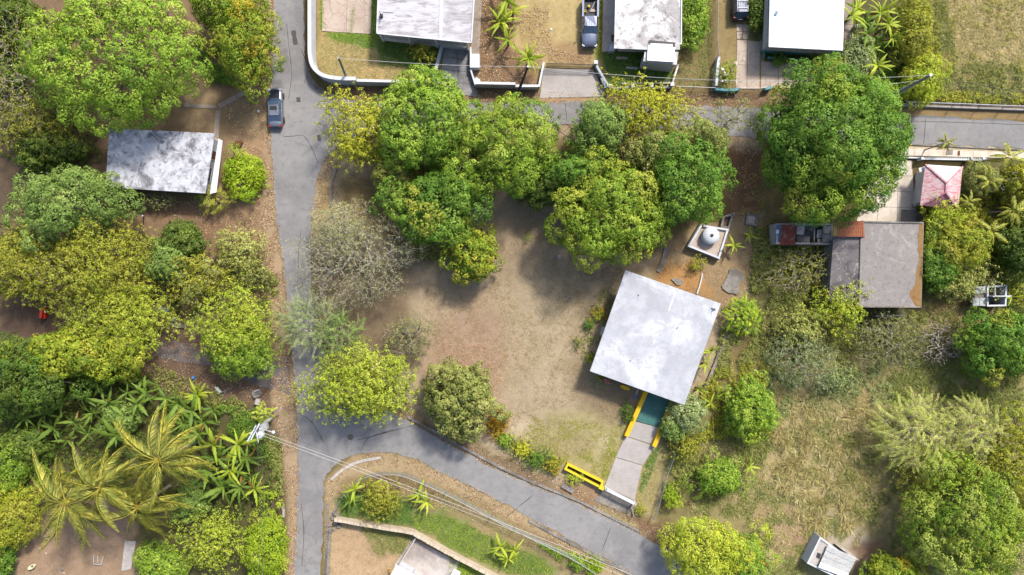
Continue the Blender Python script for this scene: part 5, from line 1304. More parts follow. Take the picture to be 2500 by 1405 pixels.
def twig_tree(px, py, rx, ry, label, ztop=6, zbot=0.8, pal='grey', n=700, leaf=4, L=0.16, W=0.08, name='sparse_tree', cat='tree', group=None, tip=0.014, bark=None, ragged=0.2):
    """many fine pale twigs with a thin veil of small leaves"""
    SEED[0] += 1; rng = np.random.default_rng(SEED[0])
    c, ax_, ay_, zc = geo(px, py, rx, ry, ztop, zbot)
    up, dn = ztop - zc, zc - zbot
    dv = fib(n, -0.4, rng, 3.0)
    ang = np.arctan2(dv[:, 1], dv[:, 0]); ph = rng.random(3) * 6.28
    edge = 1 + ragged * (np.sin(2 * ang + ph[0]) * 0.6 + np.sin(5 * ang + ph[1]) * 0.5 + np.sin(9 * ang + ph[2]) * 0.4)
    sc_ = np.where(dv[:, 2:3] > 0, np.array([[ax_, ay_, up]]), np.array([[ax_, ay_, dn]]))
    t = c + dv * sc_ * edge[:, None] * (0.35 + 0.65 * rng.random((n, 1)) ** 0.6)
    t[:, 2] = np.clip(t[:, 2], 0.3, ztop + 0.3)
    base = np.array([c[0], c[1], 0.0])
    V, F = skeleton(base, t, rng, tip=tip, sides=3, power=0.42, trunk_to=0.3, wob=0.16)
    lv = Leaves()
    out = unit((t - c) + np.array([0, 0, 0.5]))
    if leaf:
        clumps(lv, t, out, 0.30, leaf, L, W, pal, rng, None, 0.25, shell=0.1)
    return finish(name, base, lv, V, F, label, cat, group, bark or M_TWIG)

def spray_tree(px, py, rx, ry, label, ztop=6, zbot=1.0, pal='sage', n=130, slen=1.7, L=0.26, W=0.07, pairs=13, name='feathery_tree', cat='tree', group=None, rise=0.45, tip=0.02, bark=None, inner=60):
    """crown of arching sprays lined with narrow leaflets"""
    SEED[0] += 1; rng = np.random.default_rng(SEED[0])
    c, ax_, ay_, zc = geo(px, py, rx, ry, ztop, zbot)
    up, dn = ztop - zc, zc - zbot
    dv = fib(n, -0.25, rng, 2.0)
    sc_ = np.where(dv[:, 2:3] > 0, np.array([[ax_, ay_, up]]), np.array([[ax_, ay_, dn]]))
    st = c + dv * np.maximum(sc_ * (0.42 + 0.45 * rng.random((n, 1))) , 0.1)
    hd = unit(dv * np.array([0.55, 0.55, 0.25]) + rng.normal(size=(n, 3)) * np.array([0.5, 0.5, 0.3]) + np.array([-0.35, 0.1, rise * 0.5]))
    ton = tones(pal, n, rng)
    lv = Leaves()
    T = np.linspace(0.08, 1, pairs)
    ln = slen * (0.6 + 0.7 * rng.random(n))
    for k, tt in enumerate(T):
        pos = st + hd * (ln * tt)[:, None]; pos[:, 2] -= ln * 0.32 * tt * tt
        dirv = unit(hd - np.array([0, 0, 0.64]) * tt)
        sd = unit(np.cross(dirv, np.array([0, 0, 1.0])))
        nr = np.cross(sd, dirv)
        for s in (-1, 1):
            ax = unit(sd * s * 0.85 + dirv * 0.75 + rng.normal(size=(n, 3)) * 0.15)
            f = (1.1 - 0.55 * tt)
            lv.add(pos, ax, unit(nr + rng.normal(size=(n, 3)) * 0.25), L * f * (0.8 + 0.4 * rng.random(n)), W, ton * (1 + (rng.random((n, 1)) - .5) * .35))
    if inner:
        di = fib(inner, -0.1, rng, 1.0)
        clumps(lv, c + di * np.array([ax_, ay_, up]) * (0.35 + 0.35 * rng.random((inner, 1))), di, 0.6, 8, L * 1.1, W * 1.6, pal, rng)
    base = np.array([c[0], c[1], 0.0])
    V, F = skeleton(base, np.concatenate([st, st + hd * ln[:, None] * 0.55]), rng, tip=tip, sides=3, power=0.4)
    return finish(name, base, lv, V, F, label, cat, group, bark or M_TWIG)

def bush(px, py, rx, ry, label, h=1.6, pal='vivid', L=0.2, W=0.09, dens=1.0, name='bush', cat='bush', group=None, tuft=0.34, nleaf=9, flowers=None, nf=0, pal2=None, mix2=0.25):
    """low rounded shrub from several small boughs"""
    if min(rx, ry) < 34:
        k = S * S * rx * ry
        return airy_tree(px, py, rx * 0.92, ry * 0.92, label, ztop=h, zbot=0.1, pal=pal, n=max(26, int(95 * k * dens)), tuft=0.24, L=L * 0.85, W=W, nleaf=nleaf, name=name, cat=cat, group=group,
                         inner=0.5, tip=0.012, pal2=pal2, mix2=mix2, spread=0.36 * S * min(rx, ry), flowers=flowers, nf=nf, zmin=-0.2)
    return dense_tree(px, py, rx, ry, label, ztop=h, zbot=0.1, pal=pal, lobe=max(0.35, min(0.75, 0.42 * S * min(rx, ry))), tuft=tuft, L=L, W=W, dens=dens, nleaf=nleaf,
                      name=name, cat=cat, group=group, rough=0.42, flowers=flowers, nf=nf, pal2=pal2, mix2=mix2)


# ---- the trees and bushes one by one
dense_tree(300, 145, 190, 174, 'very large bright green tree with cauliflower crown above the stained flat roof', 13, 2.5, 'bright', 2.0, 0.62, 0.36, 0.15, nleaf=12, pal2='mango', mix2=0.3, rough=0.13)
dense_tree(608, 98, 66, 104, 'mango tree with yellowish new leaves overhanging the road above the parked sedan', 9, 1.5, 'mangoy', 1.4, 0.55, pal2='ochre', mix2=0.1, rough=0.15)
dense_tree(540, 15, 66, 60, 'mango tree at the top edge between the huge tree and the road', 8, 1.5, 'mango', 1.4, 0.55, pal2='olive', mix2=0.3)
dense_tree(182, 492, 130, 84, 'blue-green domed tree below left of the stained flat roof', 8, 1.2, 'blue', 1.5, 0.52, 0.3, 0.14)
dense_tree(1042, 298, 112, 118, 'tight round green dome tree beside the white boundary wall', 10, 1.5, 'bright', 1.15, 0.46, 0.28, 0.14, nleaf=13, rough=0.12, pal2='deep', mix2=0.4)
dense_tree(1236, 366, 116, 116, 'broad green tree between the domed tree and the slanted bluish tree', 10, 1.5, 'mango', 1.5, 0.55, pal2='bright', mix2=0.35)
dense_tree(1062, 508, 105, 90, 'glossy green mango tree at the upper left corner of the bare yard', 8.5, 1.2, 'deep', 1.5, 0.58, 0.4, 0.14, pal2='mangoy', mix2=0.4)
dense_tree(1155, 625, 58, 62, 'small mango tree reaching out over the bare yard', 6, 1.0, 'mangoy', 1.0, 0.5, 0.38, 0.14, dens=0.7)
dense_tree(1486, 525, 142, 120, 'big domed mango tree touching the top corner of the white roof', 10.5, 1.2, 'mango', 1.5, 0.52, pal2='yolive', mix2=0.35, rough=0.18)
dense_tree(1672, 440, 92, 106, 'green domed mango tree shading the white water tank', 10, 1.2, 'deep', 1.35, 0.5, pal2='bright', mix2=0.3, rough=0.18)
dense_tree(1462, 318, 60, 60, 'bluish green tree at the roadside below the concrete driveway', 8, 1.2, 'blue', 1.2, 0.52, pal2='deep', mix2=0.3)
dense_tree(1416, 432, 60, 56, 'dark green tree wedged above the big domed mango tree', 8, 1.0, 'deep', 1.2, 0.5, pal2='mangoy', mix2=0.25)
dense_tree(1690, 355, 70, 46, 'dull green tree at the road edge above the tank tree', 8, 1.2, 'olive', 1.1, 0.5, pal2='deep', mix2=0.4)
dense_tree(1590, 390, 60, 50, 'shaded green tree in the gap behind the two domed mango trees', 7, 1.0, 'olive', 1.1, 0.5, pal2='deep', mix2=0.3)
dense_tree(2020, 346, 164, 180, 'huge dark green tree with orange tinged clumps over the right end of the street', 13.0, 1.0, 'deep', 1.75, 0.62, 0.34, 0.15, nleaf=12, dens=1.25, pal2='mangoy', mix2=0.3, rough=0.1, fill=3.2)
dense_tree(1125, 452, 70, 50, 'dark green tree filling the gap below the domed tree', 7, 1.0, 'deep', 1.1, 0.5, pal2='mango', mix2=0.4)
dense_tree(1320, 440, 50, 60, 'dark low tree between the two groves above the yard', 6, 0.8, 'dark', 1.0, 0.5)
dense_tree(960, 430, 46, 50, 'low dark tree under the yellow tree at the yard corner', 5, 0.6, 'olive', 0.9, 0.46, pal2='yolive', mix2=0.4)
airy_tree(880, 318, 88, 96, 'yellow-green loose tree leaning over the street corner', 8, 1.5, 'gold', n=760, tuft=0.42, nleaf=11, pal2='yolive', mix2=0.4, spread=0.75)
airy_tree(1572, 272, 112, 66, 'bright yellow sparse tree across the street from the small white porch roof', 8, 1.5, 'gold', n=950, tuft=0.36, nleaf=11, L=0.2, spread=0.75, pal2='lime', mix2=0.2)
airy_tree(1790, 290, 60, 60, 'thin wispy tree standing over the street left of the huge dark tree', 6, 1.0, 'olive', n=110, tuft=0.35, L=0.18, spread=0.7, inner=0.2, bark=M_TWIG, name='sapling')
airy_tree(882, 940, 132, 100, 'brilliant lime yellow tree at the road fork', 8.5, 1.5, 'lime', n=1500, tuft=0.42, L=0.2, W=0.11, nleaf=12, spread=0.85, pal2='pale', mix2=0.25)
dense_tree(1128, 975, 82, 86, 'round olive tree with broad leathery leaves on the yard side of the slanting road', 6, 0.6, 'olive', 1.0, 0.46, 0.26, 0.2, nleaf=11, name='broadleaf_tree', pal2='sage', mix2=0.3)
twig_tree(868, 632, 160, 136, 'large grey twiggy half bare tree beside the long road', 8, 1.0, 'grey', 2700, 5, 0.13, 0.07, tip=0.016)
twig_tree(830, 560, 80, 60, 'olive twiggy tree at the upper edge of the big half bare one', 6, 0.8, 'grey', 1000, 7)
spray_tree(762, 790, 88, 70, 'blue-green feathery tree overhanging the long road', 6.5, 1.0, 'sage', 210, 1.9, inner=20)
spray_tree(835, 820, 60, 60, 'green feathery tree just right of the one hanging over the road', 5.5, 1.0, 'blue', 130, 1.8, inner=20)
twig_tree(998, 822, 62, 62, 'small bare tree with pale crooked branches at the left of the yard', 4.5, 0.6, 'olive', 560, 6, tip=0.02)
airy_tree(582, 800, 96, 100, 'bright yellow-green bushy tree hanging over the broken side lane', 7, 0.8, 'lime', n=900, tuft=0.45, L=0.22, nleaf=11, spread=0.8, pal2='bright', mix2=0.5)
dense_tree(590, 860, 70, 60, 'green lower tree below the bright bushy one at the side lane', 5, 0.6, 'bright', 1.0, 0.42, 0.22, 0.1)
airy_tree(235, 655, 160, 118, 'wide feathery yellow-green tree in the middle of the left thicket', 8, 1.0, 'yolive', n=2000, tuft=0.42, L=0.2, W=0.1, nleaf=10, spread=0.8, pal2='lime', mix2=0.3, inner=0.4)
airy_tree(300, 775, 125, 88, 'spreading light green tree above the broken lane', 7, 1.0, 'lime', n=1400, tuft=0.42, L=0.2, W=0.1, nleaf=10, spread=0.75, pal2='yolive', mix2=0.5, inner=0.4)
airy_tree(55, 640, 95, 100, 'yellow-green tree on the left edge below the blue-green dome', 7.5, 1.0, 'yolive', n=650, tuft=0.48, L=0.26, nleaf=11, spread=0.8)
dense_tree(200, 860, 140, 60, 'green mango tree along the lower side of the left thicket', 7, 0.8, 'mangoy', 1.3, 0.5, pal2='yolive', mix2=0.4)
dense_tree(60, 915, 110, 95, 'dark green mango tree on the left edge above the banana clump', 7.5, 0.6, 'dark', 1.4, 0.55, pal2='deep', mix2=0.5)
airy_tree(590, 615, 66, 60, 'pale flowering shrub tree near the road below the leaf covered slope', 4.5, 0.5, 'pale', n=420, tuft=0.36, L=0.18, spread=0.6)
airy_tree(490, 680, 72, 78, 'loose green tree between the pale shrub tree and the wide feathery tree', 5.5, 0.6, 'yolive', n=560, tuft=0.38, L=0.2, nleaf=10, spread=0.6, pal2='sage', mix2=0.3)
airy_tree(620, 670, 40, 40, 'small yellowish shrub tree on the verge of the long road', 3.5, 0.4, 'olive', n=170, tuft=0.3, L=0.16, spread=0.5)
dense_tree(450, 590, 42, 46, 'dark shadowed shrub tree at the top of the left thicket', 4, 0.4, 'dark', 0.8, 0.42)
dense_tree(420, 640, 40, 50, 'bluish green shrub tree right of the wide feathery tree', 5, 0.5, 'blue', 0.9, 0.44)
bush(597, 427, 54, 52, 'bright lime shrub right beside the stained flat roofed house', 3.2, 'vivid', 0.24, 0.1, tuft=0.4)
spray_tree(528, 490, 46, 32, 'low spiky palm-like shrub below the right end of the stained roof', 2.5, 0.2, 'yolive', 60, 1.1, 0.3, 0.06, 12, inner=40, name='spiky_shrub', cat='shrub')
twig_tree(382, 490, 50, 26, 'brownish dry shrub against the lower side of the stained roof', 2.2, 0.2, 'olive', 300, 4, name='dry_shrub', cat='shrub')
twig_tree(60, 190, 105, 145, 'tall half bare tree with pale branches on the upper left edge', 9, 1.0, 'yolive', 1500, 4, 0.17, 0.09, tip=0.02)
airy_tree(90, 300, 110, 70, 'yellow-green airy tree below the pale bare branches at upper left', 7, 0.8, 'yolive', n=520, tuft=0.42, L=0.2, spread=0.9, pal2='olive', mix2=0.4)
dense_tree(30, 60, 70, 70, 'dark green tree in the top left corner', 7, 0.6, 'dark', 1.2, 0.5)
dense_tree(20, 150, 45, 60, 'shaded green tree at the left edge under the bare branches', 5, 0.5, 'deep', 1.0, 0.46)
dense_tree(120, 365, 80, 40, 'dark shrub mass left of the stained roof', 4, 0.3, 'dark', 0.9, 0.44)
# right half
dense_tree(2350, 1275, 150, 142, 'large light green mango tree in the lower right corner', 9.5, 0.8, 'mango', 1.4, 0.5, 0.3, 0.12, pal2='pale', mix2=0.45)
dense_tree(2175, 1395, 60, 34, 'mango tree with pinkish shoots at the bottom edge beside the shed', 5, 0.5, 'mangoy', 0.9, 0.42, pal2='ochre', mix2=0.25)
spray_tree(2230, 1055, 105, 92, 'big grey-green feathery tree at the right side of the dry field', 6.5, 0.6, 'pale', 330, 2.0, 0.3, 0.07, 15, inner=50)
spray_tree(2370, 1045, 78, 80, 'second feathery tree right of the big feathery one', 6, 0.6, 'pale', 220, 1.8, 0.28, 0.07, 14, inner=50)
dense_tree(2448, 838, 100, 78, 'dark glossy green tree on the right edge below the roofless hut', 7.5, 0.6, 'deep', 1.2, 0.5, pal2='mangoy', mix2=0.3)
dense_tree(2475, 1150, 70, 130, 'yellow-green tree mass on the right edge beside the feathery trees', 7, 0.6, 'yolive', 1.2, 0.46, 0.22, 0.1, pal2='vivid', mix2=0.3)
airy_tree(2290, 1150, 110, 50, 'yellowish scrub tree between the feathery trees and the corner mango', 5, 0.5, 'yolive', n=420, tuft=0.4, L=0.2, spread=0.8)
dense_tree(1718, 1335, 96, 78, 'yellow-green tree at the lower end of the slanting road', 7, 0.8, 'lime', 1.1, 0.44, 0.22, 0.1, pal2='gold', mix2=0.45)
dense_tree(1815, 1365, 50, 62, 'green tree dotted with orange blossoms right of the yellow roadside tree', 5.5, 0.6, 'bright', 0.95, 0.44, 0.22, 0.1, flowers=[LC(236, 120, 30), LC(240, 150, 40)], nf=26, name='flowering_tree')
bush(1755, 1165, 55, 42, 'round lime-green shrub alone in the rough grass right of the driveway', 3.6, 'bright', 0.22, 0.11, tuft=0.42, name='round_shrub', cat='shrub')
dense_tree(1830, 1000, 62, 66, 'rounded green tree in the scrub right of the carport', 5, 0.4, 'bright', 0.95, 0.44, 0.26, 0.12, pal2='lime', mix2=0.3)
dense_tree(1672, 1005, 42, 46, 'grey-green shrub tree beside the right yellow driveway wall', 3.6, 0.3, 'sage', 0.8, 0.4, 0.2, 0.12)
dense_tree(1640, 1045, 26, 24, 'bluish shrub leaning on the right yellow driveway wall', 2.4, 0.2, 'blue', 0.6, 0.34, 0.2, 0.12, name='shrub', cat='shrub')
airy_tree(1675, 1092, 34, 34, 'yellowish leggy shrub below the shrub at the yellow driveway wall', 3, 0.3, 'yolive', n=170, tuft=0.3, L=0.2, spread=0.5, name='shrub', cat='shrub')
spray_tree(1815, 772, 50, 50, 'spiky yellow-green shrub right of the white roof', 3.2, 0.2, 'vivid', 170, 1.0, 0.22, 0.09, 11, inner=60, name='spiky_shrub', cat='shrub')
airy_tree(1962, 795, 64, 50, 'pale green rounded tree in the scrub below the ruined house', 4.5, 0.4, 'pale', n=360, tuft=0.4, L=0.22, spread=0.6)
airy_tree(2048, 748, 66, 66, 'yellow and orange tinged tree covering the corner of the grey roof', 5.5, 0.6, 'lime', n=470, tuft=0.42, L=0.24, spread=0.65, pal2='ochre', mix2=0.2)
twig_tree(1945, 660, 88, 62, 'tangled pale branched shrub tree left of the ruined house', 4, 0.3, 'yolive', 760, 5, tip=0.02)
twig_tree(1955, 880, 90, 75, 'grey fine twigged tree in the dry field below the pale tree', 4.5, 0.4, 'sage', 1100, 7)
airy_tree(2040, 925, 50, 36, 'sage green bush at the foot of the grey twiggy tree', 3, 0.2, 'sage', n=240, tuft=0.36, L=0.18, spread=0.5, name='bush', cat='bush')
twig_tree(2170, 830, 105, 70, 'olive scrub tree below the grey roof', 4.5, 0.4, 'olive', 1100, 7)
twig_tree(2290, 835, 60, 62, 'dead silvery bush with bare branches right of the scrub below the grey roof', 3.5, 0.3, 'grey', 520, 0, tip=0.026, name='dead_bush', cat='bush')
dense_tree(2330, 600, 70, 60, 'leafy yellow-green tree at the right wall of the ruined house', 5.5, 0.4, 'yolive', 0.95, 0.44, 0.24, 0.12, pal2='bright', mix2=0.35)
airy_tree(2300, 535, 55, 40, 'light green vine tree below the faded red roof', 5, 0.4, 'lime', n=330, tuft=0.4, L=0.22, spread=0.6)
airy_tree(2345, 680, 62, 66, 'shaggy sage tree between the grey roof and the roofless hut', 4.5, 0.4, 'pale', n=420, tuft=0.42, L=0.2, spread=0.7, pal2='olive', mix2=0.4)
dense_tree(2280, 650, 40, 66, 'dark green tree hugging the right edge of the grey roof', 4.5, 0.4, 'deep', 0.85, 0.42, 0.22, 0.12)
dense_tree(2480, 600, 50, 70, 'dark green tree on the right edge among the small palms', 5.5, 0.4, 'dark', 1.0, 0.46)
dense_tree(2385, 440, 40, 36, 'olive shrub tree right of the faded red roof', 4, 0.4, 'olive', 0.8, 0.4, 0.2, 0.1)
dense_tree(2480, 450, 40, 46, 'green tree at the right edge behind the bare grey branches', 4.5, 0.4, 'yolive', 0.9, 0.42)
twig_tree(2465, 445, 45, 50, 'bare grey branched tree among the small palms at right', 4.5, 0.5, 'grey', 260, 0, tip=0.028, name='bare_tree')
dense_tree(2250, 195, 44, 64, 'yellow-lime shrub tree left of the grey street pole', 3.6, 0.2, 'lime', 0.8, 0.4, 0.18, 0.09, pal2='gold', mix2=0.3)
dense_tree(2230, 80, 40, 90, 'green scrub tree between the banana patch and the dry upper field', 4, 0.3, 'yolive', 0.9, 0.44, 0.2, 0.1, pal2='olive', mix2=0.4)
dense_tree(2085, 150, 46, 52, 'grey-green shrub with white blossom below the banana patch', 3.2, 0.2, 'sage', 0.75, 0.4, 0.2, 0.1, flowers='flower', nf=14)
dense_tree(2140, 225, 60, 20, 'low green hedge bush along the wall behind the huge dark tree', 2.2, 0.1, 'bright', 0.6, 0.36, 0.2, 0.1, name='hedge_bush', cat='bush')
dense_tree(1690, 38, 32, 78, 'leafy green shrub hedge along the right wall of the mildewed white house', 3, 0.2, 'bright', 0.75, 0.4, 0.2, 0.11, name='hedge', cat='hedge')
dense_tree(1848, 22, 26, 46, 'dark green shrub between the parked SUV and the white roofed house', 2.2, 0.1, 'dark', 0.6, 0.34, 0.18, 0.1, name='shrub', cat='shrub', pal2='deep', mix2=0.5)
bush(1772, 186, 28, 30, 'bush with white blossoms on the teal wall corner', 2.2, 'vivid', 0.18, 0.08, 0.7, flowers='flower', nf=22, pal2='bright', mix2=0.5)
bush(1028, 128, 24, 28, 'yellow-green spiky bush in front of the white grille of the house', 2.0, 'yolive', 0.24, 0.07, 0.8)
bush(1900, 150, 22, 18, 'small dark bush in the planting bed of the white roofed house', 1.3, 'deep', 0.18, 0.09)
spray_tree(2022, 158, 34, 28, 'fan-leaved yellowish palm shrub at the corner of the white roofed house', 3, 0.4, 'gold', 46, 1.3, 0.34, 0.08, 12, inner=20, name='fan_palm', cat='palm')
# bottom left
dense_tree(655, 1335, 50, 86, 'vivid yellow-green hedge tree at the lower end of the long road', 4.5, 0.2, 'vivid', 0.9, 0.42, 0.2, 0.09, pal2='lime', mix2=0.3)
airy_tree(520, 1320, 86, 80, 'bushy light green tree left of the vivid hedge tree', 5, 0.4, 'lime', n=620, tuft=0.42, L=0.2, spread=0.8, pal2='bright', mix2=0.5)
dense_tree(400, 1375, 66, 42, 'green shrub mass at the bottom edge beside the dirt yard', 3.6, 0.2, 'bright', 0.9, 0.42, 0.2, 0.09, pal2='vivid', mix2=0.4)
dense_tree(40, 1265, 62, 66, 'yellow-green tree on the left edge above the dirt yard', 5, 0.3, 'yolive', 1.0, 0.44, 0.2, 0.1, pal2='vivid', mix2=0.3)
dense_tree(20, 1140, 50, 70, 'bright green bush mass on the left edge beside the coconut palms', 3.6, 0.2, 'bright', 0.9, 0.44, 0.2, 0.1)
dense_tree(0, 1360, 30, 60, 'green tree cut by the lower left corner', 4, 0.2, 'deep', 0.8, 0.42)
dense_tree(470, 1225, 40, 36, 'bluish shrub under the lower coconut fronds', 3.2, 0.2, 'blue', 0.8, 0.42, 0.22, 0.12)
dense_tree(300, 1020, 44, 30, 'bluish shrub in the middle of the banana clump', 3.2, 0.2, 'blue', 0.75, 0.4, 0.24, 0.12)
dense_tree(60, 1085, 60, 40, 'dark shrub mass left of the banana clump', 3, 0.2, 'dark', 0.8, 0.42)
spray_tree(645, 1010, 26, 22, 'papaya-like plant with rosettes at the foot of the transformer pole', 3, 1.2, 'lime', 40, 0.6, 0.22, 0.09, 8, inner=10, name='papaya_plant', cat='plant')
# bottom centre plot
airy_tree(930, 1220, 52, 40, 'bushy green shrub in the triangular plot below the road fork', 3, 0.3, 'yolive', n=320, tuft=0.34, L=0.18, spread=0.55, name='shrub', cat='shrub')
bush(1212, 1037, 34, 26, 'rust-orange bromeliad-like bush at the edge of the yard', 1.0, 'ochre', 0.3, 0.07, 0.8, pal2='orange', mix2=0.5)
bush(1232, 1073, 24, 18, 'bright green low bush below the rust-orange one', 0.9, 'bright', 0.16, 0.1, group=None)
bush(1276, 1098, 24, 22, 'golden croton bush in the middle of the roadside hedge row', 1.3, 'gold', 0.2, 0.09)
bush(1312, 1118, 28, 26, 'green scraggly bush in the roadside hedge row', 1.5, 'deep', 0.18, 0.08, 0.8)
bush(1350, 1132, 24, 24, 'yellow and red croton bush left of the yellow planter', 1.2, 'yolive', 0.2, 0.09, pal2='ochre', mix2=0.4)
bush(1400, 1168, 26, 14, 'thin light green bush in front of the yellow planter', 1.0, 'lime', 0.18, 0.08, 0.6)
bush(1452, 1382, 26, 20, 'vivid yellow bush on the lower verge of the slanting road', 1.4, 'vivid', 0.18, 0.08)
bush(1412, 1375, 22, 20, 'small green bush left of the vivid yellow one on the lower verge', 1.2, 'bright', 0.18, 0.09)
bush(1638, 1212, 24, 26, 'round yellow-green shrub at the end of the side fence', 1.8, 'vivid', 0.2, 0.09)
bush(1565, 1245, 20, 12, 'low creeper bush at the foot of the white gate', 0.7, 'yolive', 0.16, 0.08, 0.8)
# plants close to the white house
bush(1440, 792, 17, 16, 'small dark round bush left of the white roof', 1.0, 'deep', 0.14, 0.07)
bush(1462, 768, 20, 16, 'yellow and red leaved bush left of the white roof', 1.1, 'yolive', 0.16, 0.08, pal2='ochre', mix2=0.4)
bush(1412, 835, 15, 20, 'sparse brown-green bush left of the white roof', 0.9, 'olive', 0.14, 0.06, 0.6)
bush(1440, 875, 13, 14, 'yellow-green bush at the left corner of the white roof', 1.0, 'yolive', 0.16, 0.07)
bush(1478, 925, 28, 14, 'pink flowering bush under the left front corner of the white roof', 1.2, 'deep', 0.16, 0.08, flowers=[LC(226, 120, 150), LC(210, 90, 130)], nf=16)
bush(1532, 1005, 16, 34, 'dark grassy bush along the left yellow driveway wall', 1.0, 'dark', 0.22, 0.05, pal2='deep', mix2=0.5)
bush(1700, 645, 20, 18, 'small yellow-green shrub below the water tank platform', 1.4, 'yolive', 0.18, 0.08, 0.8)
bush(1290, 577, 11, 12, 'tiny pale plant alone on the bare yard', 0.5, 'pale', 0.12, 0.05, 0.5, name='small_plant', cat='plant')
# ------------------------------------------------------------------ banana plants: every leaf a part
def banana_leaf(seed, pal, width=0.21, droop=0.5):
    rng = np.random.default_rng(seed)
    n = 14; vs, cs = [], []
    col = tones(pal, 1, rng, (0.5, 0.3, 0.2))[0] * (0.8 if pal == 'bananay' else 0.54)
    mid = col * 1.3 + LC(26, 30, 8)
    for i in range(n + 1):
        t = i / n
        x = t * 0.96; z = 0.42 * t - droop * t * t
        w = width * (math.sin(math.pi * min(1, 0.06 + 0.94 * t) ** 0.8) ** 0.7) * (0.8 + 0.3 * rng.random()) * (0.72 if i % 3 == 2 and rng.random() < 0.7 else 1.0)
        if i == 0: w = 0.012
        if i == n: w = 0.02
        dz = 0.35 * w
        vs += [(x, 0, z), (x + 0.02, 0.014, z + 0.004), (x + 0.03 * rng.normal(), w, z - dz), (x + 0.02, -0.014, z + 0.004), (x + 0.03 * rng.normal(), -w, z - dz)]
        v = 1 + 0.18 * rng.normal()
        cs += [mid, mid, col * v, mid, col * (1 + 0.18 * rng.normal())]
    F = []
    for i in range(n):
        a, b = 5 * i, 5 * i + 5
        F += [(a, b, b + 1, a + 1), (a + 1, b + 1, b + 2, a + 2), (a + 3, b + 3, b, a), (a + 4, b + 4, b + 3, a + 3)]
    me = np_mesh('leaf', np.array(vs), np.array(F), np.array(cs)); me.materials.append(M_BIG); return me
BL = {k: [banana_leaf(300 + i + 20 * j, k, 0.088 + 0.016 * (i % 3), 0.38 + 0.12 * (i % 4)) for i in range(7)] for j, k in enumerate(('banana', 'bananay'))}
BL['dry'] = [banana_leaf(390 + i, [LC(190, 150, 90), LC(170, 120, 70), LC(206, 170, 80)], 0.09, 0.9) for i in range(3)]
M_STEM = mat('banana_stem', C(150, 156, 84), 0.8, [('n', (4, 4, 1.2), C(120, 96, 60), 0.48, 0.66, 0.8)])
stem_me = {}
for h in (1.4, 2.2, 3.0):
    stem_me[h] = MB().tube([(0, 0, -0.05), (0.03, 0, h * 0.5), (0, 0.02, h)], [0.14, 0.11, 0.06], 7).mesh('stem'); stem_me[h].materials.append(M_STEM)
def banana(px, py, label, group=None, h=2.2, n=8, ln=2.0, pal='banana', name='banana_plant', cat='banana plant', dry=1):
    r = random.Random(int(px * 31 + py * 7))
    if name == 'banana_plant' and h > 2:
        h = r.choice((1.4, 2.2, 2.2, 3.0)); ln *= r.uniform(0.75, 1.15); n += r.choice((-2, 0, 1, 3)); dry = r.choice((0, 1, 2, 3))
    b = P(px, py, h); rt = root(name, (b.x, b.y, 0), label, cat, group)
    link('stem', stem_me[h], None, rt)
    a0 = r.uniform(0, 6.28)
    for i in range(n + dry):
        isd = i >= n
        o = link('leaf', r.choice(BL['dry'] if isd else BL[pal]), None, rt)
        o.location = (0, 0, h - (0.3 if isd else 0.06))
        lift = r.uniform(-0.65, 0.1) if not isd else 0.3
        o.rotation_euler = (r.uniform(-.8, .8), lift * (0.9 if i % 3 else 1.5), a0 + i * 2.4 + r.uniform(-.35, .35))
        s_ = ln * r.uniform(0.55, 1.15) * (0.7 if isd else 1)
        o.scale = (s_, s_, s_)
    return rt
LST = ((290, 925), (245, 945), (200, 965), (345, 925), (150, 985), (110, 1010), (130, 1045), (180, 1030), (225, 1010), (262, 985), (310, 960), (335, 985), (95, 1060), (165, 1075), (215, 1060), (270, 1040), (355, 960), (235, 915), (60, 1020), (285, 1065))
for x, y in LST:
    banana(x, y, 'dark banana plant, %s from the left in the clump above the coconut palms' % ORD[sorted(LST).index((x, y))], 'banana clump above the palms', 2.2, 8, 2.3)
LST = ((435, 985), (468, 1005), (420, 1010), (500, 1030), (450, 1035), (485, 1060), (405, 975), (520, 1000))
for x, y in LST:
    banana(x, y, 'banana plant, %s from the left in the clump right of the upper coconut palm' % ORD[sorted(LST).index((x, y))], 'banana clump right of the upper palm', 2.2, 8, 2.2)
LST = ((530, 1118), (600, 1120), (560, 1150), (612, 1168), (545, 1190), (585, 1190), (520, 1085), (580, 1085), (620, 1195), (505, 1150))
for x, y in LST:
    banana(x, y, 'banana plant, %s from the left in the clump below the transformer pole' % ORD[sorted(LST).index((x, y))], 'banana clump by the transformer pole', 2.2, 9, 2.4, 'bananay' if (x + y) % 3 == 0 else 'banana')
banana(482, 965, 'fan shaped plant with upright yellowish leaves left of the white debris', None, 1.4, 15, 2.4, 'bananay', 'traveller_palm', 'palm', 0)
for x, y, lb in ((1238, 0, 'yellow-green banana plant at the top edge left of the pale dirt lot'), (1222, 55, 'banana plant with long spreading leaves left of the pale dirt lot'), (1240, 98, 'lower banana plant with a dry leaf left of the pale dirt lot'), (1252, 28, 'banana plant against the leaf littered strip near the top edge')):
    banana(x, y, lb, None, 2.2, 10, 2.3, 'bananay')
banana(1290, 142, 'large spiky leaved plant behind the leaning street pole', None, 2.2, 18, 2.0, 'bananay', 'dracaena_plant', 'plant', 0)
LST = ((2118, 85), (2095, 20), (2150, 105), (2112, 55), (2150, 30), (2180, 92), (2080, 40), (2130, 120), (2170, 60), (2105, 105), (2190, 20))
for x, y in LST:
    banana(x, y, 'banana plant, %s from the left in the patch right of the gleaming white roof' % ORD[sorted(LST).index((x, y))], 'banana patch beside the white roof', 2.2, 9, 2.2, 'banana' if y % 2 else 'bananay')
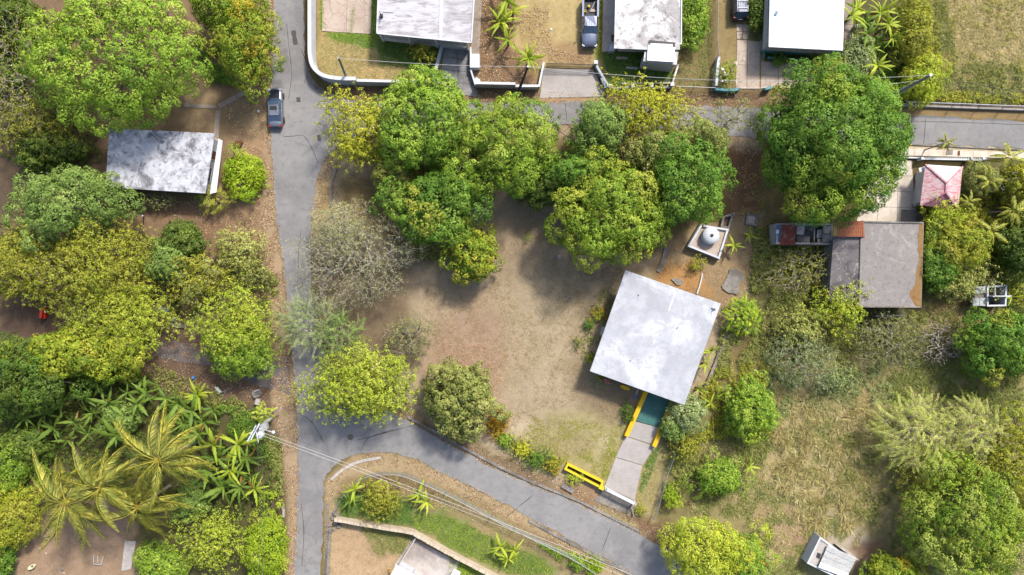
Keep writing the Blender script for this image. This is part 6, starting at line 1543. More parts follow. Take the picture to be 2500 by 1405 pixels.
banana(2142, 160, 'lowest banana plant of the patch right of the gleaming white roof', None, 2.2, 9, 2.2, 'bananay')
for x, y, lb, p_ in ((865, 1195, 'banana plant with broad leaves at the left of the triangular plot', 'bananay'), (852, 1222, 'lower banana plant at the left of the triangular plot', 'banana'), (905, 1185, 'banana plant with a yellow dying leaf in the triangular plot', 'bananay'),
                     (1022, 1208, 'yellowish banana plant in the middle of the triangular plot', 'bananay'), (1042, 1225, 'leaning yellow banana plant in the middle of the triangular plot', 'bananay'),
                     (1222, 1335, 'yellowish banana plant at the bottom of the triangular plot', 'bananay'), (1255, 1345, 'second yellowish banana plant at the bottom of the triangular plot', 'bananay'), (1240, 1365, 'lowest banana plant of the bottom group in the triangular plot', 'bananay')):
    banana(x, y, lb, None, 1.4, 9, 1.7, p_)
for x, y, lb in ((1792, 600, 'thin leaved young banana plant right of the tank platform'), (1830, 575, 'spidery young banana plant near the block planter'), (1830, 1140, 'tiny banana shoot in the rough grass right of the round shrub'),
                 (1735, 858, 'young banana plant along the right side of the white house'), (1722, 890, 'second young banana plant along the right side of the white house'), (1706, 950, 'young banana plant at the lower right corner of the white roof'),
                 (1770, 960, 'yellowish banana plant in the scrub right of the carport'), (1735, 985, 'banana plant between the carport and the rounded green tree'), (2470, 725, 'young banana plant right of the roofless hut'), (2440, 640, 'banana plant behind the roofless hut')):
    banana(x, y, lb, None, 1.4, 7, 1.3, 'bananay')

# ------------------------------------------------------------------ palms: every frond a part
def frond_mesh(seed, pairs=46, L=1.0, lw=0.20, side=0.25, droop=0.5, rise=0.42, gold=0.5, wl=0.019, br=1.0):
    rng = np.random.default_rng(seed)
    t = np.linspace(0.0, 1, pairs)
    x = t * L * 0.95; y = side * t ** 2; z = rise * t - droop * t ** 2.2
    p = np.stack([x, y, z], 1); tg = unit(np.gradient(p, axis=0))
    sd = unit(np.cross(tg, np.array([0, 0, 1.0])))
    gr = np.array([LC(134, 142, 60), LC(158, 160, 74), LC(106, 122, 52), LC(180, 170, 66), LC(192, 188, 112)]) * 0.85 * br
    yl = np.array([LC(196, 184, 76), LC(184, 174, 66)])
    lv = Leaves()
    m = t > 0.12
    for s in (-1, 1):
        n = m.sum(); f = np.sin(np.pi * (0.18 + 0.80 * t[m])) ** 0.7
        for k in range(2):
            ax = unit(sd[m] * s * 0.60 + tg[m] * 0.8 + np.array([0, 0.42 * np.sign(side), -0.42]) + rng.normal(size=(n, 3)) * 0.09)
            col = gr[rng.choice(5, n, p=[.3, .25, .2, .15, .1])]
            g = (rng.random(n) < gold * (t[m] > 0.55))[:, None]
            col = np.where(g, yl[rng.choice(2, n)], col) * np.clip(1 + 0.38 * rng.normal(size=(n, 1)), 0.3, 1.8)
            nr = unit(np.cross(ax, sd[m] * s) * -s + np.array([0, 0, 1.2]) + rng.normal(size=(n, 3)) * 0.2)
            lv.add(p[m] + tg[m] * 0.011 * k, ax, nr, lw * f * (0.85 + 0.3 * rng.random(n)), wl, col, 0.25)
    a, b = p[:-1], p[1:]; w = (0.009 * (1 - 0.75 * t))[:, None]
    up = np.array([0, 0, 0.012])
    q = np.stack([a - sd[:-1] * w[:-1] + up, b - sd[1:] * w[1:] + up, b + sd[1:] * w[1:] + up, a + sd[:-1] * w[:-1] + up], 1)
    lv.q += [q[:, [0, 1, 2]], q[:, [0, 2, 3]]]; lv.c += [np.tile(LC(186, 174, 74), (len(q), 3, 1))] * 2
    me = lv.mesh('frond'); me.materials.append(M_BIG); return me
FR = [frond_mesh(500 + i, 70, lw=0.24, side=(-0.5, -0.34, 0.3, -0.2, 0.12, -0.42)[i % 6], droop=(0.7, 1.0, 0.85, 1.2, 1.0, 0.8)[i % 6], gold=0.25, wl=0.011, br=1.15) for i in range(8)]
FS = [frond_mesh(540 + i, 30, lw=0.30, side=(0.1, -0.1)[i % 2], droop=0.8, gold=0.15, wl=0.04, br=1.5) for i in range(4)]
def palm(px, py, label, h=8.0, n=20, ln=5.0, group=None, frs=FR, name='coconut_palm', lean=(0, 0), tr=0.14, dead=0):
    r = random.Random(int(px * 13 + py * 5))
    t = P(px, py, h); bx_, by_ = t.x + lean[0], t.y + lean[1]
    rt = root(name, (bx_, by_, 0), label, 'palm', group)
    m = MB().tube([(0, 0, -0.05), (-lean[0] * 0.2, -lean[1] * 0.2, h * 0.35), (-lean[0] * 0.6, -lean[1] * 0.6, h * 0.7), (-lean[0], -lean[1], h)], [tr * 1.5, tr * 1.1, tr, tr * 0.9], 8).mesh('trunk', smooth=True)
    link('trunk', m, mat('palm_trunk', C(170, 156, 138), 0.9, [('n', (3, 3, 12), C(120, 106, 92), 0.45, 0.66, 0.8)]), rt)
    a0 = r.uniform(0, 6.28)
    for i in range(n):
        o = link('frond', r.choice(frs), None, rt)
        o.location = (-lean[0], -lean[1], h)
        tier = i / n
        o.rotation_euler = (r.uniform(-.7, .7), 0.75 - 1.45 * (1 - tier) + r.uniform(-.15, .15), a0 + i * 2.4 + r.uniform(-.25, .25))
        s_ = ln * r.uniform(0.8, 1.08); o.scale = (s_, s_, s_ * 0.95)
    if frs is FR:
        mb = MB()
        for i in range(7):
            a = i * 0.9; c = (-lean[0] + 0.22 * math.cos(a), -lean[1] + 0.22 * math.sin(a), h - 0.18)
            mb.lathe(c, [(0.03, -0.13), (0.11, -0.05), (0.11, 0.05), (0.03, 0.13)], 8)
        mb2 = mb.mesh('coconuts', smooth=True)
        link('coconuts', mb2, mat('coconut', C(196, 150, 70), 0.6, [('n', 6, C(150, 130, 50), 0.45, 0.65)]), rt, kind='stuff')
    return rt
palm(386, 1124, 'tallest coconut palm at the upper right of the palm group', 8.5, 25, 5.4, lean=(0.8, 0.3))
palm(246, 1192, 'coconut palm in the middle of the palm group', 8.0, 25, 5.0, lean=(-0.4, 0.6))
palm(160, 1226, 'coconut palm at the left end above the dirt yard', 7.5, 25, 5.2, lean=(0.6, -0.5))
palm(336, 1240, 'coconut palm at the lower right of the palm group', 7.0, 24, 4.9, lean=(0.4, 0.6))
for x, y, h, ln, lb in ((2310, 349, 3.0, 1.35, 'small palm alone on the pale pavement of the street'), (2462, 385, 4.0, 2.0, 'feathery small palm at the right edge beside the street'), (2412, 440, 4.0, 1.9, 'small palm right of the faded red roof'),
                        (2366, 494, 3.6, 1.3, 'little double stemmed palm below the faded red roof'), (2474, 516, 4.5, 2.0, 'small palm on the right edge below the bare grey tree'), (2420, 566, 4.5, 2.0, 'small palm above the roofless hut'), (2190, 355, 4.0, 1.6, 'palm half hidden at the right rim of the huge dark tree')):
    palm(x, y, lb, h, 12, ln, None, FS, 'small_palm', (-0.9, -0.3) if x == 2310 else (-0.6, 0.2), 0.06)

# ------------------------------------------------------------------ ground cover, grass and litter (uncountable)
def stuff_mesh(lv, name, label, cat, m):
    o = link(name, lv.mesh(name), m, None, 'stuff'); return tag(o, label, cat)
def tufts(lv, pts, pal, rng, L=(0.4, 0.8), W=0.06, n=12, flat=0.55, tone=None):
    m = len(pts)
    p = np.array([tuple(P(x, y)) for x, y in pts])
    ln = np.repeat(L[0] + (L[1] - L[0]) * rng.random(m), n)
    c = np.repeat(p, n, 0) + rng.normal(size=(m * n, 3)) * np.array([0.10, 0.10, 0])
    ax = rdir(m * n, rng); ax[:, 2] = flat * (0.4 + rng.random(m * n)); ax = unit(ax + np.array([-0.1, -0.15, 0]))
    nr = unit(np.array([0, 0, 1.0]) + rng.normal(size=(m * n, 3)) * 0.4)
    base = tones(pal, m, rng) if tone is None else tone
    col = np.repeat(base, n, 0) * 0.7 + tones(pal, m * n, rng) * 0.3
    col *= 1 + 0.2 * rng.normal(size=(m * n, 1))
    c[:, 2] = -0.02
    lv.add(c, ax, nr, ln * (0.7 + 0.5 * rng.random(m * n)), W, np.abs(col), 0.22)
def clustered(poly, n, rng, cell, thr):
    q = inpoly(poly, n * 3, rng)
    w = vnoise(q[:, 0] + 77, q[:, 1] + 31, cell)
    q = q[w > thr]
    return q[:n]
def cover(lv, pts, pal, rng, rad=0.4, nleaf=10, L=0.2, W=0.1, hmax=0.6):
    p = np.array([tuple(P(x, y)) for x, y in pts])
    p[:, 2] = hmax * (0.25 + 0.75 * vnoise(pts[:, 0], pts[:, 1], 14)) * rng.random(len(p))
    o = np.tile(np.array([0, 0, 1.0]), (len(p), 1))
    ton = tones(pal, len(p), rng)
    clumps(lv, p, o, rad * (0.7 + 0.6 * rng.random(len(p))), nleaf, L, W, pal, rng, ton, shell=0.2)

rng = np.random.default_rng(77)
FIELD_R = [(1850, 840), (2000, 950), (2150, 880), (2180, 1000), (2140, 1140), (2160, 1290), (2090, 1330), (2020, 1300), (1960, 1405), (1860, 1405), (1820, 1260), (1700, 1260), (1640, 1180), (1700, 1060), (1860, 1090)]
lv = Leaves()
tufts(lv, clustered(FIELD_R, 1500, rng, 18, 0.45), 'straw', rng, (0.3, 0.7), 0.05, 12)
tufts(lv, clustered([(1880, 1000), (2000, 960), (2130, 1000), (2150, 1140), (2100, 1290), (1980, 1300), (1900, 1180)], 420, rng, 16, 0.5), 'straw', rng, (0.7, 1.25), 0.07, 34, 0.8)
tufts(lv, clustered(FIELD_R, 2200, rng, 26, 0.48), 'olive', rng, (0.3, 0.7), 0.06, 11)
tufts(lv, clustered([(2160, 860), (2420, 900), (2500, 960), (2500, 1080), (2300, 960), (2180, 990)], 900, rng, 20, 0.4), 'olive', rng, (0.5, 1.0), 0.07, 12)
tufts(lv, clustered([(2280, 740), (2420, 760), (2360, 840), (2240, 800)], 300, rng, 20, 0.4), 'straw', rng, (0.4, 0.9), 0.06, 12)
stuff_mesh(lv, 'dry_grass', 'tussocks of straw coloured grass over the lower right field', 'grass', M_DRY)
lv = Leaves()
UP = [(2215, -20), (2520, -20), (2520, 250), (2190, 240), (2230, 120)]
tufts(lv, clustered(UP, 4200, rng, 9, 0.25), 'straw', rng, (0.25, 0.65), 0.05, 9)
tufts(lv, clustered([(2215, -20), (2300, -20), (2330, 140), (2520, 170), (2520, 250), (2190, 240)], 1500, rng, 14, 0.45), 'olive', rng, (0.4, 0.9), 0.07, 12)
cover(lv, clustered(UP, 420, rng, 24, 0.55), 'yolive', rng, 0.34, 10, 0.2, 0.08, 0.5)
cover(lv, clustered([(2220, -20), (2290, -20), (2300, 150), (2400, 190), (2520, 180), (2520, 250), (2200, 240)], 520, rng, 20, 0.5), 'olive', rng, 0.4, 11, 0.2, 0.09, 0.8)
stuff_mesh(lv, 'dry_grass', 'tall dry grass of the upper right field', 'grass', M_DRY)
lv = Leaves()
for poly, n, pal in (([(858, 18), (866, 18), (862, 84), (855, 84)], 120, 'bright'), ([(784, 0), (790, 0), (788, 70), (784, 70)], 80, 'bright'), ([(800, 82), (900, 86), (902, 98), (830, 96)], 260, 'bright'), ([(905, 0), (924, 0), (922, 85), (912, 118), (820, 102), (790, 84), (905, 86)], 420, 'bright'), ([(915, 95), (1078, 112), (1070, 165), (930, 160)], 700, 'deep'), ([(1475, 130), (1572, 132), (1572, 160), (1640, 165), (1634, 205), (1490, 212)], 900, 'deep'),
                     ([(1456, 0), (1474, 0), (1472, 130), (1456, 150)], 220, 'yolive'), ([(835, 1240), (860, 1210), (1000, 1220), (1008, 1284), (832, 1258)], 700, 'deep'), ([(1010, 1255), (1090, 1260), (1330, 1370), (1360, 1405), (1240, 1400), (1110, 1340), (1012, 1288)], 1500, 'mango'),
                     ([(1095, 1350), (1195, 1402), (1095, 1402)], 300, 'vivid'), ([(880, 1285), (1005, 1305), (985, 1350), (920, 1360)], 350, 'olive'), ([(1590, 1100), (1612, 1092), (1592, 1150), (1574, 1190), (1562, 1210), (1568, 1160)], 220, 'deep'), ([(1490, 1060), (1510, 1090), (1482, 1180), (1465, 1170)], 120, 'yolive'),
                     ([(1868, 128), (1985, 134), (1985, 144), (1868, 140)], 260, 'dark'), ([(1832, 50), (1868, 60), (1858, 100), (1836, 96)], 150, 'olive'), ([(1660, 20), (1740, 20), (1735, 210), (1650, 210)], 500, 'olive')):
    tufts(lv, inpoly(poly, n, rng), pal, rng, (0.10, 0.24), 0.05, 9)
stuff_mesh(lv, 'lawn_grass', 'short green lawn grass in the house plots', 'grass', M_DRY)
lv = Leaves()
YARD = [(830, 430), (950, 430), (1020, 560), (1040, 700), (1040, 900), (1000, 980), (1240, 1100), (1380, 1130), (1480, 1170), (1530, 1060), (1540, 980), (1430, 920), (1520, 660), (1380, 560), (1200, 500), (1180, 620), (1080, 600), (1000, 520)]
tufts(lv, clustered(YARD, 5200, rng, 40, 0.42), [LC(186, 160, 128), LC(166, 146, 104), LC(200, 176, 140), LC(140, 130, 84)], rng, (0.07, 0.18), 0.045, 6)
tufts(lv, clustered([(1300, 1020), (1530, 1040), (1500, 1170), (1380, 1140), (1260, 1080)], 900, rng, 26, 0.45), 'yolive', rng, (0.08, 0.18), 0.045, 7)
tufts(lv, inpoly([(1200, 640), (1440, 640), (1420, 900), (1240, 960)], 700, rng), 'straw', rng, (0.07, 0.16), 0.045, 6)
tufts(lv, inpoly([(785, 90), (900, 120), (1060, 180), (1040, 200), (810, 195), (776, 150)], 1000, rng), 'straw', rng, (0.08, 0.2), 0.045, 8)
tufts(lv, inpoly([(1565, 1150), (1615, 1120), (1600, 1240), (1552, 1225)], 300, rng), 'straw', rng, (0.08, 0.2), 0.045, 8)
tufts(lv, inpoly([(1020, 1170), (1180, 1240), (1380, 1350), (1300, 1340), (1100, 1250), (900, 1190)], 700, rng), 'straw', rng, (0.08, 0.2), 0.045, 8)
stuff_mesh(lv, 'withered_turf', 'thin withered turf of the bare yards', 'grass', M_DRY)
# undergrowth
lv = Leaves()
for poly, n, pal, h in (([(0, 880), (200, 900), (370, 900), (400, 960), (620, 1040), (680, 1120), (690, 1240), (600, 1260), (470, 1270), (430, 1230), (340, 1260), (240, 1150), (100, 1180), (0, 1240)], 2600, 'dark', 0.9),
                        ([(380, 890), (600, 980), (650, 1060), (500, 980), (380, 960)], 260, 'olive', 0.4), ([(520, 985), (640, 1000), (660, 1120), (560, 1060)], 420, 'deep', 0.5),
                        ([(0, 1080), (120, 1090), (130, 1200), (0, 1240)], 500, 'bright', 0.9), ([(660, 1060), (686, 1080), (690, 1240), (670, 1240)], 260, 'olive', 0.5)):
    cover(lv, clustered(poly, n, rng, 30, 0.3), pal, rng, 0.42, 11, 0.22, 0.11, h)
stuff_mesh(lv, 'undergrowth', 'dark leafy undergrowth among bananas and palms at lower left', 'undergrowth', M_LEAF)
lv = Leaves()
for poly, n, pal, h in (([(0, 180), (120, 200), (240, 320), (250, 400), (60, 420), (0, 380)], 700, 'dark', 0.7), ([(0, 0), (110, 0), (120, 100), (0, 140)], 400, 'dark', 0.7), ([(480, 100), (560, 130), (590, 210), (500, 200)], 300, 'deep', 0.6),
                        ([(0, 540), (340, 560), (460, 640), (560, 720), (480, 780), (380, 740), (140, 740), (0, 720)], 1500, 'dark', 0.9), ([(0, 840), (300, 860), (330, 900), (0, 980)], 700, 'dark', 0.8), ([(520, 640), (680, 660), (680, 760), (560, 720)], 500, 'olive', 0.6)):
    cover(lv, clustered(poly, n, rng, 30, 0.35), pal, rng, 0.42, 11, 0.22, 0.11, h)
stuff_mesh(lv, 'undergrowth', 'leafy undergrowth of the thicket left of the long road', 'undergrowth', M_LEAF)
lv = Leaves()
for poly, n, pal, h in (([(1860, 590), (2020, 600), (2020, 740), (1900, 760), (1850, 700)], 900, 'olive', 0.8), ([(1860, 900), (2000, 940), (2160, 880), (2180, 980), (2000, 1010), (1880, 1020)], 500, 'sage', 0.6), ([(2040, 1060), (2150, 1040), (2160, 1300), (2090, 1250)], 350, 'olive', 0.5), ([(1850, 760), (1920, 700), (2020, 760), (2100, 760), (2250, 760), (2300, 840), (2150, 900), (1980, 960), (1860, 900)], 1700, 'olive', 0.8),
                        ([(2255, 520), (2420, 420), (2500, 400), (2500, 760), (2380, 680), (2260, 740)], 2300, 'yolive', 1.1), ([(2440, 400), (2500, 400), (2500, 760), (2450, 760)], 500, 'dark', 1.0), ([(2260, 760), (2500, 760), (2500, 960), (2350, 900)], 700, 'olive', 0.7),
                        ([(1740, 900), (1860, 880), (1880, 1060), (1790, 1060), (1690, 1090), (1650, 1060), (1700, 980)], 1300, 'yolive', 0.7), ([(1620, 1090), (1700, 1100), (1700, 1180), (1620, 1240)], 420, 'olive', 0.4), ([(1700, 1060), (1880, 1050), (1880, 1130), (1720, 1120)], 420, 'olive', 0.4),
                        ([(2170, 960), (2420, 960), (2500, 1060), (2500, 1405), (2180, 1405), (2150, 1180)], 1900, 'dark', 0.8), ([(2060, 120), (2230, 60), (2250, 230), (2070, 230)], 1000, 'deep', 0.8), ([(2200, -20), (2260, -20), (2280, 200), (2220, 230)], 600, 'yolive', 0.8),
                        ([(2200, 220), (2500, 236), (2500, 256), (2190, 248)], 500, 'yolive', 0.5), ([(1845, 540), (1890, 600), (1850, 760), (1800, 780), (1830, 660)], 500, 'olive', 0.4), ([(1760, 800), (1850, 800), (1850, 880), (1740, 930)], 420, 'olive', 0.5)):
    cover(lv, clustered(poly, n, rng, 26, 0.32), pal, rng, 0.40, 11, 0.2, 0.09, h)
stuff_mesh(lv, 'undergrowth', 'mixed scrub undergrowth over the right side plots', 'undergrowth', M_LEAF)
lv = Leaves()
for poly, n, pal, h in (([(840, 380), (960, 400), (1000, 460), (1330, 440), (1400, 480), (1600, 360), (1760, 350), (1770, 380), (1600, 430), (1400, 400), (1000, 390)], 900, 'dark', 0.5), ([(1240, 470), (1330, 460), (1360, 500), (1260, 500)], 160, 'olive', 0.4),
                        ([(1005, 560), (1110, 610), (1080, 640), (1010, 630)], 160, 'olive', 0.25), ([(1460, 700), (1510, 700), (1480, 800), (1440, 900), (1420, 850)], 130, 'olive', 0.25), ([(770, 860), (800, 880), (900, 1010), (1000, 1000), (960, 960)], 200, 'olive', 0.3),
                        ([(1180, 1050), (1270, 1080), (1370, 1140), (1350, 1160), (1240, 1110)], 260, 'olive', 0.4), ([(1310, 1325), (1400, 1350), (1470, 1390), (1440, 1405), (1380, 1380)], 260, 'bright', 0.4)):
    cover(lv, clustered(poly, n, rng, 26, 0.32), pal, rng, 0.36, 10, 0.2, 0.09, h)
stuff_mesh(lv, 'undergrowth', 'low plants under the central grove and along the hedge', 'undergrowth', M_LEAF)
# fallen leaves
def litter(lv, poly, n, pal='litter', L=0.15, cell=16, thr=0.35):
    q = clustered(poly, n, rng, cell, thr)
    p = np.array([tuple(P(x, y)) for x, y in q]); p[:, 2] = 0.012 + 0.02 * rng.random(len(p))
    ax = rdir(len(p), rng); ax[:, 2] *= 0.15
    nr = unit(np.array([0, 0, 1.0]) + rng.normal(size=p.shape) * 0.35)
    c = tones(pal, len(p), rng, (.3, .25, .2, .15, .1))
    lv.add(p, ax, nr, L * (0.6 + 0.8 * rng.random(len(p))), L * 0.6, c)
lv = Leaves()
litter(lv, [(636, 0), (672, 0), (666, 100), (664, 330), (670, 460), (684, 570), (705, 700), (720, 880), (730, 1000), (732, 1200), (724, 1405), (694, 1405), (704, 1250), (690, 1100), (660, 980), (668, 800), (640, 640), (640, 500), (648, 330)], 7500)
litter(lv, [(800, 360), (850, 360), (835, 430), (822, 510), (790, 560), (756, 590), (764, 480), (778, 420)], 1500)
litter(lv, [(800, 215), (1160, 220), (1500, 228), (1860, 226), (1860, 268), (1310, 256), (860, 250)], 2600)
litter(lv, [(900, 310), (1310, 300), (1680, 316), (1860, 336), (1860, 380), (1680, 350), (1310, 350), (960, 400)], 2200)
litter(lv, [(1165, 0), (1260, 0), (1250, 120), (1320, 160), (1310, 220), (1165, 210)], 2300)
litter(lv, [(1260, 20), (1340, 20), (1350, 120), (1450, 140), (1440, 160), (1330, 150), (1280, 130)], 1300)
litter(lv, [(1780, 370), (1850, 350), (1840, 520), (1800, 560), (1780, 480)], 900, 'litter')
litter(lv, [(1800, 400), (1860, 400), (1870, 560), (1810, 520)], 500, 'orange', 0.13)
litter(lv, [(800, 1170), (870, 1110), (940, 1102), (1030, 1125), (1240, 1232), (1560, 1405), (1500, 1405), (1230, 1262), (1020, 1155), (930, 1135), (850, 1150), (815, 1200), (806, 1405), (790, 1405), (794, 1220)], 3200)
litter(lv, [(860, 940), (940, 1000), (1080, 1085), (1240, 1165), (1380, 1222), (1540, 1298), (1640, 1345), (1640, 1300), (1470, 1220), (1240, 1120), (1080, 1040), (960, 960)], 2000)
litter(lv, [(400, 500), (560, 480), (660, 520), (690, 700), (600, 600), (420, 560)], 2200)
litter(lv, [(540, 240), (655, 240), (655, 400), (560, 340)], 700)
litter(lv, [(330, 860), (500, 830), (600, 930), (690, 960), (690, 1000), (560, 975), (380, 950)], 1200)
litter(lv, [(890, 1160), (1000, 1160), (1100, 1210), (1080, 1240), (900, 1210)], 700)
litter(lv, [(1000, 560), (1400, 560), (1500, 700), (1400, 1000), (1100, 950), (1030, 800)], 1200, 'litter', 0.12, 30, 0.4)
litter(lv, [(1060, 820), (1240, 860), (1230, 1000), (1120, 900)], 500, [LC(206, 140, 104), LC(190, 120, 90), LC(222, 180, 140)], 0.13)
litter(lv, [(1600, 600), (1850, 560), (1820, 780), (1720, 740), (1600, 680)], 900, 'litter', 0.13)
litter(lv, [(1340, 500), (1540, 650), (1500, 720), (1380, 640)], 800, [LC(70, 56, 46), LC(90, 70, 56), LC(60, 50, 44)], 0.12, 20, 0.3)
litter(lv, [(1860, 1240), (1990, 1230), (1980, 1330), (1880, 1400)], 500)
litter(lv, [(820, 1300), (1000, 1310), (960, 1400), (815, 1400)], 400, 'litter', 0.12)
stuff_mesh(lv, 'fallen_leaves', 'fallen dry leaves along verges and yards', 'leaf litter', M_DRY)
# ------------------------------------------------------------------ vehicles
M_CARGREY = mat('grey_car_paint', C(150, 154, 166), 0.3, [('n', 2, C(140, 144, 156), 0.45, 0.65, 0.5)], metal=0.55, spec=0.6, coat=0.5)
M_CARSILV = mat('bluish_car_paint', C(134, 142, 164), 0.3, [('n', 2, C(126, 134, 156), 0.45, 0.65, 0.5)], metal=0.45, spec=0.6, coat=0.5)
M_CARNAVY = mat('navy_car_paint', C(48, 58, 84), 0.3, [('n', 2, C(42, 50, 74), 0.45, 0.65, 0.5)], metal=0.4, spec=0.6, coat=0.5)
M_TYRE = mat('tyre', C(44, 42, 42), 0.9, [('n', 8, C(60, 56, 54), 0.45, 0.65)])
M_RIM = mat('rim', C(150, 152, 156), 0.4, metal=0.6)
M_RED = mat('tail_lamp', C(170, 30, 40), 0.3)
M_LAMP = mat('head_lamp', C(226, 228, 232), 0.2)
M_BLACK = mat('black_plastic', C(40, 40, 42), 0.6)
def loft(stations, m, name, rt):
    """stations: (y, [(x,z)...half profile from bottom centre outwards to top centre])"""
    vs, fs = [], []
    k = None
    for y, prof in stations:
        ring = [(x, y, z) for x, z in prof] + [(-x, y, z) for x, z in prof[::-1]]
        k = len(ring); vs += ring
    for i in range(len(stations) - 1):
        for j in range(k):
            a, b = i * k + j, i * k + (j + 1) % k
            fs.append((a, b, b + k, a + k))
    fs += [tuple(range(k))[::-1], tuple(range((len(stations) - 1) * k, len(stations) * k))]
    me = bpy.data.meshes.new(name); me.from_pydata(vs, [], fs); me.polygons.foreach_set('use_smooth', [True] * len(me.polygons)); me.update()
    bm = bmesh.new(); bm.from_mesh(me); bmesh.ops.recalc_face_normals(bm, faces=bm.faces); bm.to_mesh(me); bm.free()
    o = link(name, me, m, rt)
    mod = o.modifiers.new('edge', 'EDGE_SPLIT'); mod.split_angle = R(50)
    return o
def prof(hw, zb, zt, crown=0.05, tuck=0.1):
    return [(hw * 0.8, zb), (hw - 0.03, zb + 0.08), (hw, zb + 0.3), (hw - 0.02, zt - 0.16), (hw - tuck, zt - 0.03), (hw * 0.55, zt + crown * 0.7), (0.02, zt + crown)]
def quad_part(pts, m, name, rt, th=0.012):
    v = [Vector(p) for p in pts]; n = (v[1] - v[0]).cross(v[2] - v[0]).normalized()
    c = sum(v, Vector()) / len(v)
    if n.dot(c - Vector((0, c.y * 0.4, 0.6))) < 0: n = -n
    k = len(v); vv = [p + n * th for p in v] + [p - n * 0.01 for p in v]
    fs = [tuple(range(k)), tuple(range(k, 2 * k))[::-1]] + [(i, (i + 1) % k, k + (i + 1) % k, k + i) for i in range(k)]
    return link(name, MB().add(vv, fs).mesh(name), m, rt)
def wheel(rt, x, y, r=0.33, w=0.22):
    t = link('wheel', MB().tube([(-w / 2, 0, 0), (-w / 2 + 0.03, 0, 0), (w / 2 - 0.03, 0, 0), (w / 2, 0, 0)], [r * 0.9, r, r, r * 0.9], 18).mesh('wheel'), M_TYRE, rt)
    t.location = (x, y, r)
    link('rim', MB().tube([(-w / 2 - 0.012, 0, 0), (w / 2 + 0.012, 0, 0)], r * 0.62, 12).mesh('rim'), M_RIM, t)
def cabin(rt, b, t, zb, zt, m, pillars=True, roofname='roof'):
    """b/t = (y_front, y_rear, halfwidth) of the belt line and of the roof; builds roof and glass panes"""
    bf, br, bw = b; tf, tr, tw = t
    vs = [(-tw, tf, zt - 0.03), (-tw * .5, tf + .04, zt), (tw * .5, tf + .04, zt), (tw, tf, zt - 0.03), (tw, tr, zt - 0.03), (tw * .5, tr - .03, zt), (-tw * .5, tr - .03, zt), (-tw, tr, zt - 0.03)]
    lower = [(x, y, z - 0.07) for x, y, z in vs]
    k = 8
    o = MB().add(vs + lower, [tuple(range(k))[::-1], tuple(range(k, 2 * k))] + [(i, (i + 1) % k, k + (i + 1) % k, k + i) for i in range(k)])
    link(roofname, o.mesh(roofname), m, rt)
    zz = zt - 0.06
    core = MB().add([(-bw + .03, bf - .06, zb - .02), (bw - .03, bf - .06, zb - .02), (bw - .03, br + .06, zb - .02), (-bw + .03, br + .06, zb - .02), (-tw + .03, tf - .05, zz), (tw - .03, tf - .05, zz), (tw - .03, tr + .05, zz), (-tw + .03, tr + .05, zz)],
                   [(3, 2, 1, 0), (4, 5, 6, 7), (0, 1, 5, 4), (1, 2, 6, 5), (2, 3, 7, 6), (3, 0, 4, 7)])
    link('cabin_frame', core.mesh('cabin_frame'), m, rt)
    e = 0.07
    def lerp(p, q, u): return tuple(p[i] + (q[i] - p[i]) * u for i in range(3))
    F = [(-bw, bf, zb), (bw, bf, zb), (tw, tf, zz), (-tw, tf, zz)]; Rr = [(-bw, br, zb), (bw, br, zb), (tw, tr, zz), (-tw, tr, zz)]
    def pane(q, nm):
        c = [sum(p[i] for p in q) / 4 for i in range(3)]
        quad_part([lerp(p, c, 0.09) for p in q], M_GLASS, nm, rt, 0.02)
    pane(F, 'windscreen'); pane(Rr, 'rear_window')
    for s in (-1, 1):
        ym = (bf + br) / 2; yt = (tf + tr) / 2
        pane([(s * bw, bf - .15, zb), (s * bw, ym + .05, zb), (s * tw, yt + .05, zz), (s * tw, tf, zz)], 'side_window')
        pane([(s * bw, ym - .05, zb), (s * bw, br + .2, zb), (s * tw, tr, zz), (s * tw, yt - .05, zz)], 'side_window')

# sedan, nose up the road
q = P(673, 264, 0.5)
car = root('sedan', (q.x, q.y, 0.0), 'grey sedan with sunroof parked on the left edge of the long road', 'car', rz=R(1.5))
loft([(2.28, prof(.58, .3, .62)), (2.15, prof(.76, .25, .70)), (1.7, prof(.87, .22, .80)), (0.95, prof(.90, .22, .92)), (0, prof(.91, .22, .93)), (-1.3, prof(.90, .22, .96)), (-1.9, prof(.86, .24, .98)), (-2.2, prof(.78, .28, .92)), (-2.3, prof(.66, .32, .78))], M_CARGREY, 'body', car)
cabin(car, (1.0, -1.75, .80), (0.15, -1.05, .60), .95, 1.44, M_CARGREY)
link('bonnet', MB().add([(-.62, 1.02, .985), (.62, 1.02, .985), (.60, 1.9, .835), (.3, 2.1, .78), (-.3, 2.1, .78), (-.60, 1.9, .835), (-.62, 1.02, .95), (.62, 1.02, .95), (.60, 1.9, .80), (.3, 2.1, .74), (-.3, 2.1, .74), (-.60, 1.9, .80)],
     [(0, 1, 2, 3, 4, 5), (11, 10, 9, 8, 7, 6)] + [(i, 6 + i, 6 + (i + 1) % 6, (i + 1) % 6) for i in range(6)]).mesh('bonnet'), mat('dark_bonnet', C(58, 64, 78), 0.3, [('n', 3, C(70, 76, 88), 0.45, 0.65)], metal=0.4, coat=0.5), car)
link('sunroof', MB().box((0, -0.22, 1.447), (0.85, 0.42, 0.02)).mesh('sunroof'), M_BLACK, car)
for x in (-.85, .85):
    for y in (1.42, -1.38): wheel(car, x, y)
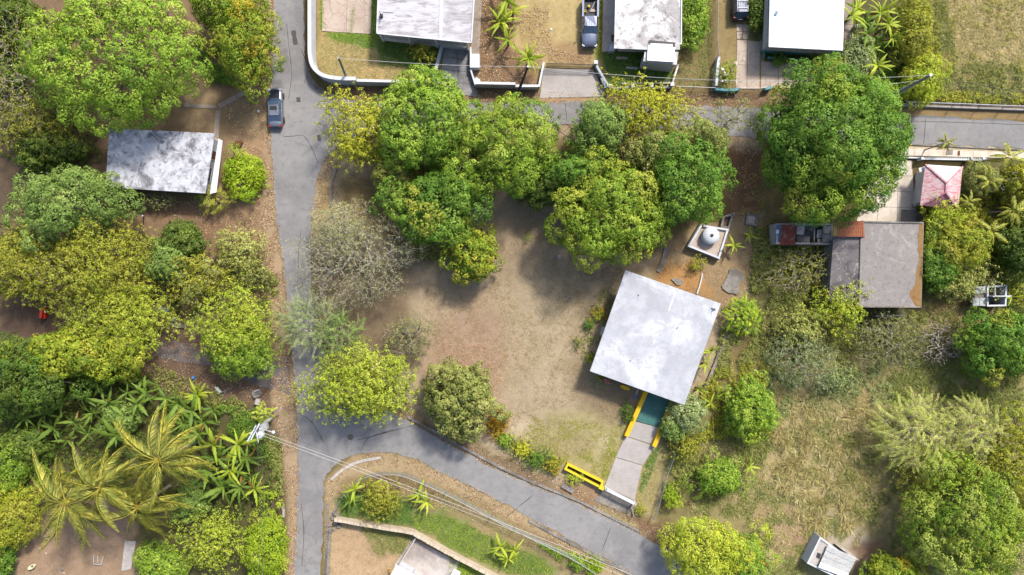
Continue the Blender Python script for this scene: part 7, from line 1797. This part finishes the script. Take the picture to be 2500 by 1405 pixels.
for s in (-1, 1):
    link('headlight', MB().box((s * .62, 2.12, .68), (.3, .2, .14), s * -.5).mesh('headlight'), M_LAMP, car)
    link('tail_light', MB().box((s * .66, -2.18, .86), (.3, .18, .15), s * .35).mesh('tail_light'), M_RED, car)
    link('mirror', MB().box((s * 1.0, .75, 1.0), (.2, .12, .12)).mesh('mirror'), M_CARGREY, car)
    link('door_handle', MB().box((s * .915, -.2, .8), (.02, .2, .03)).mesh('door_handle'), M_RIM, car)

# pickup, nose down
q = P(1440, 58, 0.7)
pk = root('pickup_truck', (q.x, q.y, 0.0), 'bluish grey pickup truck parked on the pale dirt lot', 'pickup', rz=R(180) - R(1))
loft([(2.75, prof(.66, .45, .80)), (2.6, prof(.84, .4, .98)), (2.1, prof(.94, .38, 1.08)), (1.35, prof(.97, .36, 1.16)), (.3, prof(.98, .36, 1.12)), (-.62, prof(.98, .36, 1.08, 0.0))], M_CARSILV, 'body', pk)
cabin(pk, (1.4, -.60, .88), (.62, -.50, .70), 1.14, 1.78, M_CARSILV)
for i in range(4):
    link('roof_rib', MB().box((-.42 + .28 * i, .06, 1.785), (.05, .95, .02)).mesh('roof_rib'), M_CARSILV, pk)
mb = MB()
link('bed_floor', MB().box((0, -1.72, .72), (1.5, 2.16, .06)).mesh('bed_floor'), M_BLACK, pk)
for s in (-1, 1):
    link('bed_side', MB().box((s * .87, -1.72, .84), (.22, 2.2, .86)).mesh('bed_side'), M_CARSILV, pk)
link('tailgate', MB().box((0, -2.84, .82), (1.94, .09, .82)).mesh('tailgate'), M_CARSILV, pk)
link('bed_front', MB().box((0, -.68, .88), (1.5, .07, .66)).mesh('bed_front'), M_BLACK, pk)
link('rear_bumper', MB().box((0, -2.97, .55), (1.8, .16, .2)).mesh('rear_bumper'), M_RIM, pk)
link('grille', MB().box((0, 2.74, .72), (1.2, .1, .24)).mesh('grille'), M_BLACK, pk)
link('front_bumper', MB().box((0, 2.76, .48), (1.7, .16, .2)).mesh('front_bumper'), M_CARSILV, pk)
for x in (-.9, .9):
    for y in (1.75, -1.75): wheel(pk, x, y, .39, .26)
for s in (-1, 1):
    link('headlight', MB().box((s * .72, 2.62, .86), (.32, .2, .16), s * -.5).mesh('headlight'), M_LAMP, pk)
    link('mirror', MB().box((s * 1.12, 1.12, 1.22), (.26, .14, .18)).mesh('mirror'), M_BLACK, pk)
    link('bonnet_crease', MB().bar((s * .5, 1.45, 1.205), (s * .42, 2.4, 1.05), .04, .02).mesh('bonnet_crease'), M_CARSILV, pk)
M_YEL = mat('yellow_plastic', C(226, 190, 60), 0.5)
bz = 0.76
for (x, y, lb) in ((1437, 18, 'yellow plastic bucket in the middle of the pickup bed'), (1429, 29, 'open yellow pail near the cab end of the pickup bed')):
    q = P(x, y, bz); MB().lathe((q.x, q.y, bz), [(0.13, 0), (0.17, 0.28), (0.15, 0.28), (0.12, 0.1), (0.0, 0.1)] if 'open' in lb else [(0.13, 0), (0.17, 0.28), (0.14, 0.34), (0.03, 0.36)], 14).top('bucket', M_YEL, lb, 'bucket', base=(q.x, q.y, bz), smooth=True)
MB().tube([P(1440, 30, 0.95), P(1453, 4, 1.3)], 0.03, 6).top('broom_handle', M_WHITE, 'long pale pole lying slantwise in the pickup bed', 'pole')
q = P(1447, 27, bz); MB().prism([(q.x + .35 * math.cos(a) * rr.uniform(.7, 1.1), q.y + .22 * math.sin(a) * rr.uniform(.7, 1.1)) for a in [i * .63 for i in range(10)]], bz, bz + .12).top('crumpled_sack', M_PINK, 'crumpled pale sack at the cab end of the pickup bed', 'sack')

# SUV, tail down
q = P(1806, 0, 0.7)
sv = root('suv', (q.x, q.y, 0.0), 'dark blue SUV with roof rack cut by the top edge', 'car', rz=R(1))
loft([(2.3, prof(.64, .35, .8)), (2.1, prof(.85, .3, .98)), (1.3, prof(.92, .28, 1.08)), (0, prof(.93, .28, 1.08)), (-1.8, prof(.92, .28, 1.1)), (-2.2, prof(.86, .3, 1.05)), (-2.35, prof(.8, .34, .72))], M_CARNAVY, 'body', sv)
cabin(sv, (1.25, -2.2, .84), (.5, -1.75, .68), 1.08, 1.75, M_CARNAVY)
for y in (.2, -.55, -1.35): link('rack_bar', MB().box((0, y, 1.82), (1.2, .07, .05)).mesh('rack_bar'), M_LAMP, sv)
for s in (-1, 1):
    link('roof_rail', MB().box((s * .6, -.55, 1.79), (.06, 2.0, .05)).mesh('roof_rail'), M_RIM, sv)
    link('tail_light', MB().box((s * .78, -2.2, 1.0), (.2, .16, .3)).mesh('tail_light'), M_RED, sv)
    link('mirror', MB().box((s * 1.05, 1.0, 1.15), (.22, .13, .15)).mesh('mirror'), M_BLACK, sv)
for i in range(5): link('roof_rib', MB().box((-.4 + .2 * i, -.55, 1.765), (.04, 1.9, .02)).mesh('roof_rib'), M_CARSILV, sv)
link('rear_bumper', MB().box((0, -2.38, .55), (1.7, .16, .26)).mesh('rear_bumper'), M_BLACK, sv)
link('number_plate', MB().box((0, -2.37, .8), (.4, .03, .14)).mesh('number_plate'), M_LAMP, sv)
for x in (-.88, .88):
    for y in (1.4, -1.4): wheel(sv, x, y, .36, .24)

# ------------------------------------------------------------------ poles and wires
M_POLE = mat('wood_pole', C(104, 92, 84), 0.9, [('n', (6, 6, 1), C(70, 60, 56), 0.45, 0.66, 0.8)])
M_CPOLE = mat('concrete_pole', C(176, 178, 176), 0.9, [('n', 3, C(150, 150, 150), 0.45, 0.66, 0.7)])
M_WIRE = mat('cable', C(215, 212, 206), 0.7)
M_WIRED = mat('dark_cable', C(96, 92, 90), 0.8)
def pole(bx, by, tx, ty, h, r, m, label, arm=None):
    b, t = P(bx, by), P(tx, ty, h)
    rt = root('utility_pole', tuple(b), label, 'pole')
    MB().tube([b, b.lerp(t, .5), t], [r * 1.25, r * 1.1, r * 0.85], 10).build('shaft', m, rt, smooth=True)
    MB().tube([t, t + Vector((0, 0, .08))], r * 0.9, 10).build('cap', M_STEEL, rt)
    if arm:
        for dz, ln in arm:
            p = b.lerp(t, 1 - dz / h); MB().bar(p + Vector((-ln, 0, 0)), p + Vector((ln, 0, 0)), .09, .1).build('crossarm', m, rt)
    return rt, b, t
_, _, tA = pole(849, 196, 826, 142, 7.5, .13, M_CPOLE, 'dark slim street pole inside the curved white wall')
_, _, tB = pole(1264, 228, 1289, 163, 8.0, .14, M_POLE, 'leaning wooden street pole at the low white wall', [(0.5, .5)])
pr, pb, tC = pole(2166, 241, 2272, 184, 9.2, .19, M_CPOLE, 'square grey concrete street pole at the right end of the cross street')
MB().tube([pb.lerp(tC, .3) + Vector((.2, .1, 0)), pb.lerp(tC, .95) + Vector((.2, .1, 0))], .05, 6).build('conduit', M_STEEL, pr)
# transformer pole
b, t = P(668, 1012), P(616, 1062, 9.0)
tp2 = root('transformer_pole', tuple(P(664, 1020)), 'white utility pole with transformer and crossarms left of the long road', 'pole')
top_ = P(622, 1050, 9.0); bot = P(664, 1020)
MB().tube([bot, bot.lerp(top_, .5), top_], [.2, .17, .14], 10).build('shaft', M_CPOLE, tp2, smooth=True)
u = (P(628, 1042, 9) - P(610, 1076, 9)).normalized()
for k, (dz, off) in enumerate(((0.15, -.18), (0.15, .18), (1.0, 0))):
    c = bot.lerp(top_, 1 - dz / 9.0) + Vector((off, off * .5, 0)); MB().bar(c - u * 1.35, c + u * 0.6, .12, .12).build('crossarm', M_WHITE, tp2)
for k, (x, y, z) in enumerate(((609, 1060, 8.7), (628, 1068, 8.7), (631, 1081, 8.6))):
    MB().tube([bot.lerp(top_, .95), P(x, y, z)], .04, 6).build('brace', M_WHITE, tp2)
c = P(636, 1062, 7.2)
tank_ = MB().lathe(c, [(.34, -.5), (.38, -.4), (.38, .4), (.3, .52), (.1, .56)], 16).build('transformer', M_WHITE, tp2, smooth=True)
MB().tube([c + Vector((0, 0, .5)), c + Vector((0, 0, .8))], .06, 6).build('bushing', M_CPOLE, tank_)
MB().bar(bot.lerp(top_, .78), c, .12, .12).build('bracket', M_WHITE, tp2)
lm = P(667, 1056, 7.6)
MB().tube([bot.lerp(top_, .84), lm], .05, 6).build('lamp_arm', M_WHITE, tp2)
MB().lathe(lm, [(.06, -.12), (.2, -.06), (.2, .04), (.08, .12)], 12).build('lamp_head', M_WHITE, tp2, smooth=True)
MB().prism(xy([(632, 1040), (652, 1030), (656, 1046), (640, 1056)], 6.4), 6.2, 6.9).build('switch_box', M_CPOLE, tp2)
def wire(a, b, sag, label, m=M_WIRE, r=.022, group='overhead wires'):
    a, b = Vector(a), Vector(b); pts = []
    for i in range(25):
        u = i / 24; q = a.lerp(b, u); q.z -= sag * 4 * u * (1 - u); pts.append(q)
    MB().tube(pts, r, 4, False).top('overhead_wire', m, label, 'wire', group, base=tuple(pts[0]))
wire(tA, tB, .8, 'overhead wire from the slim pole to the leaning pole')
wire(tB, P(1745, 196, 7.4), .7, 'overhead wire from the leaning pole across the small lawn')
wire(P(1286, 170, 7.3), P(1745, 202, 6.9), .8, 'lower thin wire across the small lawn', M_WIRED, .016)
wire(P(1745, 196, 7.4), tC, .9, 'overhead wire passing behind the huge dark tree')
wire(P(2060, 216, 7), P(2255, 196, 7.4), .3, 'second wire reaching the grey concrete pole', M_WIRE, .018)
wire(tC, P(2620, 236, 8.6), .9, 'wire from the grey concrete pole across the upper field', M_WIRED, .018)
wire(P(2262, 190, 8.4), P(2620, 254, 7.6), .9, 'lower wire from the grey concrete pole across the upper field', M_WIRED, .018)
wire(P(628, 1052, 8.6), P(1600, 1428, 7.6), 1.0, 'bright overhead cable from the transformer pole along the triangular plot', M_WIRE, .02)
wire(P(634, 1062, 7.8), P(1590, 1436, 7.0), 1.1, 'thinner overhead cable just below the bright one', M_WIRE, .02)
wire(P(640, 1046, 7.8), P(790, 1100, 7.4), .3, 'short service wire crossing the long road', M_WIRED, .018)
wire(P(627, 1080, 8.2), P(630, 1440, 7.6), .9, 'wire running down the left side from the transformer pole', M_WIRED, .02)
wire(P(636, 1080, 8.0), P(640, 1440, 7.4), .9, 'second wire running down the left side from the transformer pole', M_WIRED, .02)
wire(P(800, 262 - 30, 7), tA, .4, 'wire from the street corner to the slim pole', M_WIRED, .016)
wire(tA, P(930, 40, 3.6), .5, 'service wire from the slim pole to the grille house', M_WIRED, .016)

# ------------------------------------------------------------------ odds and ends
M_ORANGE = mat('orange_plastic', C(230, 74, 36), 0.6, [('n', 4, C(200, 60, 30), 0.45, 0.65)])
ob = root('orange_barrier', tuple(P(112, 765)), 'orange plastic barrier in the thicket at the left edge', 'barrier')
MB().prism(xy([(107, 750), (120, 748), (116, 778), (104, 779)]), 0.0, 0.5).build('base', M_ORANGE, ob)
MB().prism(xy([(110, 752), (117, 751), (113, 776), (107, 777)]), 0.5, 0.95).build('top', M_ORANGE, ob)
MB().lathe(P(110, 762, .96), [(.1, 0), (.1, .03), (0, .03)], 10).build('cap', M_WHITE, ob)
def scrap(px, py, w, l, rz, m, label, cat, name, z=0.15, h=0.08, n=7):
    q = P(px, py); pts = []
    for i in range(n):
        a = 2 * math.pi * i / n; x = w * math.cos(a) * rr.uniform(.7, 1.15); y = l * math.sin(a) * rr.uniform(.7, 1.15)
        pts.append((q.x + x * math.cos(rz) - y * math.sin(rz), q.y + x * math.sin(rz) + y * math.cos(rz)))
    mb = MB().prism(pts, 0.0, [z + rr.uniform(0, h) for _ in pts]); return mb.top(name, m, label, cat, base=q)
scrap(395, 756, 1.0, .35, -.2, M_BLUEGREY, 'bent grey sheet of scrap metal at the upper end of the broken lane', 'scrap', 'scrap_sheet')
scrap(425, 780, .6, .25, .3, M_BLUEGREY, 'small grey scrap sheet in the middle of the scrap heap', 'scrap', 'scrap_sheet')
scrap(438, 796, 1.0, .3, -.1, M_CONC_D, 'lowest grey scrap sheet beside the broken lane', 'scrap', 'scrap_sheet')
q = P(475, 922); tb = root('trash_bin', tuple(q), 'small blue container beside the fan shaped plant', 'bin')
MB().lathe(q, [(.13, 0), (.16, .4), (.17, .42), (.0, .42)], 12).build('body', mat('blue_plastic', C(40, 116, 200), 0.5), tb)
MB().lathe((q.x, q.y, .42), [(.18, 0), (.16, .06), (0, .08)], 12).build('lid', mat('blue_lid', C(70, 140, 210), 0.5), tb)
cr = root('dumped_chair', tuple(P(540, 955)), 'dumped white chair with steel legs beside the side lane', 'chair')
MB().prism(xy([(526, 946), (534, 944), (544, 956), (536, 960)]), .3, .36).build('seat', M_WHITE, cr)
for a, c in (((540, 960), (556, 950)), ((556, 950), (546, 965)), ((530, 962), (544, 966)), ((528, 946), (520, 944))):
    MB().tube([P(*a, .3), P(*c, .05)], .035, 5).build('leg', M_STEEL, cr)
cc = root('concrete_pipe', tuple(P(628, 975)), 'short pale concrete pipe lying on the verge above the transformer pole', 'pipe')
a, c = P(631, 974, .3), P(627, 988, .32)
MB().tube([a, c], .32, 18, False).build('outer', M_CONC, cc, smooth=True); MB().tube([c, a], .25, 18, False).build('inner', M_CONC_D, cc, smooth=True)
scrap(628, 962, .7, .5, .2, M_CONC_D, 'heap of junk behind the short concrete pipe', 'junk', 'junk_heap', .2, .25, 9)
MB().tube([P(622, 962, .3), P(622, 956, .6), P(634, 952, .6)], .05, 6).top('white_pipe', M_WHITE, 'bent white pipe sticking out of the junk heap', 'pipe')
MB().bar(P(662, 1012, 1.2), P(686, 996, 1.6), .18, .16).top('cut_log', M_TWIG, 'pale cut log leaning at the papaya-like plant', 'log')
MB().bar(P(360, 1300, .1), P(372, 1300, .1), .1, .1)
fr = root('wooden_frame', tuple(P(240, 1367)), 'open rectangular wooden frame lying on the dirt yard', 'frame')
for a, c in (((229, 1356), (229, 1378)), ((229, 1378), (248, 1379)), ((248, 1379), (253, 1358)), ((239, 1357), (240, 1375))):
    MB().bar(P(*a, .1), P(*c, .1), .09, .16).build('plank', M_CONC, fr)
q = P(80, 1383); bo = root('wash_basin', tuple(q), 'pale oval tub lying on the dirt yard at lower left', 'tub')
vs, fs = [], []
for i, (rx_, ry_, z) in enumerate(((.45, .2, 0), (.52, .26, .3), (.44, .2, .3), (.2, .09, .12))):
    for k in range(18):
        a = 2 * math.pi * k / 18; x, y = rx_ * math.cos(a), ry_ * math.sin(a); vs.append((q.x + x * .86 - y * .5, q.y + x * .5 + y * .86, z))
for i in range(3):
    for k in range(18): fs.append((i * 18 + k, i * 18 + (k + 1) % 18, (i + 1) * 18 + (k + 1) % 18, (i + 1) * 18 + k))
fs.append(tuple(range(54, 72)))
MB().add(vs, fs).build('shell', mat('cream_plastic', C(226, 220, 180), .6), bo, smooth=True)
MB().lathe((q.x, q.y, .12), [(.12, 0), (.1, .03), (0, .03)], 10).build('puddle', M_DARK, bo)
def stone(px, py, s, m, label, group):
    q = P(px, py); bm = bmesh.new(); bmesh.ops.create_icosphere(bm, subdivisions=1, radius=s)
    for v in bm.verts: v.co = Vector((v.co.x * rr.uniform(.8, 1.3), v.co.y * rr.uniform(.8, 1.2), max(v.co.z, -.2 * s) * .6))
    me = bpy.data.meshes.new('stone'); bm.to_mesh(me); bm.free()
    o = link('stone', me, m); o.location = q; tag(o, label, 'stone', group)
for x, y, lb in ((108, 1310, 'second pale stone from the top on the dirt yard'), (112, 1352, 'pale stone right above the oval tub'), (156, 1400, 'pale stone at the bottom edge of the dirt yard'), (118, 1290, 'topmost pale stone of the dirt yard'), (98, 1340, 'leftmost pale stone of the dirt yard')): stone(x, y, .16, M_PINK, lb, 'stones on the dirt yard')
stone(152, 1390, .22, M_CONC_D, 'dark stone in the middle of the dirt yard at lower left', None); stone(106, 1296, .4, M_CONC_D, 'large brown rock at the upper rim of the dirt yard', None)
scrap(632, 272, .16, .2, 0, M_WHITE, 'white crumpled paper on the dirt left of the sedan', 'paper', 'paper_scrap', .03, .1, 6)
scrap(1365, 627, .22, .3, -.4, M_CONC, 'pale flat paper lying on the bare yard', 'paper', 'paper_scrap', .02, .03, 5)
scrap(1165, 200, .35, .55, .6, M_WHITE, 'white sack with blue print against the thin white wall', 'sack', 'sack', .15, .15, 7)
scrap(1346, 72, .17, .17, 0, M_WHITE, 'white scrap of paper on the pale dirt lot', 'paper', 'paper_scrap', .02, .03, 5)
scrap(582, 352, .6, .4, .2, M_BROWN, 'small heap of brown dead branches right of the stained roof', 'brush pile', 'brush_heap', .2, .15, 9)
MB().tube([P(1842, 1075, .15), P(1866, 1078, .12), P(1890, 1090, .1)], .05, 5).top('dead_branch', M_TWIG, 'pale dead branch lying in the dry field', 'branch')
MB().tube([P(351, 528, 0), P(348, 527, 1.4)], .09, 8).top('white_post', M_WHITE, 'short white post at the top of the wide spiky tree', 'post')
MB().prism(xy([(1505, 139), (1532, 140), (1532, 146), (1505, 145)]), 0.0, .06).top('stepping_slab', M_PINK, 'pinkish stepping slab on the lawn of the peeling roofed house', 'slab')
MB().prism(xy([(1530, 163), (1558, 165), (1556, 171), (1528, 168)]), 0.0, .05).top('stepping_slab', M_CONC, 'grey stepping slab in the middle of the small lawn', 'slab')
bw = root('black_bag', tuple(P(2373, 414)), 'shiny black bag heap right of the faded red roof', 'bag')
bm = bmesh.new(); bmesh.ops.create_icosphere(bm, subdivisions=2, radius=.5)
for v in bm.verts: v.co = Vector((v.co.x * rr.uniform(.85, 1.15), v.co.y * rr.uniform(.85, 1.15), max(v.co.z * .8, -.1)))
me = bpy.data.meshes.new('sack'); bm.to_mesh(me); bm.free(); o = link('sack', me, mat('black_plastic_bag', C(40, 44, 52), .25), bw)
q = P(2085, 70); dr_ = root('drum', tuple(q), 'grey round drum lid beside the white roofed house', 'drum'); MB().lathe(q, [(.28, 0), (.28, .7), (.24, .74), (0, .74)], 16).build('body', M_STEEL, dr_)
MB().lathe((q.x, q.y, .74), [(.1, 0), (.1, .05), (0, .05)], 10).build('knob', M_WHITE, dr_)
print('TRIS', sum(TREES), len(bpy.data.objects))
